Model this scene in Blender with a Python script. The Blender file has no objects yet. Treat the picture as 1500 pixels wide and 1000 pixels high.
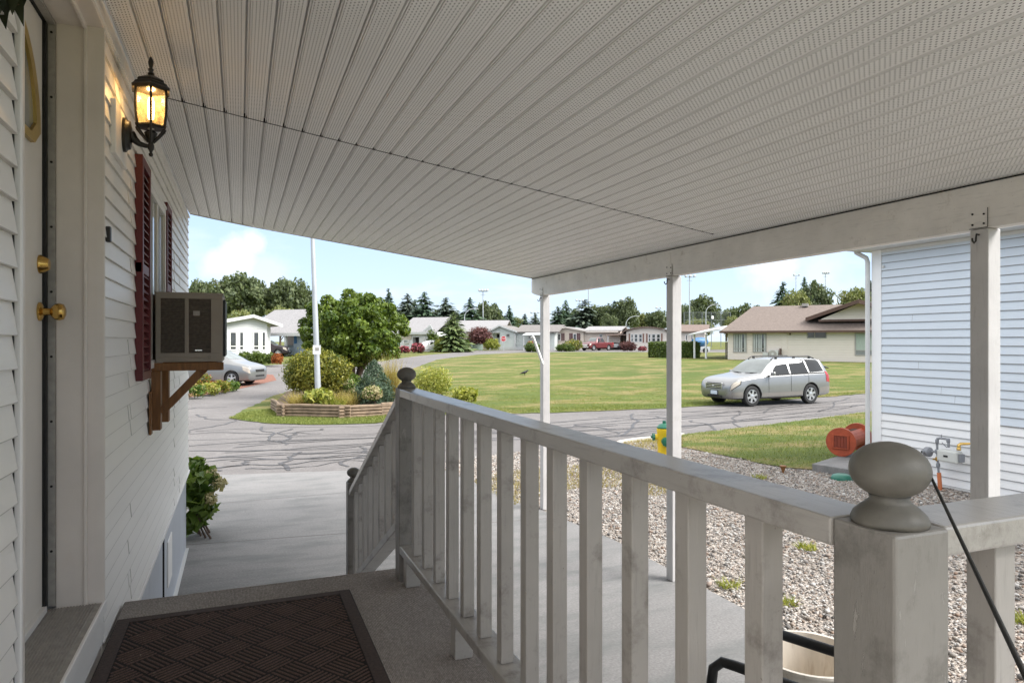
import bpy, bmesh, math, random
import numpy as np
from mathutils import Vector, Matrix
R = math.radians
random.seed(7); rng = np.random.default_rng(11)
scene = bpy.context.scene
COL = scene.collection
PI = math.pi

# ------------------------------------------------------------------ the photo's camera, used to find where things stand
F = 1000.0; TH = math.atan(.399); S, C = math.sin(TH), math.cos(TH)
CZ = 2.08                                   # eye height over the driveway
GP = [(-3000, 2.08), (12, 2.08), (16, 2.19), (20, 2.25), (28, 2.25), (34, 2.10), (42, 1.88), (50, 1.70), (60, 1.50), (75, 1.38), (100, 1.2), (150, 1.1), (4000, 1.1)]
def g_at(Z):
    for (a, ga), (b, gb) in zip(GP, GP[1:]):
        if Z <= b: return ga + (gb - ga) * (Z - a) / (b - a)
    return 1.1
def hz(x, y): return CZ - g_at(x * S + y * C)
def at(u, v, Z):
    r = (u - 750) / F * Z
    return Vector((r * C + Z * S, -r * S + Z * C, CZ + (500 - v) / F * Z))
def gr(u, v):                                # where pixel (u, v) meets the ground
    lo, hi = 2.0, 2500.0
    for _ in range(60):
        m = (lo + hi) / 2
        if g_at(m) * F / m > v - 500: lo = m
        else: hi = m
    p = at(u, v, lo); p.z = hz(p.x, p.y); return p
def gd(u, Z):                                # a point on the ground in the direction of u at depth Z
    p = at(u, 500, Z); p.z = CZ - g_at(Z); return p
def zh(v, Z): return CZ + (500 - v) / F * Z

# ------------------------------------------------------------------ objects
def tag(o, label=None, cat=None, group=None, kind=None):
    if label: o['label'] = label
    if cat: o['category'] = cat
    if group: o['group'] = group
    if kind: o['kind'] = kind
    return o
def thing(name, label, cat, loc=(0, 0, 0), group=None):
    o = bpy.data.objects.new(name, None); COL.objects.link(o)
    o.empty_display_size = .2; o.location = loc
    return tag(o, label, cat, group)
def link(name, me, mats, parent=None):
    o = bpy.data.objects.new(name, me); COL.objects.link(o)
    if mats is not None:
        for m in (mats if isinstance(mats, (list, tuple)) else [mats]): me.materials.append(m)
    if parent is not None:
        o.parent = parent
        if parent.parent is None: o.matrix_parent_inverse = Matrix.Translation(-parent.location)
    return o
def dup(root, loc=None, rz=None, scale=None, label=None, group=None):
    r = root.copy(); COL.objects.link(r)
    if loc is not None: r.location = loc
    if rz is not None: r.rotation_euler = (0, 0, rz)
    if scale is not None: r.scale = scale
    if label: r['label'] = label
    if group: r['group'] = group
    for ch in list(root.children):
        c = ch.copy(); COL.objects.link(c); c.parent = r
        for g in list(ch.children):
            d = g.copy(); COL.objects.link(d); d.parent = c
    return r

class MB:
    """collects shapes and links them as one mesh object"""
    def __init__(s): s.v = []; s.f = []; s.m = []
    def add(s, vs, fs, m=0):
        n = len(s.v); s.v += [tuple(p) for p in vs]
        s.f += [tuple(i + n for i in f) for f in fs]; s.m += [m] * len(fs); return s
    def box(s, x0, x1, y0, y1, z0, z1, m=0):
        v = [(x, y, z) for z in (z0, z1) for y in (y0, y1) for x in (x0, x1)]
        return s.add(v, [(0, 2, 3, 1), (4, 5, 7, 6), (0, 1, 5, 4), (2, 6, 7, 3), (0, 4, 6, 2), (1, 3, 7, 5)], m)
    def hexa(s, b, t, m=0):                  # two quads, counter-clockwise from above
        return s.add(list(b) + list(t), [(3, 2, 1, 0), (4, 5, 6, 7), (0, 1, 5, 4), (1, 2, 6, 5), (2, 3, 7, 6), (3, 0, 4, 7)], m)
    def bar(s, p, q, w, h, up=(0, 0, 1), m=0):
        p, q = Vector(p), Vector(q); d = (q - p).normalized(); up = Vector(up)
        a = d.cross(up).normalized(); b = a.cross(d).normalized()
        o = [(-w / 2, -h / 2), (w / 2, -h / 2), (w / 2, h / 2), (-w / 2, h / 2)]
        v = [e + a * i + b * j for e in (p, q) for i, j in o]
        return s.add(v, [(0, 1, 2, 3), (7, 6, 5, 4), (0, 4, 5, 1), (1, 5, 6, 2), (2, 6, 7, 3), (3, 7, 4, 0)], m)
    def prism(s, poly, d, m=0):              # poly: 3D points, d: extrusion vector
        n = len(poly); d = Vector(d); v = [Vector(p) for p in poly]; v += [p + d for p in v]
        return s.add(v, [tuple(range(n))[::-1], tuple(range(n, 2 * n))] + [(i, (i + 1) % n, n + (i + 1) % n, n + i) for i in range(n)], m)
    def tube(s, pts, r, n=10, m=0, cap=True):
        pts = [Vector(p) for p in pts]; k = len(pts); rs = r if isinstance(r, (list, tuple)) else [r] * k
        b0 = len(s.v); a = None
        for i in range(k):
            t = (pts[min(i + 1, k - 1)] - pts[max(i - 1, 0)]).normalized()
            if a is None:
                a = t.orthogonal().normalized()
            a = (a - t * a.dot(t)).normalized(); b = t.cross(a)
            for j in range(n):
                w = 2 * PI * j / n; s.v.append(tuple(pts[i] + (a * math.cos(w) + b * math.sin(w)) * rs[i]))
        for i in range(k - 1):
            for j in range(n):
                q = b0 + i * n; s.f.append((q + j, q + (j + 1) % n, q + n + (j + 1) % n, q + n + j)); s.m.append(m)
        if cap:
            s.f.append(tuple(b0 + j for j in range(n))[::-1]); s.m.append(m)
            s.f.append(tuple(b0 + (k - 1) * n + j for j in range(n))); s.m.append(m)
        return s
    def lathe(s, prof, c, n=24, axis='z', m=0, ph=0, sq=(1, 1), cap=True):
        c = Vector(c); b0 = len(s.v)
        for r, h in prof:
            for j in range(n):
                w = 2 * PI * j / n + ph; x, y = r * math.cos(w) * sq[0], r * math.sin(w) * sq[1]
                s.v.append(tuple(c + Vector({'z': (x, y, h), 'x': (h, x, y), 'y': (x, h, -y) if 0 else (y, h, x)}[axis])))
        for i in range(len(prof) - 1):
            for j in range(n):
                q = b0 + i * n; s.f.append((q + j, q + (j + 1) % n, q + n + (j + 1) % n, q + n + j)); s.m.append(m)
        if cap:
            s.f.append(tuple(b0 + j for j in range(n))[::-1]); s.m.append(m)
            s.f.append(tuple(b0 + (len(prof) - 1) * n + j for j in range(n))); s.m.append(m)
        return s
    def build(s, name, mats, parent=None, smooth=False, bevel=0, xf=None, auto=40):
        me = bpy.data.meshes.new(name)
        v = [tuple(xf @ Vector(p)) for p in s.v] if xf is not None else s.v
        me.from_pydata(v, [], s.f)
        o = link(name, me, mats, parent)
        for p, i in zip(me.polygons, s.m): p.material_index = i
        if smooth:
            for p in me.polygons: p.use_smooth = True
            if auto:
                bm = bmesh.new(); bm.from_mesh(me)
                for e in bm.edges:
                    if len(e.link_faces) == 2 and e.calc_face_angle(0) > R(auto): e.smooth = False
                bm.to_mesh(me); bm.free()
        if bevel:
            md = o.modifiers.new('b', 'BEVEL'); md.width = bevel; md.segments = 2; md.limit_method = 'ANGLE'; md.angle_limit = R(40)
        return o

# ------------------------------------------------------------------ materials
def newmat(name):
    m = bpy.data.materials.new(name); m.use_nodes = True
    t = m.node_tree; b = t.nodes['Principled BSDF']; return m, t, b
def N(t, ty, **k):
    n = t.nodes.new(ty)
    for a, v in k.items():
        if a.startswith('i_'): n.inputs[a[2:].replace('_', ' ')].default_value = v
        else: setattr(n, a, v)
    return n
def coords(t, stretch=None, pos=False):
    if pos: src = N(t, 'ShaderNodeNewGeometry').outputs['Position']
    else: src = N(t, 'ShaderNodeTexCoord').outputs['Object']
    if stretch:
        mp = N(t, 'ShaderNodeMapping'); mp.inputs['Scale'].default_value = stretch
        t.links.new(src, mp.inputs['Vector']); src = mp.outputs['Vector']
    return src
def noise(t, vec, scale, detail=4, rough=.55):
    n = N(t, 'ShaderNodeTexNoise'); n.inputs['Scale'].default_value = scale; n.inputs['Detail'].default_value = detail; n.inputs['Roughness'].default_value = rough
    t.links.new(vec, n.inputs['Vector']); return n.outputs['Fac']
def ramp(t, fac, stops, interp='LINEAR'):
    r = N(t, 'ShaderNodeValToRGB'); r.color_ramp.interpolation = interp; e = r.color_ramp.elements
    while len(e) < len(stops): e.new(.5)
    for el, (p, c) in zip(e, stops):
        el.position = p; el.color = (c, c, c, 1) if not isinstance(c, (tuple, list)) else (*c[:3], 1)
    t.links.new(fac, r.inputs['Fac']); return r.outputs['Color']
def mix(t, fac, a, b, mode='MIX'):
    n = N(t, 'ShaderNodeMix', data_type='RGBA', blend_type=mode)
    for val, sock in ((fac, n.inputs[0]), (a, n.inputs[6]), (b, n.inputs[7])):
        if isinstance(val, (int, float)): sock.default_value = val
        elif isinstance(val, (tuple, list)): sock.default_value = (*val[:3], 1)
        else: t.links.new(val, sock)
    return n.outputs[2]
def mth(t, op, a, b=None, c=None):
    n = N(t, 'ShaderNodeMath', operation=op)
    for i, v in enumerate((a, b, c)):
        if v is None: continue
        if isinstance(v, (int, float)): n.inputs[i].default_value = v
        else: t.links.new(v, n.inputs[i])
    return n.outputs[0]
def bump(t, b, h, strength=.3, dist=.01):
    n = N(t, 'ShaderNodeBump'); n.inputs['Strength'].default_value = strength; n.inputs['Distance'].default_value = dist
    t.links.new(h, n.inputs['Height']); t.links.new(n.outputs['Normal'], b.inputs['Normal'])
def pm(name, col, rough=.6, var=.12, scale=3, metal=0, bmp=0, bscale=60, stretch=None, pos=False, spec=.5, dirt=None, dscale=2, bdist=.004, dthr=(.55, .75)):
    m, t, b = newmat(name)
    vec = coords(t, stretch, pos)
    nz = noise(t, vec, scale, 5)
    lo = tuple(c * (1 - var) for c in col); hi = tuple(min(1, c * (1 + var)) for c in col)
    cc = ramp(t, nz, [(.3, lo), (.7, hi)])
    if dirt:
        dn = noise(t, vec, dscale, 8, .7)
        cc = mix(t, ramp(t, dn, [(dthr[0], 0), (dthr[1], 1)]), cc, dirt)
    t.links.new(cc, b.inputs['Base Color'])
    b.inputs['Roughness'].default_value = rough; b.inputs['Metallic'].default_value = metal
    b.inputs['Specular IOR Level'].default_value = spec
    if bmp: bump(t, b, noise(t, vec, bscale, 6, .6), bmp, bdist)
    return m
def leafmat(name, c1, c2, rough=.55, tr=.3):
    m, t, b = newmat(name)
    a = N(t, 'ShaderNodeAttribute', attribute_name='tint').outputs['Fac']
    cc = ramp(t, a, [(0, c1), (1, c2)])
    t.links.new(cc, b.inputs['Base Color']); b.inputs['Roughness'].default_value = rough; b.inputs['Specular IOR Level'].default_value = .35
    tl = N(t, 'ShaderNodeBsdfTranslucent'); t.links.new(mix(t, 1, cc, (1.0, 1.05, .6), 'MULTIPLY'), tl.inputs['Color'])
    mx = N(t, 'ShaderNodeMixShader'); mx.inputs[0].default_value = tr
    out = t.nodes['Material Output']
    t.links.new(b.outputs[0], mx.inputs[1]); t.links.new(tl.outputs[0], mx.inputs[2]); t.links.new(mx.outputs[0], out.inputs['Surface'])
    return m
def glassmat(name, col, rough=.05, metal=0, spec=1.0):
    m, t, b = newmat(name); vec = coords(t)
    t.links.new(ramp(t, noise(t, vec, 1.5), [(.35, tuple(c * .6 for c in col)), (.7, col)]), b.inputs['Base Color'])
    b.inputs['Roughness'].default_value = rough; b.inputs['Specular IOR Level'].default_value = spec
    return m

def woodpaint(name, col, grain=(6, 6, .5), rough=.45, wear=.62, wood=(.20, .17, .14), grime_shade=(.13, .115, .10), coat=0):
    m, t, b = newmat(name); vec = coords(t); gv = coords(t, grain)
    lo = tuple(c * .90 for c in col); hi = tuple(min(.95, c * 1.08) for c in col)
    c = ramp(t, noise(t, vec, 4, 6, .6), [(.3, lo), (.7, hi)])
    gr_ = noise(t, gv, 16, 6, .65)
    c = mix(t, ramp(t, gr_, [(.56, 0), (.72, .42)]), c, tuple(x * .55 for x in col))
    c = mix(t, ramp(t, noise(t, vec, 7, 9, .72), [(wear - .06, 0), (wear + .10, .75)]), c, grime_shade)
    chips = ramp(t, noise(t, gv, 9, 9, .75), [(wear + .06, 0), (wear + .075, .85)])
    c = mix(t, chips, c, wood)
    c = mix(t, ramp(t, noise(t, vec, 75, 3, .6), [(.70, 0), (.76, .7)]), c, grime_shade)
    t.links.new(c, b.inputs['Base Color']); b.inputs['Roughness'].default_value = rough
    b.inputs['Coat Weight'].default_value = coat; b.inputs['Coat Roughness'].default_value = .18
    h = mth(t, 'SUBTRACT', mth(t, 'MULTIPLY', gr_, .6), mth(t, 'MULTIPLY', chips, .5))
    bump(t, b, h, .55, .004); return m
M = {}
M['trim'] = pm('white_trim_paint', (.82, .80, .775), .45, .04, 4, bmp=.08, bscale=40)
M['door'] = pm('door_paint', (.82, .78, .725), .4, .03, 3, dirt=(.52, .44, .34), dscale=5, dthr=(.66, .9))
M['jamb'] = pm('jamb_paint', (.76, .70, .645), .5, .05, 6, bmp=.1, bscale=150, dirt=(.45, .37, .28), dscale=4, dthr=(.68, .95))
M['strip'] = pm('grey_weatherstrip', (.36, .34, .31), .6, .15, 40)
M['black'] = pm('black_rubber', (.012, .012, .012), .5, .2, 10)
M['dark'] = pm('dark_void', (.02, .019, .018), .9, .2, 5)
M['brass'] = pm('polished_brass', (.62, .40, .12), .22, .12, 12, metal=1)
M['gold'] = pm('gold_caming', (.60, .43, .14), .35, .1, 12, metal=.8)
M['siding'] = pm('cream_vinyl_siding', (.87, .845, .81), .42, .03, 1.3, bmp=.12, bscale=30, stretch=(8, 1, 8), dirt=(.60, .55, .48), dscale=1.2, dthr=(.62, .95))
M['skirt'] = pm('grey_blue_skirting', (.56, .585, .63), .4, .05, 3)
M['beam'] = woodpaint('painted_beam', (.78, .745, .70), (6, .5, 6), .5, .66, (.30, .24, .18), (.40, .34, .28))
M['post'] = woodpaint('painted_post', (.58, .56, .545), (6, 6, .5), .5, .68, (.30, .25, .2), (.42, .37, .32))
M['rail'] = woodpaint('weathered_rail_paint', (.38, .36, .338), (5, .5, 5), .33, .575, coat=.5)
M['baluster'] = woodpaint('weathered_baluster_paint', (.40, .376, .35), (6, 6, .5), .45, .61)
M['newel'] = woodpaint('weathered_newel_paint', (.235, .222, .204), (3, 3, .6), .45, .56, (.34, .32, .295), (.085, .078, .068))
M['finial'] = pm('dark_finial_paint', (.125, .117, .10), .5, .18, 25, bmp=.12, bscale=90, dirt=(.055, .05, .041), dscale=30, dthr=(.6, .9))
M['shutter'] = pm('oxblood_shutter', (.115, .010, .012), .5, .15, 5, bmp=.1, bscale=60)
M['acmetal'] = pm('taupe_steel', (.30, .262, .215), .5, .08, 5, dirt=(.26, .17, .09), dscale=6, dthr=(.66, .9))
M['acfin'] = pm('brown_louvre', (.15, .122, .096), .6, .3, 60)
M['bracket'] = pm('stained_brown_wood', (.21, .092, .026), .6, .3, 9, bmp=.3, bscale=30, stretch=(6, 6, .8))
M['redwood'] = pm('red_stained_wood', (.36, .065, .024), .6, .2, 8, bmp=.3, bscale=30)
M['iron'] = pm('black_cast_metal', (.016, .014, .012), .38, .3, 40, bmp=.2, bscale=120)
M['concrete'] = None
M['galv'] = pm('galvanised_pole', (.46, .48, .50), .45, .08, 2, metal=.3)
M['whitepaint'] = pm('white_paint', (.80, .80, .78), .5, .03, 3)
M['chrome'] = pm('bright_metal', (.7, .7, .7), .2, .05, 10, metal=1)
M['tyre'] = pm('tyre_rubber', (.018, .018, .018), .8, .2, 20)
M['rim'] = pm('alloy_rim', (.55, .56, .57), .3, .05, 10, metal=.7)
M['glass'] = glassmat('dark_window_glass', (.05, .055, .055), .04)
M['glasslite'] = glassmat('curtained_window_glass', (.30, .32, .31), .08)
M['autoglass'] = glassmat('car_glass', (.016, .018, .02), .02, 0, .55)
M['screenglass'] = glassmat('windscreen_glass', (.17, .195, .185), .04)  # pale base colour stands in for reflected sky
M['mulch'] = pm('red_mulch', (.20, .085, .055), .95, .3, 12, bmp=.6, bscale=30, bdist=.03, pos=True)
M['soil'] = pm('brown_soil', (.13, .09, .06), .95, .3, 8, bmp=.6, bscale=25, bdist=.03, pos=True)
M['bark'] = pm('tree_bark', (.13, .09, .065), .9, .3, 6, bmp=.6, bscale=20, stretch=(3, 3, .6), bdist=.02)
M['splitrail'] = pm('grey_split_rail', (.21, .15, .10), .85, .3, 6, bmp=.5, bscale=20, bdist=.01)
M['curbstone'] = pm('pale_kerb_stone', (.48, .45, .40), .9, .15, 6, bmp=.4, bscale=30)

def soffit_mat():
    m, t, b = newmat('perforated_soffit')
    vec = coords(t)
    sx = N(t, 'ShaderNodeSeparateXYZ'); t.links.new(vec, sx.inputs[0])
    # panel coordinate: holes sit in six staggered columns between the grooves, pitch .1 m
    xs = mth(t, 'DIVIDE', mth(t, 'ADD', sx.outputs[0], .48), .1)
    fx = mth(t, 'FRACT', xs)
    band = mth(t, 'MULTIPLY', mth(t, 'GREATER_THAN', fx, .175), mth(t, 'LESS_THAN', fx, .925))
    cx = mth(t, 'MULTIPLY', mth(t, 'SUBTRACT', fx, .175), 8.0)           # six columns
    ci = mth(t, 'FLOOR', cx); cf = mth(t, 'SUBTRACT', mth(t, 'FRACT', cx), .5)
    ry = mth(t, 'ADD', mth(t, 'DIVIDE', sx.outputs[1], .021), mth(t, 'MULTIPLY', ci, .5))
    rf = mth(t, 'SUBTRACT', mth(t, 'FRACT', ry), .5)
    dx = mth(t, 'MULTIPLY', cf, .0125); dy = mth(t, 'MULTIPLY', rf, .011)
    d = mth(t, 'SQRT', mth(t, 'ADD', mth(t, 'MULTIPLY', dx, dx), mth(t, 'MULTIPLY', dy, dy)))
    hole = mth(t, 'MULTIPLY', mth(t, 'LESS_THAN', d, .0023), band)
    base = ramp(t, noise(t, vec, 1.6, 6), [(.3, (.86, .85, .835)), (.7, (.90, .895, .885))])
    spot = ramp(t, noise(t, vec, 9, 6, .7), [(.68, 0), (.85, .5)])
    base = mix(t, spot, base, (.50, .43, .36))
    wn = N(t, 'ShaderNodeTexWhiteNoise', noise_dimensions='2D'); cmb = N(t, 'ShaderNodeCombineXYZ'); t.links.new(mth(t, 'FLOOR', xs), cmb.inputs[0]); t.links.new(mth(t, 'GREATER_THAN', sx.outputs[1], mth(t, 'ADD', mth(t, 'MULTIPLY', sx.outputs[0], .09), 3.945)), cmb.inputs[1]); t.links.new(cmb.outputs[0], wn.inputs['Vector'])
    pv = mth(t, 'ADD', mth(t, 'MULTIPLY', wn.outputs['Value'], .06), .955); cv = N(t, 'ShaderNodeCombineXYZ'); [t.links.new(pv, cv.inputs[i]) for i in range(3)]
    base = mix(t, 1, base, cv.outputs[0], 'MULTIPLY')
    t.links.new(mix(t, hole, base, (.035, .033, .03)), b.inputs['Base Color'])
    b.inputs['Roughness'].default_value = .45
    return m
M['soffit'] = soffit_mat()

def concrete_mat():
    m, t, b = newmat('driveway_concrete'); vec = coords(t, pos=True)
    n1 = noise(t, vec, .9, 6); n2 = noise(t, vec, 55, 3); n3 = noise(t, coords(t, (1.0, 3.2, 1), True), 1.1, 9, .68); n4 = noise(t, vec, 7, 8, .75)
    c = ramp(t, n1, [(.3, (.155, .149, .145)), (.7, (.24, .231, .225))])
    c = mix(t, .5, c, ramp(t, n2, [(.3, (.13, .126, .122)), (.7, (.28, .271, .265))]), 'MIX')
    c = mix(t, ramp(t, n3, [(.46, 0), (.66, .75)]), c, (.115, .12, .116))
    c = mix(t, ramp(t, n4, [(.60, 0), (.72, .6)]), c, (.12, .113, .107))
    t.links.new(c, b.inputs['Base Color']); b.inputs['Roughness'].default_value = .85
    bump(t, b, n2, .25, .004); return m
M['concrete'] = concrete_mat()
def asphalt_mat():
    m, t, b = newmat('worn_asphalt'); vec = coords(t, pos=True)
    n1 = noise(t, vec, .28, 7, .6); n2 = noise(t, vec, 40, 4, .75); n3 = noise(t, coords(t, (.5, 1.6, 1), True), 1.3, 8, .68); n4 = noise(t, vec, 5, 7, .7)
    c = ramp(t, n1, [(.3, (.10, .091, .088)), (.5, (.145, .133, .128)), (.7, (.195, .181, .174))])
    c = mix(t, .5, c, ramp(t, n2, [(.25, (.045, .041, .039)), (.5, (.14, .128, .122)), (.75, (.32, .30, .287))]))
    c = mix(t, ramp(t, n3, [(.48, 0), (.7, .6)]), c, (.105, .097, .094))
    c = mix(t, ramp(t, n4, [(.56, 0), (.72, .5)]), c, (.28, .26, .24))
    t.links.new(c, b.inputs['Base Color']); b.inputs['Roughness'].default_value = .9
    bump(t, b, n2, .5, .008); return m
M['asphalt'] = asphalt_mat()
M['tar'] = pm('crack_sealant', (.058, .054, .055), .55, .25, 14, pos=True)
def lawn_mat():
    m, t, b = newmat('mown_lawn'); vec = coords(t, pos=True)
    n1 = noise(t, vec, .10, 5); n2 = noise(t, coords(t, (.8, 1.5, 1), True), .38, 9, .66); n3 = noise(t, vec, 26, 5, .7); n4 = noise(t, vec, 3.5, 6, .7)
    w = N(t, 'ShaderNodeTexWave', wave_type='BANDS', bands_direction='X'); w.inputs['Scale'].default_value = .16; w.inputs['Distortion'].default_value = 3; w.inputs['Detail'].default_value = 3
    mp = N(t, 'ShaderNodeMapping'); mp.inputs['Rotation'].default_value = (0, 0, R(-62)); t.links.new(vec, mp.inputs['Vector']); t.links.new(mp.outputs[0], w.inputs['Vector'])
    c = ramp(t, n1, [(.3, (.072, .104, .019)), (.7, (.120, .142, .028))])
    c = mix(t, mth(t, 'MULTIPLY', w.outputs['Fac'], .45), c, (.068, .094, .019))
    c = mix(t, ramp(t, n2, [(.48, 0), (.60, .95)]), c, (.215, .175, .072))
    c = mix(t, ramp(t, n4, [(.48, 0), (.72, .75)]), c, (.050, .078, .013))
    c = mix(t, .9, c, ramp(t, n3, [(.25, (.45, .45, .45)), (.5, (1.0, 1.0, 1.0)), (.78, (1.9, 1.75, 1.8))]), 'MULTIPLY')
    t.links.new(c, b.inputs['Base Color']); b.inputs['Roughness'].default_value = .9; b.inputs['Specular IOR Level'].default_value = .2
    bump(t, b, n3, .7, .04); return m
M['lawn'] = lawn_mat()
def gravel_mat():
    m, t, b = newmat('gravel_bed'); vec = coords(t, pos=True)
    vo = N(t, 'ShaderNodeTexVoronoi'); vo.inputs['Scale'].default_value = 42; t.links.new(vec, vo.inputs['Vector'])
    c = ramp(t, N(t, 'ShaderNodeSeparateColor').outputs[0], [(0, (.16, .13, .11)), (.4, (.34, .30, .26)), (.7, (.45, .38, .32)), (1, (.60, .57, .53))])
    sp = c.node.inputs['Fac'].links[0].from_node; t.links.new(vo.outputs['Color'], sp.inputs[0])
    t.links.new(c, b.inputs['Base Color']); b.inputs['Roughness'].default_value = .9
    bump(t, b, mth(t, 'MULTIPLY', vo.outputs['Distance'], -1), 1, .03); return m
M['gravel'] = gravel_mat()
def stone_mat():
    m, t, b = newmat('gravel_stone')
    a = N(t, 'ShaderNodeAttribute', attribute_name='tint').outputs['Fac']
    c = ramp(t, a, [(0, (.10, .095, .09)), (.2, (.20, .18, .165)), (.45, (.31, .275, .235)), (.62, (.26, .175, .125)), (.75, (.36, .335, .31)), (1, (.52, .505, .48))])
    t.links.new(c, b.inputs['Base Color']); b.inputs['Roughness'].default_value = .75; return m
M['stone'] = stone_mat()
def carpet_mat():
    m, t, b = newmat('ribbed_deck_carpet'); vec = coords(t)
    n1 = noise(t, vec, 3, 4); n2 = noise(t, coords(t, (150, 60, 60)), 1, 3, .7)
    w = N(t, 'ShaderNodeTexWave', wave_type='BANDS', bands_direction='X'); w.inputs['Scale'].default_value = 55; w.inputs['Distortion'].default_value = 2.5; w.inputs['Detail'].default_value = 3; w.inputs['Detail Scale'].default_value = 3
    t.links.new(vec, w.inputs['Vector'])
    c = ramp(t, n2, [(.25, (.17, .15, .138)), (.5, (.37, .335, .31)), (.75, (.60, .55, .51))])
    c = mix(t, ramp(t, w.outputs['Fac'], [(.2, .45), (.7, 0)]), c, (.05, .045, .04))
    c = mix(t, .3, c, ramp(t, n1, [(.3, (.26, .235, .215)), (.7, (.42, .38, .35))]))
    t.links.new(c, b.inputs['Base Color']); b.inputs['Roughness'].default_value = .95; b.inputs['Specular IOR Level'].default_value = .15
    bump(t, b, w.outputs['Fac'], .5, .004); return m
M['carpet'] = carpet_mat()
def mat_mat():
    m, t, b = newmat('brown_rubber_mat'); vec = coords(t)
    n = noise(t, vec, 260, 3, .7)
    c = ramp(t, n, [(.3, (.045, .03, .025)), (.6, (.145, .092, .075)), (.85, (.33, .24, .20))])
    speck = ramp(t, noise(t, vec, 95, 2, .5), [(.735, 0), (.76, 1)])
    c = mix(t, speck, c, (.34, .28, .20))
    t.links.new(c, b.inputs['Base Color']); b.inputs['Roughness'].default_value = .85; b.inputs['Specular IOR Level'].default_value = .25
    bump(t, b, n, .5, .003); return m
M['doormat'] = mat_mat()
M['matborder'] = pm('mat_border_rubber', (.060, .040, .033), .85, .35, 90, bmp=.4, bscale=200)
M['matbase'] = pm('dark_mat_base', (.010, .007, .006), .9, .3, 60)
def shingle(name, col):
    m, t, b = newmat(name); vec = coords(t, (1, 1, 1.0))
    br = N(t, 'ShaderNodeTexNoise'); br.inputs['Scale'].default_value = 5; br.inputs['Detail'].default_value = 4; br.inputs['Roughness'].default_value = .8
    mp = N(t, 'ShaderNodeMapping'); mp.inputs['Scale'].default_value = (1, 1, 5); t.links.new(vec, mp.inputs['Vector']); t.links.new(mp.outputs[0], br.inputs['Vector'])
    t.links.new(ramp(t, br.outputs['Fac'], [(.25, tuple(c * .62 for c in col)), (.5, col), (.75, tuple(c * 1.45 for c in col))]), b.inputs['Base Color'])
    b.inputs['Roughness'].default_value = .9; bump(t, b, br.outputs['Fac'], .5, .02); return m
M['shingle_brown'] = shingle('brown_shingle', (.155, .122, .103))
M['shingle_grey'] = shingle('grey_shingle', (.26, .25, .25))
M['shingle_dark'] = shingle('dark_grey_shingle', (.17, .155, .145))
M['shingle_red'] = shingle('red_brown_shingle', (.165, .12, .10))
def lapmat(name, col, pitch=.2, depth=.35):
    m, t, b = newmat(name); vec = coords(t)
    sx = N(t, 'ShaderNodeSeparateXYZ'); t.links.new(vec, sx.inputs[0])
    f = mth(t, 'FRACT', mth(t, 'DIVIDE', sx.outputs[2], pitch))
    c = ramp(t, noise(t, vec, 1.2, 5), [(.3, tuple(x * .95 for x in col)), (.7, col)])
    t.links.new(c, b.inputs['Base Color']); b.inputs['Roughness'].default_value = .5
    bump(t, b, mth(t, 'SUBTRACT', 1.0, f), 1, depth * .06); return m
for n_, c_ in (('white', (.66, .655, .65)), ('peach', (.64, .55, .465)), ('peach_pale', (.68, .615, .555)), ('cream', (.74, .66, .57)), ('mint', (.58, .615, .585)), ('beige', (.52, .455, .37)), ('bluegrey', (.30, .36, .42)), ('pinkgrey', (.42, .34, .31))):
    M['lap_' + n_] = lapmat(n_ + '_lap_siding', c_)
M['lapshade'] = pm('faint_lap_shade', (.62, .60, .57), .8, .15, 6)  # paints a faint shadow line under each lap; also colours the board joints
M['grime_shade'] = pm('lap_joint_shade', (.23, .225, .225), .8, .2, 6)  # paints lap shadow lines and groove shade as dark colour; also board joints
M['blue_siding'] = pm('pale_blue_vinyl', (.61, .665, .725), .45, .03, 2)
M['white_siding'] = pm('white_vinyl', (.82, .82, .82), .45, .03, 2)
M['fascia_brown'] = pm('brown_fascia', (.10, .055, .04), .6, .15, 4)
M['fascia_white'] = pm('white_fascia', (.60, .60, .59), .5, .03, 4)
def carpaint(name, col, metal=.5):
    m, t, b = newmat(name); vec = coords(t)
    t.links.new(ramp(t, noise(t, vec, 2.5, 3), [(.3, tuple(c * .95 for c in col)), (.7, col)]), b.inputs['Base Color'])
    b.inputs['Metallic'].default_value = metal; b.inputs['Roughness'].default_value = .32
    b.inputs['Coat Weight'].default_value = .35; b.inputs['Coat Roughness'].default_value = .05; return m
M['silver'] = carpaint('silver_car_paint', (.30, .30, .297), .7)
M['silver_low'] = carpaint('grey_beige_cladding', (.25, .235, .215), .25)
M['whitecar'] = carpaint('white_car_paint', (.74, .74, .74), 0)
M['maroon'] = carpaint('maroon_car_paint', (.13, .018, .02), .2)
M['darkcar'] = carpaint('dark_car_paint', (.035, .025, .03), .2)
M['bluebody'] = pm('blue_bodywork', (.04, .14, .30), .5, .2, 4, bmp=.5, bscale=6, bdist=.03)
M['lamp_clear'] = glassmat('lamp_lens', (.62, .55, .46), .08)
M['lamp_red'] = glassmat('red_lens', (.45, .02, .02), .15)
M['plate'] = pm('licence_plate', (.55, .62, .72), .4, .1, 30)
LF = {}
LF['rhodo_tree'] = leafmat('glossy_tree_leaf', (0.047, 0.089, 0.012), (0.198, 0.261, 0.037), .4)
LF['rhodo'] = leafmat('yellow_green_shrub_leaf', (0.064, 0.098, 0.018), (0.348, 0.314, 0.052), .45)
LF['conifer'] = leafmat('conifer_needle', (0.030, 0.065, 0.043), (0.101, 0.155, 0.081), .7, .15)
LF['conifer_grey'] = leafmat('grey_conifer_needle', (0.047, 0.074, 0.061), (0.149, 0.182, 0.121), .7, .15)
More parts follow.
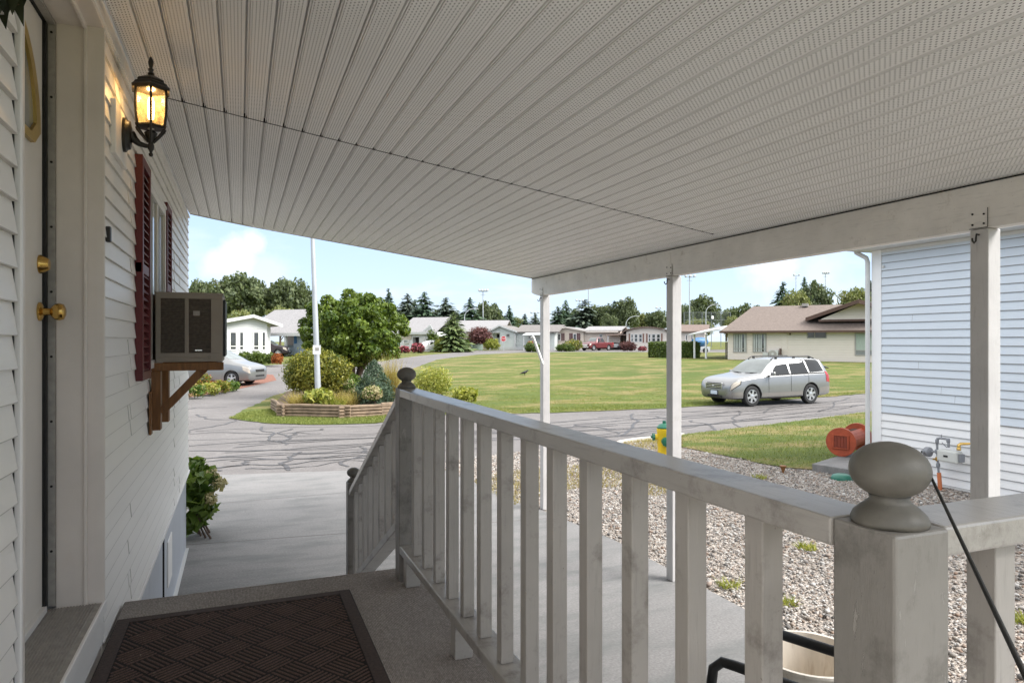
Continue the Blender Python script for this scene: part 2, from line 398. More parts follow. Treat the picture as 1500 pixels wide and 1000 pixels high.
LF['conifer_lite'] = leafmat('young_conifer_needle', (0.064, 0.110, 0.041), (0.232, 0.278, 0.105), .7, .2)
LF['decid'] = leafmat('deciduous_leaf', (0.055, 0.080, 0.037), (0.173, 0.203, 0.093), .6)
LF['decid_lite'] = leafmat('pale_deciduous_leaf', (0.105, 0.139, 0.046), (0.314, 0.314, 0.116), .6)
LF['hedge'] = leafmat('hedge_leaf', (0.037, 0.068, 0.014), (0.148, 0.197, 0.037), .5)
LF['bluegreen'] = leafmat('dwarf_spruce_needle', (0.038, 0.071, 0.049), (0.131, 0.184, 0.109), .6)
LF['red'] = leafmat('dark_red_leaf', (0.051, 0.017, 0.020), (0.217, 0.094, 0.087), .6)
LF['pink'] = leafmat('pink_bloom', (0.220, 0.030, 0.050), (0.550, 0.160, 0.200), .6)
LF['yellow'] = leafmat('yellow_grass_leaf', (0.289, 0.212, 0.051), (0.527, 0.442, 0.170), .6, .4)
LF['cream'] = leafmat('cream_bloom', (0.320, 0.280, 0.140), (0.660, 0.580, 0.360), .6)
LF['orange'] = leafmat('orange_leaf', (0.220, 0.060, 0.015), (0.460, 0.160, 0.040), .6)
LF['limey'] = leafmat('lime_leaf', (0.151, 0.197, 0.029), (0.487, 0.464, 0.105), .5, .35)
LF['hydrangea'] = leafmat('hydrangea_leaf', (0.049, 0.105, 0.019), (0.197, 0.271, 0.049), .4)
LF['lawnblade'] = leafmat('lawn_blade', (.085, .13, .022), (.30, .30, .085), .7, .5)
LF['grass'] = leafmat('grass_blade', (0.084, 0.125, 0.021), (0.313, 0.334, 0.094), .6, .3)
LF['drygrass'] = leafmat('dry_grass_blade', (0.221, 0.178, 0.060), (0.468, 0.383, 0.153), .7, .3)

# ------------------------------------------------------------------ foliage
def leafmesh(name, cen, size, outward, mat, parent=None, aspect=.5, spread=.9, droop=0, z=None, shift=None):
    n = len(cen); cen = np.asarray(cen, float)
    nr = np.asarray(outward, float) + rng.normal(0, spread, (n, 3)); nr /= np.linalg.norm(nr, axis=1)[:, None] + 1e-9
    tt = np.cross(nr, rng.normal(0, 1, (n, 3))); tt /= np.linalg.norm(tt, axis=1)[:, None] + 1e-9
    if droop: tt[:, 2] -= droop; tt /= np.linalg.norm(tt, axis=1)[:, None] + 1e-9
    bb = np.cross(nr, tt); bb /= np.linalg.norm(bb, axis=1)[:, None] + 1e-9
    s = (np.asarray(size) * np.ones(n) * rng.lognormal(0, .38, n).clip(.4, 2))[:, None]
    V = np.stack([cen - tt * s * .5, cen + bb * s * aspect * .5 + nr * s * .06, cen + tt * s * .5, cen - bb * s * aspect * .5 + nr * s * .06], 1).reshape(-1, 3)
    tv = rng.beta(1.6, 1.8, n)
    if shift is not None: tv = np.clip(tv + shift, 0, 1)
    return quads(name, V, n, tv, mat, parent)
def quads(name, V, n, tint, mat, parent=None, per=4):
    me = bpy.data.meshes.new(name); me.vertices.add(len(V)); me.vertices.foreach_set('co', np.ascontiguousarray(V, np.float32).ravel())
    me.loops.add(n * per); me.loops.foreach_set('vertex_index', np.arange(n * per, dtype=np.int32))
    me.polygons.add(n); me.polygons.foreach_set('loop_start', np.arange(0, n * per, per, dtype=np.int32)); me.polygons.foreach_set('loop_total', np.full(n, per, np.int32))
    me.update(calc_edges=True)
    a = me.attributes.new('tint', 'FLOAT', 'POINT'); a.data.foreach_set('value', np.repeat(np.asarray(tint, np.float32), per))
    return link(name, me, mat, parent)
def unit(n):
    d = rng.normal(0, 1, (n, 3)); return d / np.linalg.norm(d, axis=1)[:, None]
CLT = []
def clumps(cs, per, shell=.55, up=.0):
    """cs: list of (center, (rx, ry, rz)); leaves near each clump's outside"""
    P, O = [], []; CLT.clear()
    for c, r in cs:
        CLT.append(np.full(per, rng.uniform(-.22, .22))); d = unit(per); d[:, 2] += up; d /= np.linalg.norm(d, axis=1)[:, None]
        rad = rng.uniform(shell, 1.08, per)[:, None]
        P.append(np.asarray(c) + d * rad * np.asarray(r)); O.append(d)
    return np.concatenate(P), np.concatenate(O)
def dome(c, r, k, cr, jitter=.2, low=-.35):
    """clump centres spread over an ellipsoid"""
    out = []; c = np.asarray(c)
    for i in range(k):
        zz = low + (1 - low) * (i + .5) / k; w = i * 2.39996 + random.uniform(-.3, .3); q = math.sqrt(max(0, 1 - zz * zz))
        d = np.array([q * math.cos(w), q * math.sin(w), zz]); rr = random.uniform(1 - jitter, 1.05) * .72
        s = cr * random.uniform(.7, 1.3)
        out.append((c + d * rr * np.asarray(r), (s, s, s * .85)))
    return out
def blades(name, P, h, w, mat, parent=None, lean=.35, kind=None):
    n = len(P); P = np.asarray(P, float)
    a = rng.uniform(0, 2 * PI, n); d = np.stack([np.cos(a), np.sin(a), np.zeros(n)], 1)
    L = rng.normal(0, lean, (n, 3)); L[:, 2] = 1; hh = (np.asarray(h) * np.ones(n) * rng.uniform(.5, 1.3, n))[:, None]; ww = np.asarray(w)
    V = np.stack([P - d * ww, P + d * ww, P + L * hh], 1).reshape(-1, 3)
    o = quads(name, V, n, rng.beta(1.5, 1.6, n), mat, parent, per=3); return o
def plant(name, label, cat, base, parts, group=None, stem=None):
    """parts: list of (part name, material, centres, outward, size, aspect)"""
    r = thing(name, label, cat, base, group)
    for pt in parts: leafmesh(pt[0], pt[2], pt[4], pt[3], pt[1], r, pt[5], shift=pt[6] if len(pt) > 6 else None)
    if stem:
        k = MB()
        for a in stem: k.tube(*a)
        k.build('stem', M['bark'], r, True)
    return r
def bush(name, label, cat, base, rx, ry, h, k, n, size, m, group=None, asp=.5, cr=None, low=-.2, extra=None):
    low = -.8; k = int(k * 1.5)
    b = np.array(base); c = b + [0, 0, h * .5]
    cs = dome(c, (rx, ry, h * .5), k, cr or min(rx, h) * .42, low=low)
    P, O = clumps(cs, n); sh = np.concatenate(CLT); keep = P[:, 2] > b[2] + .01
    parts = [('foliage', LF[m], P[keep], O[keep], size, asp, sh[keep])]
    if extra:                                  # flowers on the outside
        em, en, es = extra; E, EO = clumps([(c, (rx * .98, ry * .98, h * .5))], en, .92); kk = E[:, 2] > b[2] + h * .2
        parts.append(('blossom', LF[em], E[kk], EO[kk], es, .9))
    st = [([b, b + [random.uniform(-.1, .1) * rx, 0, h * .6]], max(.012, h * .02), 6)]
    return plant(name, label, cat, base, parts, group, st)

# ------------------------------------------------------------------ terrain sheets
BR = [b for b, _ in GP[1:-1]]
def ragged(poly, step, amp, seed=3):
    r_ = random.Random(seed); out = []
    for a, b in zip(poly, list(poly[1:]) + [poly[0]]):
        a, b = Vector(a[:2]), Vector(b[:2]); L = (b - a).length; n = max(1, min(90, int(L / step))); d = (b - a) / max(L, 1e-6); nn = Vector((-d.y, d.x))
        for i in range(n): o = r_.uniform(-1, 1) * amp * (0 if i == 0 else 1); q = a + (b - a) * (i / n) + nn * o; out.append((q.x, q.y))
    return out
def drape(name, poly, off, mat, label=None, kind='structure', parent=None, thick=0):
    bm = bmesh.new(); vs = [bm.verts.new((p[0], p[1], 0)) for p in poly]; f = bm.faces.new(vs); bm.normal_update()
    if f.normal.z < 0: f.normal_flip()
    bmesh.ops.triangulate(bm, faces=bm.faces[:])
    for b in BR:
        bmesh.ops.bisect_plane(bm, geom=bm.verts[:] + bm.edges[:] + bm.faces[:], plane_co=(S * b, C * b, 0), plane_no=(S, C, 0))
    for v in bm.verts: v.co.z = hz(v.co.x, v.co.y) + off
    me = bpy.data.meshes.new(name); bm.to_mesh(me); bm.free()
    o = link(name, me, mat, parent)
    if kind: o['kind'] = kind
    if label: o['label'] = label
    return o
def inpoly(x, y, poly):
    px = np.array([p[0] for p in poly]); py = np.array([p[1] for p in poly]); ins = np.zeros(len(x), bool); j = len(px) - 1
    for i in range(len(px)):
        c = ((py[i] > y) != (py[j] > y)) & (x < (px[j] - px[i]) * (y - py[i]) / (py[j] - py[i] + 1e-12) + px[i]); ins ^= c; j = i
    return ins
def scatter(poly, n):
    px = [p[0] for p in poly]; py = [p[1] for p in poly]; X = []; Y = []; tot = 0
    while tot < n:
        x = rng.uniform(min(px), max(px), n); y = rng.uniform(min(py), max(py), n); k = inpoly(x, y, poly)
        X.append(x[k]); Y.append(y[k]); tot += k.sum()
    return np.concatenate(X)[:n], np.concatenate(Y)[:n]
def hzv(x, y):
    Z = x * S + y * C; return CZ - np.interp(Z, [a for a, _ in GP], [b for _, b in GP])
# ================================================================== ground, road, lawn, gravel
def ground():
    Zs = [-300] + [b for b in BR] + [400, 3000]; W = 2500; v = []; f = []
    for Z in Zs:
        for s in (-W, W):
            v.append((s * C + Z * S, -s * S + Z * C, CZ - g_at(Z)))
    for i in range(len(Zs) - 1): f.append((2 * i, 2 * i + 1, 2 * i + 3, 2 * i + 2))
    m = MB(); m.add(v, f); o = m.build('ground', M['lawn']); o['kind'] = 'structure'; return o
ground()
def px(pts): return [gr(u, v)[:2] for u, v in pts]
road_poly = px([(205, 706), (505, 690.5), (700, 672), (905, 647), (1000, 637.5), (1275, 603), (1700, 566), (1700, 511), (1030, 512), (840, 511.5), (700, 513.2), (620, 520.5), (560, 529), (420, 533), (230, 547)]) + [Vector((-7, 27.5)), Vector((-40, 27)), Vector((-40, 14.5))]
road = drape('road', road_poly, .006, M['asphalt'])
lawn_poly = px([(335, 613), (365, 617.5), (400, 621), (450, 622.5), (500, 622), (550, 620.5), (600, 613), (650, 608), (730, 606.5), (815, 605), (905, 601.5), (1000, 597), (1060, 593), (1150, 586), (1275, 576), (1500, 562), (1700, 552), (1700, 519), (1030, 516.2), (840, 515.6), (760, 516.8), (700, 519.5), (640, 527), (600, 542), (560, 550), (470, 561), (400, 580), (350, 605)])
drape('lawn', ragged(lawn_poly, .35, .07), .022, M['lawn'])
strip_poly = px([(1000, 637.5), (1275, 603), (1700, 566), (1700, 640), (1290, 676), (1240, 684), (1190, 689), (1150, 686), (1115, 680), (1060, 668), (1000, 656)])
drape('grass_strip', ragged(strip_poly, .22, .05, 5), .022, M['lawn'])
# driveway: three slabs with open joints
E1 = [(-.62, -3), (3.62, -3), (3.62, 6.3), (3.50, 7.4)]
jA = [gr(275, 800)[:2], gr(505, 783)[:2]]; jB = [gr(330, 738)[:2], gr(505, 723)[:2]]
def yline(j, x): (x0, y0), (x1, y1) = j; return y0 + (y1 - y0) * (x - x0) / (x1 - x0)
endl = [gr(300, 697.5)[:2], gr(505, 690.5)[:2]]
def slab(ja, jb):
    def edge(y): return 3.62 if y < 6.3 else max(3.0, 3.62 - (y - 6.3) * .13)
    L = []
    for j, d in ((ja, .005), (jb, -.005)):
        row = []
        for x in (-.62, 3.1):
            row.append((x, (j if isinstance(j, (int, float)) else yline(j, x)) + d))
        xe = edge(row[1][1]); row[1] = (xe, (j if isinstance(j, (int, float)) else yline(j, xe)) + d); L.append(row)
    (a, b), (c, d) = L
    if a[1] < 0: return [a, b, (3.62, 6.2), d, c] if d[1] > 6.3 else [a, b, d, c]
    return [a, b, d, c]
base_poly = [(-.62, -3), (3.6, -3), (3.6, 6.2), (3.2, 9), (2.95, yline(endl, 2.95) - .02), (-.62, yline(endl, -.62) - .02)]
drape('driveway_bed', base_poly, .010, M['soil'])
drape('driveway', slab(-3, jA), .018, M['concrete'])
drape('driveway', slab(jA, jB), .018, M['concrete'])
drape('driveway', slab(jB, endl), .018, M['concrete'])
grav_poly = [(3.625, -3), (9.4, -3), (9.4, 8.2)] + px([(1300, 672), (1240, 684.5), (1190, 689.5), (1150, 686.5), (1115, 680.5), (1060, 668.5), (1000, 656.5), (950, 648), (905, 648)]) + [(5.2, 12.15), (3.05, 11.25), (3.25, 9.05), (3.625, 6.3)]
drape('gravel_bed', grav_poly, .012, M['gravel'])
def gravel():
    n = 82000
    x, y = scatter(grav_poly, n * 2); Z = x * S + y * C
    keep = rng.uniform(0, 1, len(x)) < np.clip(1.15 - (Z - 4) * .055, .25, 1); x, y = x[keep][:n], y[keep][:n]; n = len(x)
    t = (1 + 5 ** .5) / 2
    ico = np.array([(-1, t, 0), (1, t, 0), (-1, -t, 0), (1, -t, 0), (0, -1, t), (0, 1, t), (0, -1, -t), (0, 1, -t), (t, 0, -1), (t, 0, 1), (-t, 0, -1), (-t, 0, 1)]) / 1.902
    fc = np.array([(0, 11, 5), (0, 5, 1), (0, 1, 7), (0, 7, 10), (0, 10, 11), (1, 5, 9), (5, 11, 4), (11, 10, 2), (10, 7, 6), (7, 1, 8), (3, 9, 4), (3, 4, 2), (3, 2, 6), (3, 6, 8), (3, 8, 9), (4, 9, 5), (2, 4, 11), (6, 2, 10), (8, 6, 7), (9, 8, 1)])
    s = rng.lognormal(math.log(.0102), .38, n)[:, None, None]
    V = ico[None] * rng.uniform(.72, 1.2, (n, 12, 1)) * rng.uniform(.6, 1.25, (n, 1, 3)) * np.array([1, 1, .7]) * s
    a = rng.uniform(0, 2 * PI, n); ca, sa = np.cos(a)[:, None], np.sin(a)[:, None]
    V = np.stack([V[..., 0] * ca - V[..., 1] * sa, V[..., 0] * sa + V[..., 1] * ca, V[..., 2]], -1)
    V += np.stack([x, y, hzv(x, y) + .016 + s[:, 0, 0] * rng.uniform(-.1, .6, n)], 1)[:, None]
    Fi = (fc[None] + (np.arange(n) * 12)[:, None, None]).reshape(-1).astype(np.int32)
    me = bpy.data.meshes.new('gravel'); me.vertices.add(n * 12); me.vertices.foreach_set('co', V.astype(np.float32).ravel())
    me.loops.add(len(Fi)); me.loops.foreach_set('vertex_index', Fi); nf = n * 20
    me.polygons.add(nf); me.polygons.foreach_set('loop_start', np.arange(0, nf * 3, 3, dtype=np.int32)); me.polygons.foreach_set('loop_total', np.full(nf, 3, np.int32))
    me.update(calc_edges=True); me.attributes.new('tint', 'FLOAT', 'POINT').data.foreach_set('value', np.repeat(rng.uniform(0, 1, n), 12).astype(np.float32))
    tag(link('gravel', me, M['stone']), 'loose multicoloured gravel between the driveway and the pale blue house', None, None, 'stuff')
gravel()
# tar-filled cracks on the road
def tar():
    V = []; Fc = []
    def strip(p, w):
        p = [Vector((a[0], a[1], 0)) for a in p]; b = len(V)
        for i, q in enumerate(p):
            d = (p[min(i + 1, len(p) - 1)] - p[max(i - 1, 0)]).normalized(); n_ = Vector((-d.y, d.x, 0)); ww = w * random.uniform(.55, 1.3)
            for s in (-1, 1):
                k = q + n_ * s * ww; V.append((k.x, k.y, hz(k.x, k.y) + .0135))
        for i in range(len(p) - 1): Fc.append((b + 2 * i, b + 2 * i + 1, b + 2 * i + 3, b + 2 * i + 2))
    def wander(u0, v0, u1, v1, amp, w, n=26):
        p0, p1 = gr(u0, v0), gr(u1, v1); d = (p1 - p0); L = d.length; t = d.normalized(); nn = Vector((-t.y, t.x, 0))
        k = [random.uniform(0, 6.28) for _ in range(5)]; fr = [1, 2.3, 4.1, 7.3, 13]; am = [1, .6, .45, .25, .12]
        pts = []
        for i in range(n + 1):
            s = i / n; o = sum(a * math.sin(f * s * 3.1 + q) for a, f, q in zip(am, fr, k)) * amp
            pts.append(p0 + d * s + nn * o)
        strip([(q.x, q.y) for q in pts], w)
    random.seed(5)
    for (a, b, c, d) in [(245, 690, 560, 672), (250, 684, 560, 664), (255, 676, 700, 655), (260, 671, 560, 657), (250, 664, 760, 640), (250, 655, 800, 628), (255, 648, 640, 630), (250, 636, 470, 636), (290, 630, 560, 624),
                         (330, 662, 860, 640), (340, 655, 900, 622), (350, 651, 900, 628), (380, 648, 840, 630), (400, 644, 1000, 618), (420, 642, 1000, 624), (430, 656, 1000, 632), (390, 660, 980, 636), (340, 679, 620, 660), (420, 673, 720, 648), (360, 686, 600, 676),
                         (640, 640, 1275, 590), (700, 632, 1280, 586), (780, 622, 1180, 596), (800, 618, 1060, 610), (820, 640, 1280, 598), (830, 634, 1280, 602), (880, 612, 1290, 583), (850, 645, 1100, 612), (960, 606, 1130, 600), (1060, 598, 1290, 588), (1100, 609, 1290, 594), (980, 626, 1285, 593), (820, 627, 960, 612)]:
        wander(a, b, c, d, random.uniform(.10, .28), random.uniform(.016, .034))
    for (a, b, c, d) in [(415, 652, 432, 628), (420, 648, 380, 625), (425, 640, 470, 628), (395, 690, 440, 662), (500, 684, 530, 655), (330, 690, 350, 676), (1120, 606, 1190, 583), (1090, 628, 1080, 602), (900, 640, 940, 606), (850, 622, 905, 636), (1210, 604, 1240, 582), (1020, 616, 1040, 632), (960, 610, 1010, 634), (255, 601, 330, 596), (250, 640, 335, 617), (280, 608, 345, 616)]:
        wander(a, b, c, d, .16, .035, 12)
    me = bpy.data.meshes.new('tar_seam'); me.from_pydata(V, [], Fc); link('tar_seam', me, M['tar'], road)
tar()
def kerb(name, pts, w, h, label=None):
    m = MB(); P = [gr(u, v) if not isinstance(u, Vector) else u for u, v in pts]
    for a, b in zip(P, P[1:]):
        d = (b - a).normalized(); n_ = Vector((-d.y, d.x, 0)) * w / 2; up = Vector((0, 0, h)); lo = Vector((0, 0, -.08))
        m.hexa([a - n_ + lo, b - n_ + lo, b + n_ + lo, a + n_ + lo], [a - n_ + up, b - n_ + up, b + n_ + up, a + n_ + up])
    return m.build(name, M['curbstone'], None, bevel=.01)
tag(kerb('kerb', [(903, 652), (911, 648), (930, 645), (960, 641.5), (1000, 637)], .13, .05), kind='structure')

# ================================================================== our own home
def laps(mb, p, q, z0, z1, pitch, proud, m=0, lip=.0025):
    """lapped boards on the wall from p to q (2D, outside on the right-hand side of p->q)"""
    p, q = Vector((*p, 0)), Vector((*q, 0)); d = (q - p).normalized(); out = Vector((d.y, -d.x, 0)); z = z0
    while z < z1 - 1e-4:
        t = min(z + pitch, z1); o1 = out * (proud * (1 - (t - z) / pitch)); o0 = out * proud
        v = []
        for e in (p, q): v += [e + Vector((0, 0, z)), e + o0 + Vector((0, 0, z)), e + o0 * .97 + Vector((0, 0, z + lip)), e + o1 + Vector((0, 0, t)), e - out * .004 + Vector((0, 0, t))]
        mb.add(v, [(2, 7, 8, 3), (0, 1, 2, 3, 4), (9, 8, 7, 6, 5)], m); mb.add(v, [(1, 6, 7, 2), (0, 5, 6, 1)], m + 1); z = t  # second material paints the shadow line at each lap's lower edge
HX = -.48; DY0, DY1 = 1.96, 2.93; WT = 3.345
home = thing('mobile_home', 'cream vinyl sided mobile home beside the porch with recessed door and dark red shutters', 'house', (HX, 3, 0))
m = MB(); laps(m, (HX, 2.945), (HX, 7.55), .80, WT, .0762, .0095); laps(m, (HX, -2.2), (HX, 1.858), .95, WT, .0762, .012); laps(m, (HX, 1.872), (HX, 2.945), 3.31, WT, .0762, .012)
for y in (3.55, 3.62, 5.9, 6.4):
    for k in range(28):
        if random.random() < .33:
            z = .80 + .0762 * k; m.hexa([(HX, y, z + .004), (HX + .0125, y, z + .004), (HX + .0125, y + .003, z + .004), (HX, y + .003, z + .004)], [(HX, y + .02, z + .07), (HX + .003, y + .02, z + .07), (HX + .003, y + .023, z + .07), (HX, y + .023, z + .07)], 1)
m.build('siding', [M['siding'], M['lapshade']], home)
m = MB(); m.box(-4.5, HX - .002, -2.2, DY0 - .08, .3, WT + .1); m.box(-4.5, HX - .002, DY1 + .05, 7.54, .79, WT + .1); m.box(-4.5, HX - .002, DY0 - .08, DY1 + .05, 3.30, WT + .1); m.box(-4.5, -.72, DY0 - .08, DY1 + .05, .3, 3.30); m.box(-.72, HX - .002, DY0 - .08, DY1 + .05, .3, 1.09)
m.build('wall', M['siding'], home)
m = MB()                                                              # white trims: J-channels, wall top moulding, apron below the sill
m.box(HX, HX + .022, -2.2, 7.5, 3.302, 3.318); m.box(HX, HX + .014, -2.2, 7.5, 3.26, 3.272); m.box(HX, HX + .018, 2.0, 7.55, .775, .80); m.box(HX - .002, HX + .006, 1.80, 2.97, .955, 1.088)
m.box(HX - .001, HX + .016, 1.871, 1.884, 1.1, 3.3)
m.build('trim', M['trim'], home, bevel=.003)
MB().box(HX - .003, HX + .002, 1.8585, 1.8705, .96, 3.3).build('channel_gap_shade', M['dark'], home)  # dark strip painted in for the shade between siding and trim
m = MB(); y = -2.2                                                   # ribbed skirting
while y < 7.5:
    w = .062
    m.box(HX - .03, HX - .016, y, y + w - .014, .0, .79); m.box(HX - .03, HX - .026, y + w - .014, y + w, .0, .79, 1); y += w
m.build('skirting', [M['skirt'], M['grime_shade']], home)  # groove floors get a dark colour in place of their shade
MB().box(HX - .02, HX - .008, 5.62, 5.93, .26, .60).build('access_panel', M['siding'], home, bevel=.004)
MB().box(HX - .02, HX - .006, 5.30, 5.315, .0, .79).build('skirting_seam', M['dark'], home)
MB().box(HX - .02, HX + .01, 2.2, 7.5, 0.0, .03).build('base_strip', M['fascia_white'], home)
# door
door = MB().box(-.70, -.655, DY0 + .045, 2.887, 1.135, 3.225).build('door', M['door'], home, bevel=.003)
m = MB(); cy, cz, ry, rz = 2.43, 2.80, .375, .36; pts = []
outer = [(cy + ry * math.cos(a), cz + rz * math.sin(a)) for a in [PI * i / 20 for i in range(21)]]; outer = [(cy + ry - .07, cz - .05)] + outer + [(cy - ry + .07, cz - .05)]
inner = [(cy + (a - cy) * .86, cz + .02 + (b - cz) * .84) for a, b in outer]; k = len(outer)
v = [(-.654, a, b) for a, b in outer] + [(-.640, a, b) for a, b in outer] + [(-.654, a, b) for a, b in inner] + [(-.640, a, b) for a, b in inner]
f = []
for i in range(k):
    j = (i + 1) % k; f += [(i, j, k + j, k + i), (k + i, k + j, 3 * k + j, 3 * k + i), (2 * k + j, 2 * k + i, 3 * k + i, 3 * k + j)]
m.add(v, f); fan = m.build('fan_window', M['gold'], door, True)
m = MB(); m.add([(-.650, a, b) for a, b in inner], [tuple(range(k))]); m.build('pane', M['glasslite'], door)
m = MB()
m.lathe([(.033, 0), (.033, .006), (.026, .011), (.014, .014), (.012, .034), (.020, .040), (.029, .05), (.031, .062), (.027, .074), (.014, .080)], (-.655, 2.845, 2.185), 28, 'x'); m.build('door_knob', M['brass'], door, True)
m = MB(); m.lathe([(.033, 0), (.033, .005), (.029, .012), (.022, .026), (.019, .03), (.006, .031)], (-.655, 2.85, 2.352), 28, 'x'); m.build('deadbolt', M['brass'], door, True)
m = MB(); m.box(-.675, -.645, 2.893, DY1, 1.12, 3.24); m.box(-.675, -.645, DY0, DY1, 3.228, 3.24); m.build('door_gap', M['black'], home)
m = MB(); m.box(-.645, -.622, DY1 - .012, DY1 + .03, 1.12, 3.245); m.box(-.645, -.622, DY0, DY1 - .012, 3.228, 3.27)
ws = m.build('weatherstrip', M['strip'], home)
for k in range(9): MB().lathe([(.0046, 0), (.004, -.003)], (-.634, DY1 - .0122, 1.32 + .235 * k), 10, 'y').build('screw', M['dark'], ws)
m = MB()                                                              # jamb and brickmould as one frame
m.box(-.622, -.530, DY1 - .004, DY1 + .045, 1.10, 3.29); m.box(-.530, HX + .012, DY1, DY1 + .015, 1.10, 3.29); m.box(-.534, -.522, DY1 - .014, DY1 + .04, 1.10, 3.246)
m.box(-.622, -.530, DY0, DY1 - .004, 3.238, 3.30); m.box(-.530, HX + .012, DY0 - .075, DY1 + .015, 3.246, 3.298); m.box(-.534, -.522, DY0, DY1 - .014, 3.228, 3.29)
m.box(-.70, -.530, DY0 - .05, DY0, 1.10, 3.24); m.box(-.530, HX + .010, DY0 - .072, DY0 - .038, 1.10, 3.246); m.box(-.530, HX + .003, DY0 - .038, DY0 - .012, 1.10, 3.246); m.box(-.530, HX - .004, DY0 - .012, DY0 + .006, 1.10, 3.246)
m.build('door_frame', M['jamb'], home, bevel=.003)
m = MB(); m.box(-.655, HX + .004, DY0 - .04, DY1 - .006, 1.09, 1.108)
for k in range(16): m.box(-.645 + k * .0098, -.640 + k * .0098, DY0 - .03, DY1 - .008, 1.108, 1.1115)
m.build('door_sill', M['strip'], home, bevel=.001)
MB().box(HX + .004, HX + .016, DY0 - .1, DY1 + .02, 1.07, 1.112).build('sill_nosing', M['trim'], home, bevel=.003)
MB().box(-.70, -.640, DY0, 2.887, 1.112, 1.134).build('door_sweep', M['trim'], home, bevel=.002)
m = MB(); m.box(HX + .004, HX + .022, 2.992, 3.018, 2.46, 2.52); m.build('doorbell', M['iron'], home, bevel=.004)
# window between the shutters
m = MB()
def frame(mb, x0, x1, y0, y1, z0, z1, w, mm=0):
    mb.box(x0, x1, y0, y1, z1 - w, z1, mm); mb.box(x0, x1, y0, y1, z0, z0 + w, mm); mb.box(x0, x1, y0, y0 + w, z0 + w, z1 - w, mm); mb.box(x0, x1, y1 - w, y1, z0 + w, z1 - w, mm)
frame(m, HX, HX + .03, 4.14, 5.02, 1.93, 2.945, .045); m.box(HX, HX + .026, 4.565, 4.60, 1.975, 2.90); m.box(HX, HX + .034, 4.10, 5.06, 2.945, 2.965)
win = m.build('window', M['trim'], home, bevel=.002)
MB().box(HX + .004, HX + .016, 4.185, 4.975, 1.975, 2.90).build('pane', M['glasslite'], win)
m = MB()
for y in (4.19, 4.24, 4.29, 4.34, 4.61, 4.66, 4.71): m.box(HX + .017, HX + .021, y, y + .028, 1.98, 2.895)
m.build('blind', M['strip'], win)
for (y0, y1) in ((3.79, 4.13), (5.03, 5.37)):
    m = MB(); frame(m, HX + .004, HX + .038, y0, y1, 1.885, 3.0, .045); m.box(HX + .004, HX + .034, y0, y1, 2.42, 2.47)
    n_ = 26
    for k in range(n_):
        z = 1.93 + k * (1.025 / n_)
        m.hexa([(HX + .008, y0 + .04, z + .03), (HX + .032, y0 + .04, z), (HX + .032, y1 - .04, z), (HX + .008, y1 - .04, z + .03)], [(HX + .008, y0 + .04, z + .036), (HX + .034, y0 + .04, z + .006), (HX + .034, y1 - .04, z + .006), (HX + .008, y1 - .04, z + .036)])
    m.box(HX + .003, HX + .008, y0, y1, 1.885, 3.0)
    m.build('shutter', M['shutter'], home, bevel=.002)
m = MB(); m.box(HX + .002, HX + .024, 3.10, 3.40, 2.83, 3.045); m.build('mounting_block', M['siding'], home, bevel=.004)

# air conditioner and its bracket
AX0, AX1, AY0, AY1, AZ0, AZ1 = HX + .035, -.092, 4.36, 4.92, 1.962, 2.357
ac = thing('air_conditioner', 'taupe window air conditioner with brown louvred side sticking out of the home', 'air conditioner', (-.28, 4.6, AZ0))
m = MB(); yy = AY0; w1, w2 = .028, .082
zc0, zc1 = AZ0 + .052, AZ1 - .03
m.box(AX0, AX1, yy + .012, AY1, AZ0, AZ1)
m.box(AX0, AX1, yy, yy + .012, AZ1 - .03, AZ1); m.box(AX0, AX1, yy, yy + .012, AZ0, zc0)
m.box(AX0, AX0 + .026, yy, yy + .012, zc0, zc1); m.box(AX0 + .150, AX0 + .172, yy, yy + .012, zc0, zc1); m.box(AX1 - .064, AX1, yy, yy + .012, zc0, zc1)
m.box(AX0 - .004, AX1 + .004, yy - .003, AY1 + .003, AZ1 - .004, AZ1 + .006); m.box(AX0 + .02, AX1 - .07, yy - .002, yy + .002, AZ0 + .022, AZ0 + .03)
m.build('casing', M['acmetal'], ac, bevel=.003)
m = MB()
for x0, x1 in ((AX0 + .026, AX0 + .150), (AX0 + .172, AX1 - .064)):
    m.box(x0, x1, yy + .0105, yy + .0118, zc0, zc1)
    for k in range(32):
        z = zc0 + .002 + k * (zc1 - zc0) / 32; m.hexa([(x0, yy + .001, z), (x1, yy + .001, z), (x1, yy + .010, z + .004), (x0, yy + .010, z + .004)], [(x0, yy + .001, z + .002), (x1, yy + .001, z + .002), (x1, yy + .010, z + .006), (x0, yy + .010, z + .006)])
m.build('louvre', M['acfin'], ac)
m = MB(); m.lathe([(.010, 0), (.010, -.004), (.006, -.006)], (AX1 - .07, yy, AZ0 + .024), 14, 'y'); m.build('badge', M['acmetal'], ac, True)
MB().box(AX0 + .195, AX0 + .23, yy - .001, yy + .006, zc0 + .215, zc0 + .243).build('rating_label', M['strip'], ac); MB().box(AX0 + .205, AX0 + .242, yy - .002, yy + .006, zc0 + .012, zc0 + .018).build('clip', M['chrome'], ac)
m = MB(); m.box(AX1 + .002, AX1 + .014, AY0 + .03, AY1 - .03, AZ0 + .03, AZ1 - .03)
m.build('rear_grille', M['black'], ac)
br = thing('shelf_bracket', 'brown stained wooden bracket holding up the window air conditioner', 'bracket', (-.4, 4.6, 1.57))
MB().box(HX + .014, AX1 + .004, AY0 - .01, AY0 + .06, 1.912, 1.958).build('shelf_arm', M['bracket'], br, bevel=.003); MB().box(HX + .014, AX1 - .05, AY1 - .08, AY1 - .01, 1.912, 1.958).build('shelf_arm', M['bracket'], br, bevel=.003)
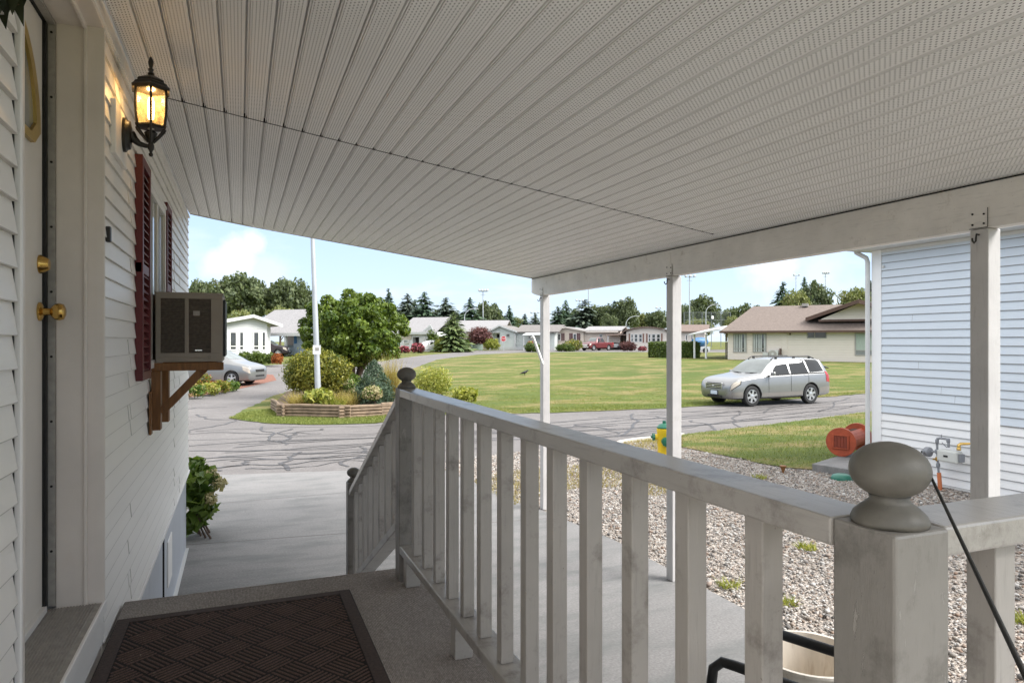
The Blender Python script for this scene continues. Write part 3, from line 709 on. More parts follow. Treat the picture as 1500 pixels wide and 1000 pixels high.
for y, zb in ((AY0 - .01, 1.575), (AY1 - .09, 1.57)):
    m = MB(); m.box(HX + .014, HX + .062, y, y + .085, zb, 1.911); m.build('upright', M['bracket'], br, bevel=.003)
    m = MB(); m.bar((HX + .062, y + .04, 1.675), (HX + .27, y + .04, 1.905), .04, .045); m.build('strut', M['bracket'], br, bevel=.002)
MB().box(HX + .012, HX + .022, AY0 - .09, AY0 - .012, 1.56, 1.80).build('backing_board', M['bracket'], br)

# porch lantern
lamp = thing('wall_lantern', 'lit black cast metal lantern with amber glass on the wall beside the door', 'wall lamp', (HX, 3.28, 2.94))
LX, LY = -.352, 3.28
def hexa_ring(mb, prof, n=6): mb.lathe(prof, (LX, LY, 0), n, ph=R(36))
m = MB(); m.lathe([(.062, 0), (.062, .010), (.052, .016), (.05, .028), (.03, .034)], (HX + .024, 3.26, 2.948), 20, 'x', sq=(1.0, 1.25)) if 0 else m.lathe([(.058, 0), (.058, .012), (.050, .018), (.047, .028), (.026, .033)], (HX + .024, LY, 2.950), 24, 'x', sq=(.8, 1.25)); m.build('wall_plate', M['iron'], lamp, True)
m = MB(); P = [(HX + .05, LY, 2.955), (HX + .065, LY, 2.935), (HX + .085, LY, 2.918), (HX + .11, LY, 2.912), (LX, LY, 2.913)]; m.tube(P, [.022, .017, .012, .009, .008], 12); m.build('arm', M['iron'], lamp, True)
m = MB(); m.lathe([(.003, 2.868), (.008, 2.872), (.009, 2.880), (.005, 2.885), (.007, 2.893), (.012, 2.9), (.013, 2.915), (.010, 2.925), (.014, 2.935), (.022, 2.955), (.026, 2.968), (.016, 2.978)], (LX, LY, 0), 16)
for k in range(6):
    w = R(36) + k * PI / 3; cx, sy = math.cos(w), math.sin(w)
    m.tube([(LX + cx * r, LY + sy * r, z) for r, z in ((.012, 2.93), (.030, 2.95), (.046, 2.968), (.060, 2.985), (.064, 2.995), (.056, 3.0))], [.005, .005, .0045, .0045, .005, .004], 6)
m.build('scroll_base', M['iron'], lamp, True)
m = MB(); hexa_ring(m, [(.050, 2.988), (.060, 2.990), (.060, 2.998), (.050, 3.0)])
for k in range(6):
    w = R(36) + k * PI / 3; cx, sy = math.cos(w), math.sin(w)
    m.tube([(LX + cx * r, LY + sy * r, z) for r, z in ((.0585, 2.996), (.064, 3.03), (.067, 3.07), (.067, 3.11), (.064, 3.15))], .0055, 6)
hexa_ring(m, [(.058, 3.146), (.068, 3.148), (.068, 3.156), (.058, 3.158)])
m.build('cage', M['iron'], lamp)
m = MB(); hexa_ring(m, [(.068, 3.152), (.082, 3.146), (.083, 3.158), (.074, 3.166), (.068, 3.176), (.058, 3.182), (.056, 3.192), (.042, 3.200), (.028, 3.207), (.014, 3.214), (.010, 3.22)])
m.build('lantern_cap', M['iron'], lamp)
m = MB(); m.lathe([(.010, 3.216), (.014, 3.222), (.007, 3.230), (.012, 3.24), (.006, 3.246), (.010, 3.262), (.011, 3.272), (.007, 3.285), (.002, 3.295)], (LX, LY, 0), 14); m.build('cap_finial', M['iron'], lamp, True)
mm, t, b = newmat('amber_lantern_glass'); tr = N(t, 'ShaderNodeBsdfTransparent'); tr.inputs[0].default_value = (1.0, .90, .70, 1); b.inputs['Base Color'].default_value = (.70, .58, .38, 1); b.inputs['Roughness'].default_value = .12
gw = ramp(t, noise(t, coords(t), 45, 3), [(.35, .22), (.7, .48)]); mx = N(t, 'ShaderNodeMixShader'); t.links.new(gw, mx.inputs[0]); t.links.new(tr.outputs[0], mx.inputs[1]); t.links.new(b.outputs[0], mx.inputs[2]); t.links.new(mx.outputs[0], t.nodes['Material Output'].inputs[0])
m = MB(); prof = [(.0555, 3.0), (.061, 3.03), (.064, 3.07), (.064, 3.11), (.061, 3.148)]; n6 = 6
for r_, z_ in prof:
    for k in range(n6):
        w = R(36) + k * PI / 3; m.v.append((LX + r_ * math.cos(w), LY + r_ * math.sin(w), z_))
for i in range(4):
    for k in range(n6): m.f.append((i * 6 + k, i * 6 + (k + 1) % 6, i * 6 + 6 + (k + 1) % 6, i * 6 + 6 + k)); m.m.append(0)
m.build('lantern_glass', mm, lamp)
mb_, t, b = newmat('lit_bulb'); b.inputs['Base Color'].default_value = (1, .8, .5, 1); b.inputs['Emission Color'].default_value = (1, .66, .26, 1); b.inputs['Emission Strength'].default_value = 6
m = MB(); m.lathe([(.004, 3.02), (.011, 3.03), (.013, 3.05), (.013, 3.10), (.010, 3.118), (.003, 3.124)], (LX, LY, 0), 14); bulb = m.build('bulb', mb_, lamp, True)
m = MB(); m.lathe([(.013, 2.985), (.013, 3.022), (.009, 3.024)], (LX, LY, 0), 14); m.build('lamp_holder', M['trim'], lamp, True)
ld = bpy.data.lights.new('lantern_light', 'POINT'); ld.energy = .5; ld.color = (1, .66, .32); ld.shadow_soft_size = .016
lo = bpy.data.objects.new('lantern_light', ld); COL.objects.link(lo); lo.location = (LX + .0, LY, 3.135)

# ================================================================== porch deck, mat, steps
deck = thing('porch_deck', 'raised porch deck covered in worn grey brown ribbed carpet', 'deck', (0, 1, 0))
m = MB()
m.box(HX + .012, .802, -2.2, 3.385, .915, .945); m.box(.803, 2.4, -2.2, .66, .915, .945)
pr = [(3.385, .945), (3.398, .943), (3.407, .936), (3.411, .926), (3.407, .915), (3.385, .912)]
m.prism([(HX + .012, y, z) for y, z in pr], (.802 - HX - .012, 0, 0))
m.build('carpet', M['carpet'], deck, bevel=.006)
m = MB(); m.box(HX + .02, .79, 3.30, 3.38, .70, .912); m.box(.70, .79, .66, 3.30, .70, .912); m.box(.79, 2.38, .57, .65, .70, .912); m.build('rim_joist', M['rail'], deck)
for x, y in ((.70, 3.2), (.70, .6), (2.2, .6), (-.3, 3.2)):
    MB().box(x, x + .09, y, y + .09, 0.018, .70).build('support_post', M['rail'], deck)
for k in range(4):
    z = .945 - .189 * (k + 1); y = 3.412 + .29 * k
    m = MB(); m.box(HX + .08, .69, y, y + .31, z - .04, z); m.box(HX + .08, .69, y + .27, y + .29, z - .189, z - .04); m.build('step', M['carpet'], deck, bevel=.005)
# woven doormat
mx0, mx1, my1, my0 = -.462, .466, 3.165, 1.55
dm = thing('doormat', 'dark brown rubber backed doormat with a basket weave of ribs', 'doormat', (0, 2.4, .945))
MB().box(mx0, mx1, my0, my1, .9455, .951).build('mat_base', M['matbase'], dm, bevel=.002)
m = MB()
for x0, x1, y0, y1 in ((mx0 + .004, mx0 + .05, my0 + .004, my1 - .004), (mx1 - .05, mx1 - .004, my0 + .004, my1 - .004), (mx0 + .05, mx1 - .05, my1 - .05, my1 - .004)): m.box(x0, x1, y0, y1, .951, .9545)
m.build('border', M['matborder'], dm, bevel=.0015)
m = MB(); cs = .112; nb = 6; X0, X1, Y0, Y1 = mx0 + .055, mx1 - .055, my0 + .02, my1 - .055
e1, e2 = Vector((math.cos(R(-54)), math.sin(R(-54)))), Vector((math.cos(R(35)), math.sin(R(35))))
def clip(p, q):
    t0, t1 = 0., 1.; d = q - p
    for i, (lo_, hi_) in enumerate(((X0, X1), (Y0, Y1))):
        if abs(d[i]) < 1e-9:
            if p[i] < lo_ or p[i] > hi_: return None
            continue
        a, b2 = (lo_ - p[i]) / d[i], (hi_ - p[i]) / d[i]
        if a > b2: a, b2 = b2, a
        t0, t1 = max(t0, a), min(t1, b2)
    return (p + d * t0, p + d * t1) if t1 - t0 > .06 else None
for i in range(-22, 23):
    for j in range(-22, 23):
        o = Vector((.0, 2.4)) + e1 * (cs * 1.02 * i) + e2 * (cs * 1.02 * j)
        for k in range(nb):
            s = (k + .5) / nb * cs
            p, q = (o + e2 * s + e1 * .003, o + e2 * s + e1 * (cs - .003)) if (i + j) % 2 else (o + e1 * s + e2 * .003, o + e1 * s + e2 * (cs - .003))
            c = clip(p, q)
            if not c: continue
            p, q = c; d = (q - p).normalized(); n_ = Vector((-d.y, d.x)); w = .0043
            prof = [(-w, .951), (-w * .6, .9536), (w * .6, .9536), (w, .951)]
            m.add([(*(e + n_ * a), z) for e in (p, q) for a, z in prof], [(0, 4, 5, 1), (1, 5, 6, 2), (2, 6, 7, 3), (0, 1, 2, 3), (7, 6, 5, 4)])
m.build('rib', M['doormat'], dm)

# ================================================================== railing
rl = thing('porch_railing', 'weathered off white wooden porch railing with square balusters and ball topped newels', 'railing', (.745, 2, .945))
RX0, RX1, RT = .70, .79, 1.856
def newel(x, y, z0, zt, fin=True):
    p = MB().box(x, x + .09, y, y + .09, z0, zt).build('newel_post', M['newel'], rl, bevel=.004)
    m = MB(); m.lathe([(.043, zt + .0005), (.044, zt + .006), (.041, zt + .013), (.034, zt + .020), (.026, zt + .026), (.022, zt + .031), (.024, zt + .036)] + [(.0458 * math.cos(a), zt + .066 + .0345 * math.sin(a)) for a in [R(-62 + 8 * i) for i in range(19)]] + [(.002, zt + .1008)], (x + .045, y + .045, 0), 40)
    m.build('finial', M['finial'], p, True, auto=0); return p
newel(RX0, .565, .945, RT); newel(RX0, 3.19, .945, RT); newel(RX0 - .005, 4.80, .02, 1.10)
MB().box(RX0, RX1, .657, 3.188, RT - .037, RT).build('top_rail', M['rail'], rl, bevel=.004)
MB().box(RX0, RX1, .657, 3.188, 1.080, 1.117).build('bottom_rail', M['rail'], rl, bevel=.004)
MB().box(.792, 2.35, .572, .662, RT - .037, RT).build('top_rail', M['rail'], rl, bevel=.004)
MB().box(.792, 2.35, .572, .662, 1.080, 1.117).build('bottom_rail', M['rail'], rl, bevel=.004)
for y in (3.10, 2.33, 1.55, .75): MB().box(RX0 + .012, RX1 - .012, y, y + .06, .946, 1.0795).build('spacer_block', M['rail'], rl, bevel=.003)
by = [3.046, 2.863, 2.68, 2.494, 2.313, 2.133, 1.943, 1.756, 1.582, 1.402, 1.214, 1.03, .848]
first = None
def bal(x, y, z0, z1):
    return MB().box(x, x + .04, y - .04, y, z0, z1).build('baluster', M['baluster'], rl, bevel=.0025)
for y in by: bal(.725, y, 1.1175, RT - .0375)
for x in (.922, 1.105, 1.285, 1.465, 1.645, 1.825, 2.005, 2.185): bal(x, .637, 1.1175, RT - .0375)
# stair rail
def zr(y): return 1.81 - .497 * (y - 3.28)
m = MB(); m.hexa([(RX0, 3.282, zr(3.282) - .04), (RX1, 3.282, zr(3.282) - .04), (RX1, 4.86, zr(4.86) - .04), (RX0, 4.86, zr(4.86) - .04)], [(RX0, 3.282, zr(3.282)), (RX1, 3.282, zr(3.282)), (RX1, 4.86, zr(4.86)), (RX0, 4.86, zr(4.86))]); m.build('stair_handrail', M['rail'], rl, bevel=.004)
def zq(y): return 1.21 - .515 * (y - 3.28)
m = MB(); m.hexa([(RX0, 3.282, zq(3.282) - .045), (RX1, 3.282, zq(3.282) - .045), (RX1, 4.80, zq(4.80) - .045), (RX0, 4.80, zq(4.80) - .045)], [(RX0, 3.282, zq(3.282)), (RX1, 3.282, zq(3.282)), (RX1, 4.80, zq(4.80)), (RX0, 4.80, zq(4.80))]); m.build('stair_bottom_rail', M['rail'], rl, bevel=.004)
for k in range(8):
    y = 3.47 + .176 * k
    m = MB(); x = .725; m.hexa([(x, y, zq(y)), (x + .04, y, zq(y)), (x + .04, y + .04, zq(y + .04)), (x, y + .04, zq(y + .04))], [(x, y, zr(y) - .042), (x + .04, y, zr(y) - .042), (x + .04, y + .04, zr(y + .04) - .042), (x, y + .04, zr(y + .04) - .042)]); m.build('baluster', M['baluster'], rl, bevel=.0025)

# ================================================================== porch cover
pc = thing('porch_cover', 'porch roof of white perforated soffit panels on a painted beam and square posts', 'porch roof', (3.49, 3, 0))
BX0, BX1 = 3.45, 3.53
def zs(x): return 3.346 - .1186 * (x + .48)
def yf(x): return 7.6 + .1 * x + (-.10 * max(0, 1 - (x + .48) / .5))
def ysm(x): return 3.945 + .09 * x
def soffit(ya, yb, dz):
    prof = []; x = -.468
    k = 0
    while True:
        x0 = -.48 + .1 * k
        if x0 > BX0: break
        for dx, h in ((0, 0), (.0005, .024), (.0085, .024), (.009, .002), (.0135, .002), (.0137, .010), (.0172, .010), (.0174, 0)):
            xx = x0 + dx
            if -.47 <= xx <= BX0 - .002: prof.append((xx, zs(xx) + h + dz))
        k += 1
    prof.append((BX0 - .002, zs(BX0) + dz)); m = MB(); n = len(prof)
    for f_ in (ya, yb):
        for x_, z_ in prof: m.v.append((x_, f_(x_), z_))
    for i in range(n - 1): m.f.append((i, i + 1, n + i + 1, n + i)); m.m.append(0)
    return m.build('soffit', M['soffit'], pc)
soffit(lambda x: -.5, lambda x: ysm(x) - .003, 0); soffit(lambda x: ysm(x) + .004, yf, .004)
m = MB(); xs_ = []
for k in range(40):
    x0 = -.48 + .1 * k
    if x0 < BX0 - .05: xs_ += [(x0 - .003, .0), (x0 + .002, .0045), (x0 + .014, .0045), (x0 + .019, .0)]
xs_ = [(x, w_) for x, w_ in xs_ if x > -.46]
for (xa, wa), (xb, wb) in zip(xs_, xs_[1:]): m.hexa([(xa, ysm(xa) - .003 - wa, zs(xa) - .0022), (xb, ysm(xb) - .003 - wb, zs(xb) - .0022), (xb, ysm(xb) + .004 + wb, zs(xb) - .0022), (xa, ysm(xa) + .004 + wa, zs(xa) - .0022)], [(xa, ysm(xa) - .003, zs(xa) + .02), (xb, ysm(xb) - .003, zs(xb) + .02), (xb, ysm(xb) + .003, zs(xb) + .02), (xa, ysm(xa) + .003, zs(xa) + .02)])
m.build('seam_gap', M['black'], pc)
m = MB(); m.hexa([(-.46, -.5, zs(-.46) + .07), (3.66, -.5, zs(3.66) + .07), (3.66, yf(3.66) + .02, zs(3.66) + .07), (-.46, yf(-.46) + .02, zs(-.46) + .07)], [(-.46, -.5, zs(-.46) + .11), (3.66, -.5, zs(3.66) + .11), (3.66, yf(3.66) + .02, zs(3.66) + .11), (-.46, yf(-.46) + .02, zs(-.46) + .11)])
m.build('roof_sheet', M['fascia_white'], pc)
m = MB(); A = [(-.46, yf(-.46))] + [(x, yf(x)) for x in (-.2, .1, 1, 2, 3, 3.6)]
for (xa, ya), (xb, yb) in zip(A, A[1:]): m.hexa([(xa, ya + .002, zs(xa) - .004), (xb, yb + .002, zs(xb) - .004), (xb, yb + .018, zs(xb) - .004), (xa, ya + .018, zs(xa) - .004)], [(xa, ya + .002, zs(xa) + .12), (xb, yb + .002, zs(xb) + .12), (xb, yb + .018, zs(xb) + .12), (xa, ya + .018, zs(xa) + .12)])
m.build('fascia', M['fascia_white'], pc)
m = MB()
for ya, yb in ((-.5, 4.955), (4.958, 7.98)):
    pts = [(ya, 2.645), (yb, 2.645), (yb, 2.90), (ya, 2.90)] if yb < 7 else [(ya, 2.645), (7.74, 2.645), (7.90, 2.675), (7.98, 2.70), (7.98, 2.90), (ya, 2.90)]
    m.prism([(BX0, y, z) for y, z in pts], (BX1 - BX0, 0, 0))
m.build('beam', M['beam'], pc, bevel=.004)
MB().box(BX0 - .004, BX0 + .001, -.5, 7.95, 2.868, 2.876).build('beam_gap', M['dark'], pc)
for i, y in enumerate((7.62, 4.93, 2.27, -.40)):
    p = MB().box(BX0, BX0 + .092, y, y + .092, .018, 2.643).build('post', M['post'], pc, bevel=.004)
    m = MB(); m.box(BX0 - .004, BX0 - .0005, y + .002, y + .09, 2.65, 2.745); m.build('plate', M['beam'], p, bevel=.001)
    for yy_, zz_ in ((y + .018, 2.715), (y + .075, 2.722), (y + .018, 2.668), (y + .075, 2.668)): MB().lathe([(.005, 0), (.005, -.004), (.002, -.005)], (BX0 - .0045, yy_, zz_), 8, 'x').build('bolt', M['dark'], p)
    m = MB(); m.box(BX0 - .0052, BX0 - .0042, y, y + .092, 2.6465, 2.650); m.box(BX0 - .0052, BX0 - .0042, y - .001, y + .002, 2.65, 2.745)
    m.build('plate_seam', M['dark'], p)
    m = MB(); m.tube([(BX0 - .001, y + .045, 2.615), (BX0 - .02, y + .045, 2.617), (BX0 - .024, y + .045, 2.60), (BX0 - .026, y + .045, 2.582), (BX0 - .038, y + .045, 2.572), (BX0 - .05, y + .045, 2.582), (BX0 - .052, y + .045, 2.596)], .0045, 8); m.build('hook', M['iron'], p, True)
m = MB(); a = at(795, 533, 8.22); b = at(781.5, 495, 8.22); m.tube([a, b], .017, 10); m.tube([b, b + Vector((-.02, 0, .02))], .022, 10); m.build('flag_holder', M['whitepaint'], pc, True)
# thin black pole leaning on the near newel
a, b = at(1359, 688, .832), at(1500, 985, .60); d = (b - a); end = a + d * ((a.z - .95) / -d.z)
m = MB(); m.tube([a, a + d * .5, b, a + d * 2.5, end], [.0016, .0021, .0028, .0042, .0055], 10)
tag(m.build('thin_pole', M['black'], None, True), 'thin tapering black pole leaning against the ball of the near railing newel', 'pole')
# round tub in a tubular frame beyond the railing
tb = thing('garden_cart', 'round white tub held in a black tubular frame on the driveway behind the railing', 'cart', (1.75, 1.9, .018))
def tubeP(px_, Z): return [at(u, v, Z_) for (u, v), Z_ in zip(px_, Z)]
t1 = tubeP([(1043, 1085), (1042, 1000), (1045, 978), (1058, 969), (1078, 975), (1180, 1012), (1420, 1095)], [2.6, 2.6, 2.6, 2.6, 2.56, 2.3, 1.9])
t2 = tubeP([(1106, 917), (1145, 929), (1230, 956), (1420, 1016)], [2.95, 2.72, 2.5, 2.2])
m = MB(); m.tube(t1, .0195, 12); m.build('handle', M['black'], tb, True)
m = MB(); m.tube(t2, .0195, 12); m.build('handle', M['black'], tb, True)
tc = at(1185, 1010, 3.12); zt = zh(955, 3.12)
m = MB(); m.lathe([(.19, .06), (.20, .07), (.225, zt - .1), (.232, zt - .02), (.242, zt - .012), (.242, zt), (.226, zt), (.218, zt - .06), (.18, .10), (.001, .10)], (tc.x, tc.y, 0), 40); m.build('tub', pm('stained_white_plastic', (.66, .60, .52), .45, .10, 5, stretch=(6, 6, .8), dirt=(.34, .24, .15), dscale=4, dthr=(.55, .85)), tb, True)
m = MB()
for p in (t1[1], t2[0]): m.tube([p, (p.x, p.y, .03)], .0185, 10)
m.tube([(t1[1].x, t1[1].y, .12), (t2[0].x, t2[0].y, .12)], .016, 8); m.tube([t1[6], t2[3]], .0185, 10)
m.build('cart_frame', M['black'], tb, True)
# ================================================================== pale blue neighbour house
NX, NY = 9.27, 7.87
nb = thing('neighbour_house', 'pale blue and white vinyl sided house across the gravel at the right', 'house', (NX, 5, 0))
m = MB(); laps(m, (NX, NY - .02), (NX, -3), .98, 3.50, .1155, .014, 0, .0065)
for y, k in ((6.75, 3), (6.55, 2), (7.2, 12), (5.2, 8), (4.9, 9), (7.1, 6)): z = .98 + .1155 * k; m.hexa([(NX - .0142, y, z + .004), (NX - .001, y, z + .004), (NX - .001, y + .003, z + .004), (NX - .0142, y + .003, z + .004)], [(NX - .002, y, z + .11), (NX, y, z + .11), (NX, y + .003, z + .11), (NX - .002, y + .003, z + .11)], 1)
m.build('siding', [M['blue_siding'], M['grime_shade']], nb)
m = MB(); laps(m, (NX, NY - .02), (NX, -3), .05, .98, .1155, .014, 0, .0055); m.build('lower_siding', [M['white_siding'], M['grime_shade']], nb)
m = MB(); m.box(NX + .004, NX + 9, -3, NY - .004, .0, 3.52); m.build('wall', M['blue_siding'], nb)
m = MB(); m.box(NX - .022, NX + .09, NY - .15, NY + .022, .02, 3.50); m.build('corner_trim', M['white_siding'], nb, bevel=.004)
m = MB(); m.box(NX - .03, NX - .006, -3, NY - .155, 3.455, 3.50); m.box(NX - .016, NX - .002, -3, NY - .155, .02, .05); m.build('trim', M['fascia_white'], nb)
m = MB(); m.box(NX - .35, NX + 9.3, -3.2, NY + .2, 3.503, 3.52); m.box(NX - .36, NX - .34, -3.2, NY + .2, 3.503, 3.66); m.box(NX - .34, NX + 9.3, NY + .18, NY + .2, 3.521, 3.66); m.build('eave', M['fascia_white'], nb)
m = MB(); m.hexa([(NX - .4, -3.2, 3.662), (NX + 9.4, -3.2, 3.662), (NX + 9.4, NY + .22, 3.662), (NX - .4, NY + .22, 3.662)], [(NX + 4.4, -3.2, 5.0), (NX + 4.6, -3.2, 5.0), (NX + 4.6, NY + .22, 5.0), (NX + 4.4, NY + .22, 5.0)]); m.build('roof', M['shingle_grey'], nb)
m = MB(); dx, dy = NX - .07, NY + .0
m.tube([(NX - .10, NY + .25, 3.55), (NX - .10, NY + .24, 3.50), (NX - .055, NY + .09, 3.40), (NX - .055, NY + .065, 3.33), (NX - .055, NY + .062, .18), (NX - .09, NY + .12, .08), (NX - .12, NY + .3, .05)], .036, 8)
m.tube([(NX - .35, NY + .26, 3.57), (NX + 2, NY + .26, 3.57)], .05, 8); m.build('downspout', M['fascia_white'], nb, bevel=.002)
m = MB(); m.lathe([(.02, 0), (.02, -.02), (.008, -.022)], (NX - .012, NY - .19, 3.235), 12, 'x'); m.build('hook_eye', M['fascia_white'], nb)

# gas meter
GX = 9.07; GZ_ = 9.55
def gm(u, v):
    a = (u - 750) / F; y = GX * (C - a * S) / (S + a * C); Z = GX * S + y * C; return Vector((GX, y, CZ + (500 - v) / F * Z))
gas = thing('gas_meter', 'natural gas meter with grey pipes and regulator on the white siding of the blue house', 'gas meter', (GX, 6.6, 0))
M['sleeve'] = pm('orange_pipe_sleeve', (.52, .16, .06), .6, .12, 8); M['pipegrey'] = pm('grey_painted_pipe', (.22, .23, .25), .45, .15, 12, bmp=.15, bscale=40); M['meterbox'] = pm('pale_meter_case', (.56, .57, .54), .45, .05, 8)
b0 = gm(1377.5, 716); b0.z = .0
m = MB(); m.tube([b0, gm(1375.5, 692)], .027, 12); m.build('riser_sleeve', M['sleeve'], gas, True)
m = MB(); q = [gm(1375, 692), gm(1373.3, 672), gm(1372.5, 645), gm(1373.5, 642.5), gm(1377, 641.5), gm(1385, 642.5), gm(1388.5, 644), gm(1389.5, 647), gm(1389.5, 655)]; m.tube(q, [.014, .014, .016, .019, .016, .016, .019, .017, .017], 12)
for (u, v, r_) in ((1374.2, 681, .026), (1373, 661, .032), (1372.6, 646, .023), (1389, 645, .024)): c = gm(u, v); m.lathe([(r_ * .7, -.03), (r_, -.02), (r_, .02), (r_ * .7, .03)], c, 12)
m.tube([gm(1379, 641.5), gm(1379, 636)], .006, 8); m.tube([gm(1380, 648), gm(1387, 655)], .006, 8)
m.build('pipe', M['pipegrey'], gas, True)
c = gm(1359.5, 661.5); m = MB(); m.lathe([(.012, .08), (.02, .075), (.022, .05), (.055, .045), (.068, .03), (.072, .0), (.068, -.03), (.05, -.042), (.03, -.05)], c, 24, 'x' if 0 else 'y'); m.tube([c, gm(1373, 661)], .014, 10); m.tube([c + Vector((-.03, 0, 0)), c + Vector((-.10, .02, .003))], .022, 12); rg = m.build('regulator', M['pipegrey'], gas, True)
m = MB(); m.tube([c + Vector((-.095, .019, .003)), c + Vector((-.104, .021, .003))], .013, 10); m.build('vent', M['black'], rg)
m = MB(); c = gm(1372.5, 672); m.lathe([(.014, -.03), (.022, -.022), (.022, .022), (.014, .03)], c, 10); m.tube([c + Vector((-.02, .0, 0)), c + Vector((-.055, .02, .0))], .012, 8); m.build('shutoff_valve', M['brass'], gas, True)
p0, p1 = gm(1378, 656), gm(1407, 680); m = MB(); m.box(GX - .085, GX + .06, p1.y, p0.y, p1.z + .01, p0.z - .01); mb_ = m.build('meter_body', M['meterbox'], gas, bevel=.02)
m = MB(); m.box(GX - .09, GX - .084, p1.y + .12, p1.y + .18, p0.z - .10, p0.z - .075); m.build('index_window', M['black'], mb_)
m = MB(); m.box(GX - .05, GX + .05, p1.y - .03, p1.y - .002, p1.z + .03, p0.z - .04); m.build('side_flange', M['pipegrey'], mb_, bevel=.006)
m = MB(); c = gm(1404.5, 652); m.tube([gm(1404.5, 657), c, c + Vector((.02, -.01, .02)), (NX - .03, c.y - .12, c.z + .03), (NX, c.y - .22, c.z + .03)], [.022, .024, .02, .014, .013], 12); m.lathe([(.028, -.03), (.028, .0), (.02, .01)], gm(1404.5, 656), 8); m.build('outlet_pipe', M['brass'], gas, True)

# barrel hose reel on its concrete slab
sl0, sl1, sl2 = gr(1190, 690), gr(1240, 684), gr(1258, 668)
sl = [sl0, gr(1252, 700), gr(1330, 672), gr(1262, 664)]
m = MB(); pad = [gr(1189.5, 691), gr(1262, 703), gr(1320, 683), gr(1245, 673)]
m.hexa([(p.x, p.y, -.1) for p in pad], [(p.x, p.y, p.z + .135) for p in pad]); tag(m.build('concrete_pad', M['concrete'], None, bevel=.012), 'small raised concrete pad under the red hose reel by the gravel', 'concrete pad')
c1, c2 = at(1231.5, 656.5, 11.55), at(1256.5, 646.5, 12.25); padz = hz(c1.x, c1.y) + .135; RR = .243; c1.z = c2.z = padz + RR
ax = (c2 - c1).normalized(); sd = Vector((-ax.y, ax.x, 0)); up = Vector((0, 0, 1))
M['redpanel'] = pm('inset_shade_planks', (.20, .035, .016), .6, .2, 8, bmp=.3, bscale=30)  # darker red paints the shade of an inset panel
hr = thing('hose_reel', 'red stained wooden hose reel with round ends on a concrete pad', 'hose reel', (c1.x, c1.y, padz))
def disc(mb, c, r, t, n=40):
    a = [c + (sd * math.cos(w) + up * math.sin(w)) * r for w in [2 * PI * i / n for i in range(n)]]; mb.prism(a, ax * t)
for cc, s in ((c1, 1), (c2 - ax * .05, -1)):
    m = MB(); disc(m, cc, RR, .05); e = m.build('end_disc', M['redwood'], hr, bevel=.006)
    if s == 1:
        m = MB(); h = .105
        def sq(x, z): return cc - ax * .002 + sd * x + up * z
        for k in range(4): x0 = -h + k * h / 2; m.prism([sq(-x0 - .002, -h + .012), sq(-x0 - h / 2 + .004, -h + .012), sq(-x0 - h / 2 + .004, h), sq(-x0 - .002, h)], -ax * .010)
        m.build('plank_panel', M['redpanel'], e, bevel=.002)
        m = MB()
        for x0, x1, z0, z1 in ((-h - .03, h + .03, h, h + .022), (-h - .03, h + .03, -h - .012, -h + .01), (-h - .028, -h, -h, h), (h, h + .028, -h, h)): m.prism([sq(x0, z0), sq(x1, z0), sq(x1, z1), sq(x0, z1)], -ax * .018)
        m.build('panel_frame', M['redwood'], e, bevel=.003)
m = MB(); L = (c2 - c1).length
for k in range(14):
    w = PI * (-.12 + 1.24 * k / 13) - .1
    if .38 < k / 13 < .62: continue
    r0 = RR * .70; d = sd * math.cos(w) + up * math.sin(w); m.bar(c1 + d * r0 + ax * .05, c2 + d * r0 - ax * .05, .075, .018, d)
m.build('slat', M['redwood'], hr, bevel=.002)
m = MB(); pts = []
for i in range(260):
    w = i * .34; s = .1 + (L - .2) * (.5 - .5 * math.cos(i / 260 * PI * 3)); r_ = .12 + .012 * (i // 86); pts.append(c1 + ax * s + (sd * math.cos(w) + up * math.sin(w)) * r_)
m.tube(pts, .012, 6); m.build('hose', pm('dark_hose', (.10, .06, .045), .5, .2, 8), hr, True)
m = MB(); p = gr(1233, 703); m.lathe([(.15, 0), (.15, .04), (.13, .075), (.08, .095), (.002, .1)], p, 24); tag(m.build('valve_cover', pm('green_plastic', (.01, .13, .085), .4, .1, 6), None, True), 'small green plastic valve cover lying in the gravel by the hose reel', 'valve cover')
p = gr(1147, 694); g2 = thing('garden_spotlight', 'small brown cone shaped garden light standing in the gravel', 'garden light', p)
m = MB(); m.lathe([(.012, 0), (.014, .03), (.04, .10), (.055, .125), (.05, .135), (.01, .14)], p, 16); m.build('lamp_hood', M['bracket'], g2, True)
m = MB(); m.tube([p - Vector((0, 0, .05)), p + Vector((0, 0, .04))], .008, 6); m.build('stake', M['iron'], g2)
# hydrant
p = gd(973, 11.6); hy = thing('fire_hydrant', 'yellow fire hydrant with green cap and nozzle beside the middle porch post', 'fire hydrant', p)
M['hyellow'] = pm('hydrant_yellow', (.72, .50, .015), .4, .06, 6); M['hgreen'] = pm('hydrant_green', (.012, .13, .075), .35, .1, 8)
m = MB(); m.lathe([(.15, 0), (.15, .05), (.115, .055), (.11, .3), (.12, .33), (.12, .52), (.128, .54), (.128, .60), (.10, .615)], p, 28); m.build('barrel', M['hyellow'], hy, True)
m = MB(); m.lathe([(.125, .612), (.125, .628), (.112, .642), (.09, .667), (.055, .685), (.03, .695), (.028, .735), (.001, .737)], p, 28); m.build('bonnet', M['hgreen'], hy, True)
for s in (-1, 1):
    m = MB(); d = Vector((C, -S, 0)) * s; c = p + Vector((0, 0, .46)); m.tube([c + d * .09, c + d * .16], .05, 16); q = m.build('nozzle', M['hyellow'], hy, True)
    m = MB(); m.tube([c + d * .16, c + d * .165, c + d * .20, c + d * .205], [.055, .062, .062, .02], 8); m.tube([c + d * .2, c + d * .23], .02, 5); m.build('nozzle_cap', M['hgreen'], q)
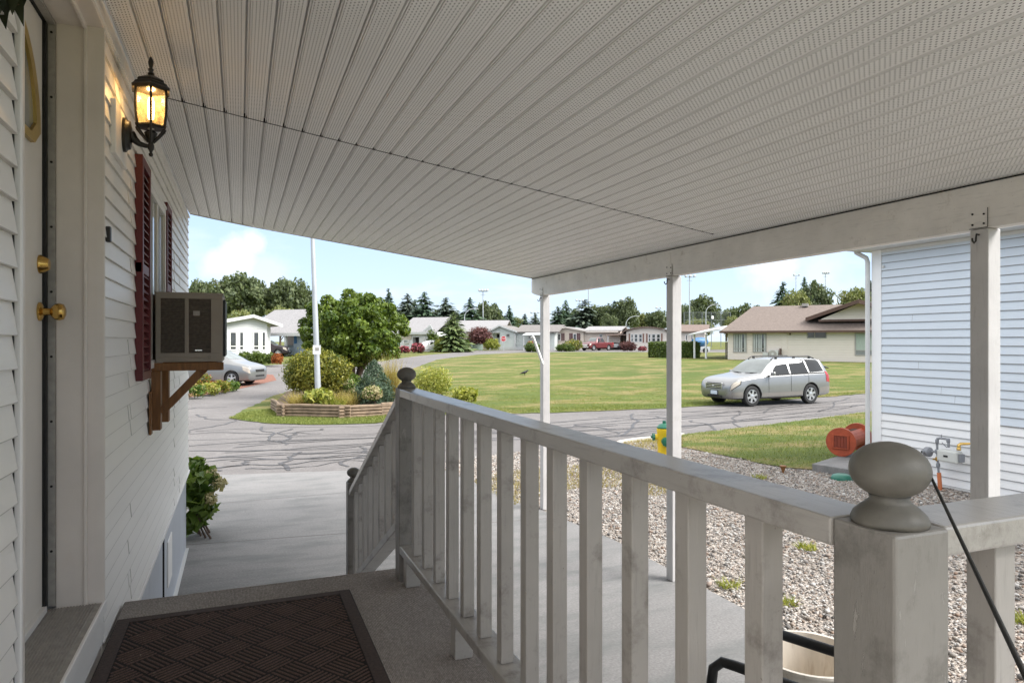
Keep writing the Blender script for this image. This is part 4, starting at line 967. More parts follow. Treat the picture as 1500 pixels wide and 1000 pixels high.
m = MB(); d = Vector((-S, -C, 0)); c = p + Vector((0, 0, .40)); m.tube([c + d * .08, c + d * .17], .075, 16); m.tube([c + d * .17, c + d * .2, c + d * .22], [.085, .085, .03], 8); m.build('pumper_cap', M['hgreen'], hy, True)

# ================================================================== vehicles
def cr(xs, ys, x):                            # monotone-ish cubic through stations
    i = max(0, min(len(xs) - 2, int(np.searchsorted(xs, x) - 1))); h = xs[i + 1] - xs[i]; t = (x - xs[i]) / h
    def sl(k):
        if k <= 0 or k >= len(xs) - 1: k0, k1 = max(0, k - 1), min(len(xs) - 1, k + 1); return (ys[k1] - ys[k0]) / (xs[k1] - xs[k0])
        a = (ys[k] - ys[k - 1]) / (xs[k] - xs[k - 1]); b = (ys[k + 1] - ys[k]) / (xs[k + 1] - xs[k])
        return 0 if a * b <= 0 else 2 * a * b / (a + b)
    m0, m1 = sl(i) * h, sl(i + 1) * h
    return (2 * t ** 3 - 3 * t * t + 1) * ys[i] + (t ** 3 - 2 * t * t + t) * m0 + (-2 * t ** 3 + 3 * t * t) * ys[i + 1] + (t ** 3 - t * t) * m1
class Car:
    """lofted body; x from nose to tail, stations (x, z_bottom, z_belt, z_top, w_bottom, w_belt, w_top)"""
    def __init__(s, st): s.a = np.array(st, float).T; s.L = s.a[0][-1]
    def st(s, x): return [cr(s.a[0], s.a[k], x) for k in range(1, 7)]
    def ring(s, x):
        zb, zl, zt, wb, wl, wt = s.st(x); zm = zb + (zl - zb) * .55; h = zt - zl
        return [(0, zb), (wb * .85, zb), (wb, zb + .06), (wb + (wl - wb) * .5 + .015, zb + (zl - zb) * .3), (max(wb, wl) + .012, zm), (wl + .004, zl - .06 * (zl - zb)), (wl * .985, zl), (wl + (wt - wl) * .78 - .0, zl + h * .80), (wt, zl + h * .93), (wt * .72, zt - h * .015), (0, zt)]
    def p(s, x, r, side=1, off=0):            # r: ring index (float)
        R_ = s.ring(x); i = min(len(R_) - 2, int(r)); t = r - i; a, b = Vector((0, *R_[i])), Vector((0, *R_[i + 1]))
        q = a.lerp(b, t); d = (b - a); n_ = Vector((0, d.z, -d.y)); n_ = n_.normalized() if n_.length > 1e-6 else Vector((0, 0, 1))
        q += n_ * off; return Vector((x, q.y * side, q.z))
    def body(s, n, xs=None):
        mb = MB(); X = sorted(set([s.L * i / n for i in range(n + 1)] + list(s.a[0]))); K = 20
        for x in X:
            R_ = s.ring(x); full = [(y, z) for y, z in R_] + [(-y, z) for y, z in R_[-2:0:-1]]
            for y, z in full: mb.v.append((x, y, z))
        for i in range(len(X) - 1):
            for k in range(K): mb.f.append((i * K + k, i * K + (k + 1) % K, i * K + K + (k + 1) % K, i * K + K + k)); mb.m.append(0)
        mb.f.append(tuple(range(K))[::-1]); mb.m.append(0); mb.f.append(tuple((len(X) - 1) * K + k for k in range(K))); mb.m.append(0); return mb
    def patch(s, mb, pts, side, off=.004, nx=6, th=None):
        """pts: four (x, r) corners a-b-c-d, bilinear"""
        a, b, c, d = [np.array(q, float) for q in pts]; base = len(mb.v); nr = 5
        for i in range(nx + 1):
            for j in range(nr + 1):
                u, v = i / nx, j / nr; q = (a * (1 - u) + b * u) * (1 - v) + (d * (1 - u) + c * u) * v
                mb.v.append(tuple(s.p(q[0], q[1], side, off)))
        for i in range(nx):
            for j in range(nr): k = base + i * (nr + 1) + j; mb.f.append((k, k + nr + 1, k + nr + 2, k + 1)); mb.m.append(0)
        return mb
def wells(o, ws, r, w):
    """cut the wheel wells into the body mesh"""
    cut = MB()
    for x in ws:
        for s in (-1, 1): cut.lathe([(r, 0), (r, .42)], (x, (w - .28) if s > 0 else -(w + .14), r * .93), 28, 'y')
    c = cut.build('cutter', None); c2 = o.modifiers.new('b', 'BOOLEAN'); c2.object = c; c2.operation = 'DIFFERENCE'; c2.solver = 'EXACT'
    bm = bmesh.new(); bm.from_mesh(o.data); bmesh.ops.recalc_face_normals(bm, faces=bm.faces[:]); bm.to_mesh(o.data); bm.free()
    bm = bmesh.new(); bm.from_mesh(c.data); bmesh.ops.recalc_face_normals(bm, faces=bm.faces[:]); bm.to_mesh(c.data); bm.free()
    dg = bpy.context.evaluated_depsgraph_get(); me = bpy.data.meshes.new_from_object(o.evaluated_get(dg)); o.modifiers.clear(); old = o.data; o.data = me
    bm = bmesh.new(); bm.from_mesh(me)
    for e in bm.edges: e.smooth = not (len(e.link_faces) == 2 and e.calc_face_angle(0) > R(35))
    for f_ in bm.faces: f_.smooth = True
    bm.to_mesh(me); bm.free(); bpy.data.objects.remove(c)
def wheel(root, x, y, r, side, spokes=6, w=.21):
    m = MB(); m.lathe([(r * .66, -w / 2), (r * .92, -w / 2), (r, -w * .36), (r, w * .36), (r * .92, w / 2), (r * .66, w / 2), (r * .62, w * .3), (r * .62, -w * .3), (r * .66, -w / 2)], (x, y, r), 32, 'y', cap=False)
    tw = m.build('wheel', M['tyre'], root, True)
    m = MB(); yo = y + side * w * .40
    m.lathe([(r * .66, 0), (r * .67, side * .012), (r * .60, side * .014), (r * .58, side * -.03)], (x, yo, r), 32, 'y', cap=False); m.lathe([(r * .2, side * -.02), (r * .2, side * .012), (r * .1, side * .02), (.001, side * .02)], (x, yo, r), 16, 'y')
    for k in range(spokes):
        w_ = 2 * PI * k / spokes + .3; d = Vector((math.cos(w_), 0, math.sin(w_))); c = Vector((x, yo, r)); m.bar(c + d * r * .14, c + d * r * .62, .022, r * .23, (-d.z, 0, d.x))
    m.build('rim', M['rim'], tw, True)
    m = MB(); m.lathe([(r * .6, 0), (.001, 0)], (x, y + side * .0, r), 24, 'y'); m.build('brake_disc', M['dark'], tw)
    return tw

SUV = Car([(0, .42, .60, .63, .42, .52, .46), (.05, .30, .70, .74, .70, .74, .66), (.14, .25, .82, .87, .80, .81, .72), (.35, .24, .90, .965, .86, .86, .76), (.75, .24, .955, 1.03, .885, .885, .78), (1.15, .24, 1.0, 1.085, .895, .895, .78), (1.32, .24, 1.015, 1.12, .90, .90, .76), (1.55, .24, 1.02, 1.285, .90, .90, .73), (1.85, .24, 1.03, 1.49, .90, .90, .68), (2.10, .24, 1.035, 1.61, .90, .90, .64), (2.5, .24, 1.045, 1.655, .90, .90, .63), (3.2, .25, 1.06, 1.665, .90, .90, .63), (3.9, .26, 1.075, 1.64, .895, .89, .62), (4.30, .28, 1.08, 1.61, .88, .87, .60), (4.47, .29, 1.07, 1.40, .86, .85, .64), (4.57, .31, 1.02, 1.14, .84, .83, .68), (4.63, .36, .82, .90, .78, .79, .70), (4.68, .42, .66, .70, .62, .66, .58)])
def make_suv():
    root = thing('parked_car', 'silver SUV with roof rails parked along the lawn edge of the road', 'car')
    b = SUV.body(70).build('body', M['silver'], root); W0, W1, WR = .90, 3.62, .352
    wells(b, (W0, W1), .405, .91)
    for x in (W0, W1):
        for s in (-1, 1): wheel(root, x, s * .80, WR, s)
    m = MB(); m.box(.5, 4.3, -.60, .60, .22, .46); m.build('underbody', M['dark'], root)
    # glazing
    m = MB(); q = [(1.36, 6.45), (2.08, 6.5), (2.08, 9.99), (1.36, 9.99)]
    mm = MB()
    for s in (-1, 1): SUV.patch(mm, [(1.37, 8.0), (2.07, 8.0), (2.05, 9.999), (1.33, 9.999)], s, .006, 10)
    mm.build('windscreen', M['screenglass'], root, True, auto=0)
    for s in (-1, 1):
        mm = MB(); SUV.patch(mm, [(1.62, 6.10), (2.62, 6.10), (2.62, 7.75), (2.16, 7.75)], s, .006, 10); mm.build('front_side_window', M['autoglass'], root, True, auto=0)
        mm = MB(); SUV.patch(mm, [(2.70, 6.10), (3.52, 6.10), (3.40, 7.75), (2.70, 7.75)], s, .006, 8); mm.build('rear_side_window', M['autoglass'], root, True, auto=0)
        mm = MB(); SUV.patch(mm, [(3.60, 6.12), (4.30, 6.2), (4.12, 7.7), (3.48, 7.75)], s, .006, 8); mm.build('quarter_window', M['autoglass'], root, True, auto=0)
        mm = MB(); SUV.patch(mm, [(1.30, 2.2), (3.20, 2.2), (3.20, 2.95), (1.30, 2.95)], s, .018, 10); SUV.patch(mm, [(.02, .8), (.52, .8), (.50, 3.4), (.02, 3.6)], s, .004, 8); SUV.patch(mm, [(4.02, .9), (4.66, .9), (4.66, 3.5), (4.04, 3.4)], s, .004, 8); SUV.patch(mm, [(1.28, .9), (3.22, .9), (3.22, 1.9), (1.28, 1.9)], s, .006, 8); mm.build('side_cladding', M['silver_low'], root, True)
        mm = MB()
        for a in (1.62, 2.66, 3.50): SUV.patch(mm, [(a, 2.0), (a + .014, 2.0), (a + .014, 6.0), (a, 6.0)], s, .005, 1)
        SUV.patch(mm, [(1.5, 6.02), (4.32, 6.02), (4.32, 6.10), (1.5, 6.10)], s, .004, 12); mm.build('door_seam', M['dark'], root, True)
        for a in (2.42, 3.32):
            mm = MB(); SUV.patch(mm, [(a, 5.15), (a + .17, 5.15), (a + .17, 5.4), (a, 5.4)], s, .028, 3); mm.build('door_handle', M['silver'], root, True)
        mm = MB(); SUV.patch(mm, [(.035, 4.1), (.42, 4.6), (.47, 6.0), (.075, 6.0)], s, .0035, 8); mm.build('lamp_surround', M['dark'], root, True, auto=0)
        mm = MB(); SUV.patch(mm, [(.05, 4.25), (.385, 4.7), (.43, 5.85), (.09, 5.85)], s, .006, 8); mm.build('headlight', M['lamp_clear'], root, True, auto=0)
        mm = MB(); SUV.patch(mm, [(4.40, 4.2), (4.625, 4.2), (4.56, 6.3), (4.36, 6.2)], s, .008, 5); mm.build('tail_light', M['lamp_red'], root, True, auto=0)
        mm = MB(); mm.lathe([(.075, 0), (.075, -.03), (.05, -.036)], (.07, s * .60, .48), 16, 'x'); mm.build('fog_lamp', M['lamp_clear'], root, True)
        mm = MB(); x0, y0 = 1.66, s * .93; mm.hexa([(x0, y0, 1.04), (x0 + .11, y0, 1.04), (x0 + .09, y0 + s * .19, 1.05), (x0 - .02, y0 + s * .19, 1.05)] if s > 0 else [(x0 - .02, y0 + s * .19, 1.05), (x0 + .09, y0 + s * .19, 1.05), (x0 + .11, y0, 1.04), (x0, y0, 1.04)], [(x0, y0, 1.17), (x0 + .11, y0, 1.17), (x0 + .09, y0 + s * .19, 1.19), (x0 - .02, y0 + s * .19, 1.19)] if s > 0 else [(x0 - .02, y0 + s * .19, 1.19), (x0 + .09, y0 + s * .19, 1.19), (x0 + .11, y0, 1.17), (x0, y0, 1.17)]); mm.build('wing_mirror', M['silver'], root, bevel=.03)
        mm = MB(); mm.tube([(2.05, s * .56, 1.60), (2.22, s * .555, 1.69), (3.9, s * .53, 1.70), (4.15, s * .52, 1.62)], .021, 8)
        for x in (2.25, 3.1, 3.85): mm.box(x, x + .09, s * .545 - .02, s * .545 + .02, 1.62, 1.70)
        mm.build('roof_rail', M['black'], root, True)
    m = MB(); m.box(-.012, .10, -.40, .40, .60, .80)
    gl = m.build('grille', M['dark'], root, bevel=.02); m = MB()
    for k in range(3): m.box(-.028, .06, -.39, .39, .635 + .055 * k, .66 + .055 * k)
    m.box(-.03, .04, -.42, -.39, .60, .80); m.box(-.03, .04, .39, .42, .60, .80); m.tube([(-.036, -.045, .70), (-.036, .045, .70)], .022, 8); m.build('grille_bar', M['chrome'], gl, bevel=.004)
    m = MB(); m.box(-.02, -.006, -.17, .17, .40, .53); pl = m.build('licence_plate', M['plate'], root, bevel=.004)
    m = MB(); m.box(-.012, -.004, -.20, .20, .385, .545); m.build('plate_frame', M['dark'], root)
    m = MB(); m.box(.005, .05, -.36, .36, .30, .375); m.build('air_intake', M['dark'], root, bevel=.01)
    for s in (-1, 1): MB().bar((1.30, s * .1, 1.135), (1.38, s * .62, 1.15), .02, .012).build('wiper', M['black'], root)
    m = MB()
    for s in (-1, 1): SUV.patch(m, [(4.25, 8.1), (4.50, 8.1), (4.50, 9.999), (4.27, 9.999)], s, .006, 5)
    m.build('rear_window', M['autoglass'], root, True, auto=0)
    return root
suv = make_suv()
pf, pr_ = gr(1100.5, 595.3), gr(1183.8, 591.2); mid = (pf + pr_) / 2; dr = (pr_ - pf); dr.z = 0; dr.normalize(); nrm = Vector((-dr.y, dr.x, 0))
ca = mid + nrm * .80 - dr * 2.26                # nose at x = 0
suv.location = (ca.x, ca.y, hz(mid.x, mid.y) + .01); suv.rotation_euler = (0, 0, math.atan2(dr.y, dr.x)); SUVPOS = (pf, pr_)

def simple_car(label, st, paint, wx, wr, wins, glass='autoglass', group=None, suvlike=False, extras=None):
    car = Car(st); root = thing('parked_car', label, 'car', group=group)
    b = car.body(40).build('body', M[paint], root); W = max(car.a[5]); wells(b, wx, wr * 1.14, W)
    for x in wx:
        for s in (-1, 1): wheel(root, x, s * (W - .11), wr, s, 5, .19)
    m = MB(); m.box(.4, car.L - .4, -W * .68, W * .68, .2, .42); m.build('underbody', M['dark'], root)
    for s in (-1, 1):
        for q in wins:
            mm = MB(); car.patch(mm, q, s, .006, 8); mm.build('side_window', M[glass], root, True, auto=0)
        mm = MB(); car.patch(mm, [(.06, 4.1), (.42, 4.5), (.46, 5.8), (.12, 5.8)], s, .006, 6); mm.build('headlight', M['lamp_clear'], root, True, auto=0)
        mm = MB(); L = car.L; car.patch(mm, [(L - .30, 4.2), (L - .06, 4.2), (L - .10, 5.8), (L - .34, 5.8)], s, .006, 5); mm.build('tail_light', M['lamp_red'], root, True, auto=0)
        mm = MB(); y0 = s * (W + .09); x0 = wins[0][0][0] + .12; zz = car.st(x0)[1]; mm.box(x0, x0 + .1, y0 - .1, y0 + .1, zz + .02, zz + .16); mm.build('wing_mirror', M['dark' if paint == 'silver' else paint], root, bevel=.03)
    return root, car
van, vc = simple_car('silver minivan parked nose out on the driveway of the white bay windowed house', [(0, .40, .66, .70, .5, .6, .5), (.05, .28, .78, .83, .76, .80, .68), (.16, .22, .86, .92, .86, .88, .76), (.6, .2, .97, 1.05, .90, .90, .78), (.95, .2, 1.03, 1.14, .92, .92, .76), (1.15, .2, 1.06, 1.25, .92, .92, .74), (1.6, .2, 1.07, 1.50, .92, .92, .68), (2.0, .2, 1.08, 1.70, .92, .92, .64), (2.6, .2, 1.08, 1.77, .92, .92, .64), (4.2, .22, 1.09, 1.76, .92, .91, .64), (4.75, .26, 1.08, 1.66, .90, .88, .62), (4.95, .30, 1.0, 1.2, .86, .85, .64), (5.05, .4, .7, .76, .7, .72, .6)], 'silver', (.98, 4.0), .34, [[(1.42, 6.1), (2.3, 6.1), (2.3, 7.8), (1.95, 7.8)], [(2.4, 6.1), (3.5, 6.1), (3.5, 7.8), (2.4, 7.8)], [(3.6, 6.1), (4.6, 6.1), (4.55, 7.8), (3.6, 7.8)]])
mm = MB()
for s in (-1, 1): vc.patch(mm, [(1.2, 8.0), (2.0, 8.0), (1.98, 9.999), (1.16, 9.999)], s, .006, 10)
mm.build('windscreen', M['screenglass'], van, True, auto=0)
m = MB(); m.box(-.02, .08, -.42, .42, .64, .76); m.build('grille', M['dark'], van, bevel=.02); m = MB(); m.box(-.01, .08, -.45, .45, .40, .5); m.build('air_intake', M['dark'], van, bevel=.02)
a, b = gr(351, 554.5), gr(383, 551.5)
fw = gd(350, 31.6); hd = R(-62); van.location = (fw.x, fw.y, hz(fw.x, fw.y)); 
sed, sc_ = simple_car('white sedan parked in front of the white garage house', [(0, .38, .52, .56, .5, .6, .5), (.08, .24, .62, .67, .74, .76, .64), (.4, .2, .74, .80, .84, .84, .72), (1.1, .2, .88, .96, .88, .88, .74), (1.35, .2, .90, 1.03, .88, .88, .70), (2.1, .2, .92, 1.38, .88, .88, .58), (2.6, .2, .93, 1.45, .88, .88, .56), (3.2, .2, .94, 1.40, .88, .88, .56), (3.95, .22, .97, 1.12, .87, .86, .66), (4.5, .24, .96, 1.03, .84, .83, .7), (4.68, .3, .86, .92, .76, .78, .66), (4.75, .4, .6, .64, .6, .64, .56)], 'whitecar', (.92, 3.7), .33, [[(1.6, 6.1), (2.5, 6.1), (2.5, 7.7), (2.15, 7.7)], [(2.58, 6.1), (3.6, 6.1), (3.2, 7.7), (2.58, 7.7)]])
dark, dc_ = simple_car('dark SUV parked under the brown carport between the two peach bungalows', [(0, .42, .60, .63, .42, .52, .46), (.14, .25, .82, .87, .80, .81, .72), (.75, .24, .955, 1.03, .885, .885, .78), (1.25, .24, 1.0, 1.1, .90, .90, .76), (2.05, .24, 1.035, 1.6, .90, .90, .64), (3.2, .25, 1.06, 1.67, .90, .90, .63), (4.2, .28, 1.08, 1.58, .88, .87, .60), (4.5, .31, 1.02, 1.14, .84, .83, .68), (4.68, .42, .66, .70, .62, .66, .58)], 'darkcar', (.9, 3.6), .35, [[(1.62, 6.1), (2.6, 6.1), (2.6, 7.75), (2.16, 7.75)], [(2.7, 6.1), (4.2, 6.1), (4.05, 7.75), (2.7, 7.75)]])
mm = MB()
for s in (-1, 1): dc_.patch(mm, [(1.3, 8.0), (2.0, 8.0), (1.98, 9.999), (1.27, 9.999)], s, .006, 6)
mm.build('windscreen', M['screenglass'], dark, True, auto=0); m = MB(); m.box(-.03, .06, -.45, .45, .58, .85); m.box(-.03, .06, -.3, .3, .40, .52); m.build('grille', M['chrome'], dark, bevel=.02)
pk, pc_ = simple_car('maroon pickup truck parked in front of the pale peach bungalow', [(0, .5, .62, .66, .7, .74, .66), (.1, .36, .86, .92, .86, .88, .78), (.5, .34, 1.0, 1.07, .92, .92, .8), (1.4, .34, 1.06, 1.15, .93, .93, .76), (1.6, .34, 1.07, 1.25, .93, .93, .72), (2.1, .34, 1.08, 1.75, .93, .93, .62), (3.1, .34, 1.09, 1.80, .93, .93, .62), (3.35, .34, 1.09, 1.70, .93, .93, .62), (3.48, .34, 1.09, 1.14, .93, .93, .86), (5.2, .36, 1.09, 1.12, .92, .92, .86), (5.3, .42, 1.0, 1.05, .88, .88, .8)], 'maroon', (1.0, 4.2), .38, [[(1.75, 6.1), (2.5, 6.1), (2.5, 7.75), (2.2, 7.75)], [(2.58, 6.1), (3.3, 6.1), (3.25, 7.75), (2.58, 7.75)]])
m = MB(); m.box(-.03, .08, -.62, .62, .62, .86); m.box(-.04, .1, -.8, .8, .42, .56); m.build('front_chrome', M['chrome'], pk, bevel=.03)
mm = MB()
for s in (-1, 1): pc_.patch(mm, [(1.62, 8.0), (2.1, 8.0), (2.08, 9.999), (1.6, 9.999)], s, .006, 6)
mm.build('windscreen', M['screenglass'], pk, True, auto=0)
def park(root, u, Z, deg, side_off=0):        # nose point at pixel column u, depth Z; heading deg from +x of nose->tail
    p = gd(u, Z); root.location = (p.x, p.y, hz(p.x, p.y) + .01); root.rotation_euler = (0, 0, R(deg))
park(van, 381, 33.3, 152); park(sed, 604, 84, 12); park(dark, 901, 96.5, 60); park(pk, 855.5, 92, 22)
low = dup(dark, label='dark car standing inside the open carport of the blue grey house', group=None); park(low, 425, 66, 160)
# ================================================================== houses across the lawn
class Fac:
    """a facade between two pixel columns; local x along it, y inwards, z up"""
    def __init__(s, name, label, u0, Z0, u1, Z1, cat='house'):
        s.p0, s.p1 = gd(u0, Z0), gd(u1, Z1); s.base = min(s.p0.z, s.p1.z) - .1; s.Z0, s.Z1 = Z0, Z1
        d = s.p1 - s.p0; d.z = 0; s.W = d.length; s.d = d.normalized(); s.n = Vector((-s.d.y, s.d.x, 0))
        s.o = Vector((s.p0.x, s.p0.y, s.base))
        s.xf = Matrix(((s.d.x, s.n.x, 0, s.o.x), (s.d.y, s.n.y, 0, s.o.y), (0, 0, 1, s.o.z), (0, 0, 0, 1)))
        s.root = thing(name, label, cat, s.o)
    def x(s, u, y=0):
        a = (u - 750) / F; r = Vector((a * C + S, -a * S + C, 0)); o = s.o + s.n * y
        det = r.x * -s.d.y + r.y * s.d.x; t = (o.x * -s.d.y + o.y * s.d.x) / det; h = r * t - o
        return h.dot(s.d)
    def z(s, v, x, y=0):
        p = s.o + s.d * x + s.n * y; Z = p.x * S + p.y * C; return CZ + (500 - v) / F * Z - s.base
    def b(s, mb, name, mat, parent=None, **k): return mb.build(name, mat, parent or s.root, xf=s.xf, **k)
    def win(s, x0, x1, z0, z1, y=0, fr='trim', gl='glass', mull=(), bars=(), w=.07):
        m = MB(); o = y - .05; frame2(m, x0, x1, z0, z1, o, y + .02, w)
        for q in mull: m.box(q - w * .4, q + w * .4, o + .01, y + .01, z0 + w, z1 - w)
        for q in bars: m.box(x0 + w, x1 - w, o + .012, y + .008, q - w * .4, q + w * .4)
        f = s.b(m, 'window', M[fr]); g = MB(); g.box(x0 + w * .5, x1 - w * .5, y - .012, y - .004, z0 + w * .5, z1 - w * .5); s.b(g, 'pane', M[gl], f); return f
def frame2(mb, x0, x1, z0, z1, y0, y1, w):
    mb.box(x0, x1, y0, y1, z1 - w, z1); mb.box(x0, x1, y0, y1, z0, z0 + w); mb.box(x0, x0 + w, y0, y1, z0 + w, z1 - w); mb.box(x1 - w, x1, y0, y1, z0 + w, z1 - w)
def gable_wall(mb, x0, x1, xp, ze, zp, y0, y1): mb.prism([(x0, y0, ze), (x1, y0, ze), (xp, y0, zp)], (0, y1 - y0, 0))
def gable_roof(mb, x0, x1, xp, ze, zp, y0, y1, ov=.4, t=.14):
    sl = (zp - ze) / (xp - x0); sr = (zp - ze) / (x1 - xp)
    a = (x0 - ov, ze - sl * ov); b = (x1 + ov, ze - sr * ov)
    mb.hexa([(a[0], y0 - ov, a[1]), (xp, y0 - ov, zp), (xp, y1, zp), (a[0], y1, a[1])], [(a[0], y0 - ov, a[1] + t), (xp, y0 - ov, zp + t), (xp, y1, zp + t), (a[0], y1, a[1] + t)])
    mb.hexa([(xp, y0 - ov, zp), (b[0], y0 - ov, b[1]), (b[0], y1, b[1]), (xp, y1, zp)], [(xp, y0 - ov, zp + t), (b[0], y0 - ov, b[1] + t), (b[0], y1, b[1] + t), (xp, y1, zp + t)])
def rake(mb, x0, x1, xp, ze, zp, y0, ov=.4, h=.2, t=.15):
    sl = (zp - ze) / (xp - x0); sr = (zp - ze) / (x1 - xp); y = y0 - ov
    for (xa, za, xb, zb) in ((x0 - ov, ze - sl * ov, xp, zp), (xp, zp, x1 + ov, ze - sr * ov)):
        mb.hexa([(xa, y - .04, za + t - h), (xb, y - .04, zb + t - h), (xb, y - .004, zb + t - h), (xa, y - .004, za + t - h)], [(xa, y - .04, za + t + .02), (xb, y - .04, zb + t + .02), (xb, y - .004, zb + t + .02), (xa, y - .004, za + t + .02)])
def eave_roof(mb, x0, x1, ze, zr, y0, y1, ov=.4, t=.14):
    ym = (y0 + y1) / 2; sl = (zr - ze) / (ym - y0)
    for ya, yb in ((y0 - ov, ym), (y1 + ov, ym)):
        za = ze - sl * ov; A = [(x0 - ov, ya, za), (x1 + ov, ya, za), (x1 + ov, yb, zr), (x0 - ov, yb, zr)]
        if ya > yb: A = [A[1], A[0], A[3], A[2]]
        mb.hexa(A, [(p[0], p[1], p[2] + t) for p in A])

# white house with bay windows (far left)
f = Fac('bay_window_house', 'white house with tall bay windows and a low grey gable roof behind the silver minivan', 322, 59, 403, 61.5)
x0, x1 = f.x(325), f.x(404); xp = f.x(369.5); ze, zp = f.z(475, x1), f.z(463.5, xp)
xb0, xb1 = f.x(329), f.x(391)
m = MB(); m.box(-1.5, f.x(391), 0, 11, 0, ze); m.box(f.x(391) + .002, x1 - .2, 1.1, 11, 0, ze - .002); m.hexa([(f.x(391) + .002, 0, 0), (x1 - .2, 1.09, 0), (x1 - .2, 1.098, 0), (f.x(391) + .002, 1.098, 0)], [(f.x(391) + .002, 0, ze - .003), (x1 - .2, 1.09, ze - .003), (x1 - .2, 1.098, ze - .003), (f.x(391) + .002, 1.098, ze - .003)])
gable_wall(m, x0 - .3, x1 - .2, xp, ze, zp, .0, 11); f.b(m, 'wall', M['lap_white'])
m = MB(); gable_roof(m, x0 - .6, x1, xp, ze, zp, 0, 11.2, .5); f.b(m, 'roof', M['shingle_grey'])
m = MB(); rake(m, x0 - .6, x1, xp, ze, zp, 0, .5, .26); m.box(-1.5, x1 - .2, -.03, -.002, 0, .5); f.b(m, 'fascia', M['fascia_white'])
for a, b in ((336, 347), (350, 357.5), (370.5, 380), (383, 389.5)):
    xa, xb = f.x(a), f.x(b); f.win(xa, xb, f.z(513, xa), f.z(485.5, xa), 0, 'trim', 'glass', (), (f.z(507, xa),), .09)
# blue-grey house with carport
f = Fac('carport_house', 'blue grey house with an open carport left of the big island tree', 398, 68, 452, 66)
xr = f.x(430); W = f.x(455); ze, zr = f.z(488, 2), f.z(469.5, 2) + .6
m = MB(); m.box(xr, W + 3, 0, 9, 0, ze); m.box(-3, xr - .002, 5, 9, 0, ze - .01); gable_wall(m, xr - .1, W + 3.4, W + .6, ze, ze + .9, -.1, .0); f.b(m, 'wall', M['lap_bluegrey'])
m = MB(); m.box(-3, xr - .02, 4.9, 4.99, 1.15, ze - .02); f.b(m, 'back_wall', M['lap_pinkgrey'])
m = MB(); eave_roof(m, -3.5, W + 3, ze + .02, zr + .6, -.2, 9, .4); f.b(m, 'roof', M['shingle_grey'])
m = MB(); m.box(-3.8, W + 3.4, -.68, -.62, ze - .28, ze + .02); f.b(m, 'fascia', M['fascia_white'])
xpst = f.x(423); m = MB(); m.box(xpst - .1, xpst + .1, -.5, -.3, 0, ze - .15); f.b(m, 'carport_post', M['whitepaint'])
m = MB(); m.box(xr + .1, xr + .42, -.04, -.002, f.z(503, xr), f.z(491, xr)); f.b(m, 'shutter', pm('blue_shutter', (.03, .12, .26), .5, .1, 4))
f.win(f.x(411), f.x(419), 1.9, 2.5, 4.9); f.win(f.x(400), f.x(403), 1.3, 2.5, 4.9)
# white garage house
f = Fac('garage_house', 'white house with a dark open garage doorway beyond the road, right of the island tree', 586, 90, 636, 88)
ze, zr = f.z(486, 2), f.z(476, 2); xg0, xg1 = f.x(604.5), f.x(614)
m = MB(); m.box(-.0, xg0, 0, 8, 0, ze); m.box(xg1, f.W, 0, 8, 0, ze); m.box(xg0, xg1, 0, 8, f.z(493.5, xg0), ze); m.box(xg0 + .01, xg1 - .01, 6, 6.1, 0, ze - .05); gable_wall(m, f.W - 1.6, f.W, f.W - .5, ze - .1, ze + .75, -.08, .0); f.b(m, 'wall', M['lap_white'])
m = MB(); eave_roof(m, 0, f.W, ze, zr + 1.0, 0, 8, .4); f.b(m, 'roof', M['shingle_grey'])
m = MB(); m.box(-.4, f.W + .4, -.45, -.405, ze - .32, ze - .02); rake(m, f.W - 1.7, f.W, f.W - .5, ze - .1, ze + .75, 0, .1, .25); f.b(m, 'fascia', M['fascia_white'])
m = MB(); m.box(xg0 + .02, xg1 - .02, .8, .9, 0, f.z(494, xg0)); f.b(m, 'garage_opening', M['dark'])
m = MB(); m.box(0, f.x(603), -.1, -.003, f.z(497, 1), ze - .1); f.b(m, 'gable_panel', M['lap_beige'])
f.win(f.x(592), f.x(599), f.z(503, 1), f.z(497, 1), -.1, 'trim', 'glasslite'); f.win(f.x(613), f.x(617), f.z(490, 3), f.z(487.5, 3)); f.win(f.x(620.5), f.x(622.5), f.z(503, 3), f.z(493, 3))
# long beige house behind the conifer
f = Fac('beige_house', 'long beige house with a grey roof behind the young conifer and the red leaved shrub', 640, 106, 735, 104)
ze, zr = f.z(485, 4), f.z(478, 4)
m = MB(); m.box(0, f.W, 0, 8, 0, ze); f.b(m, 'wall', M['lap_beige'])
m = MB(); eave_roof(m, 0, f.W, ze, zr + .9, 0, 8, .4); f.b(m, 'roof', M['shingle_grey'])
for a, b in ((652, 657), (668, 672), (685, 690)): f.win(f.x(a), f.x(b), f.z(500, 4), f.z(491, 4), 0, 'trim', 'glasslite')
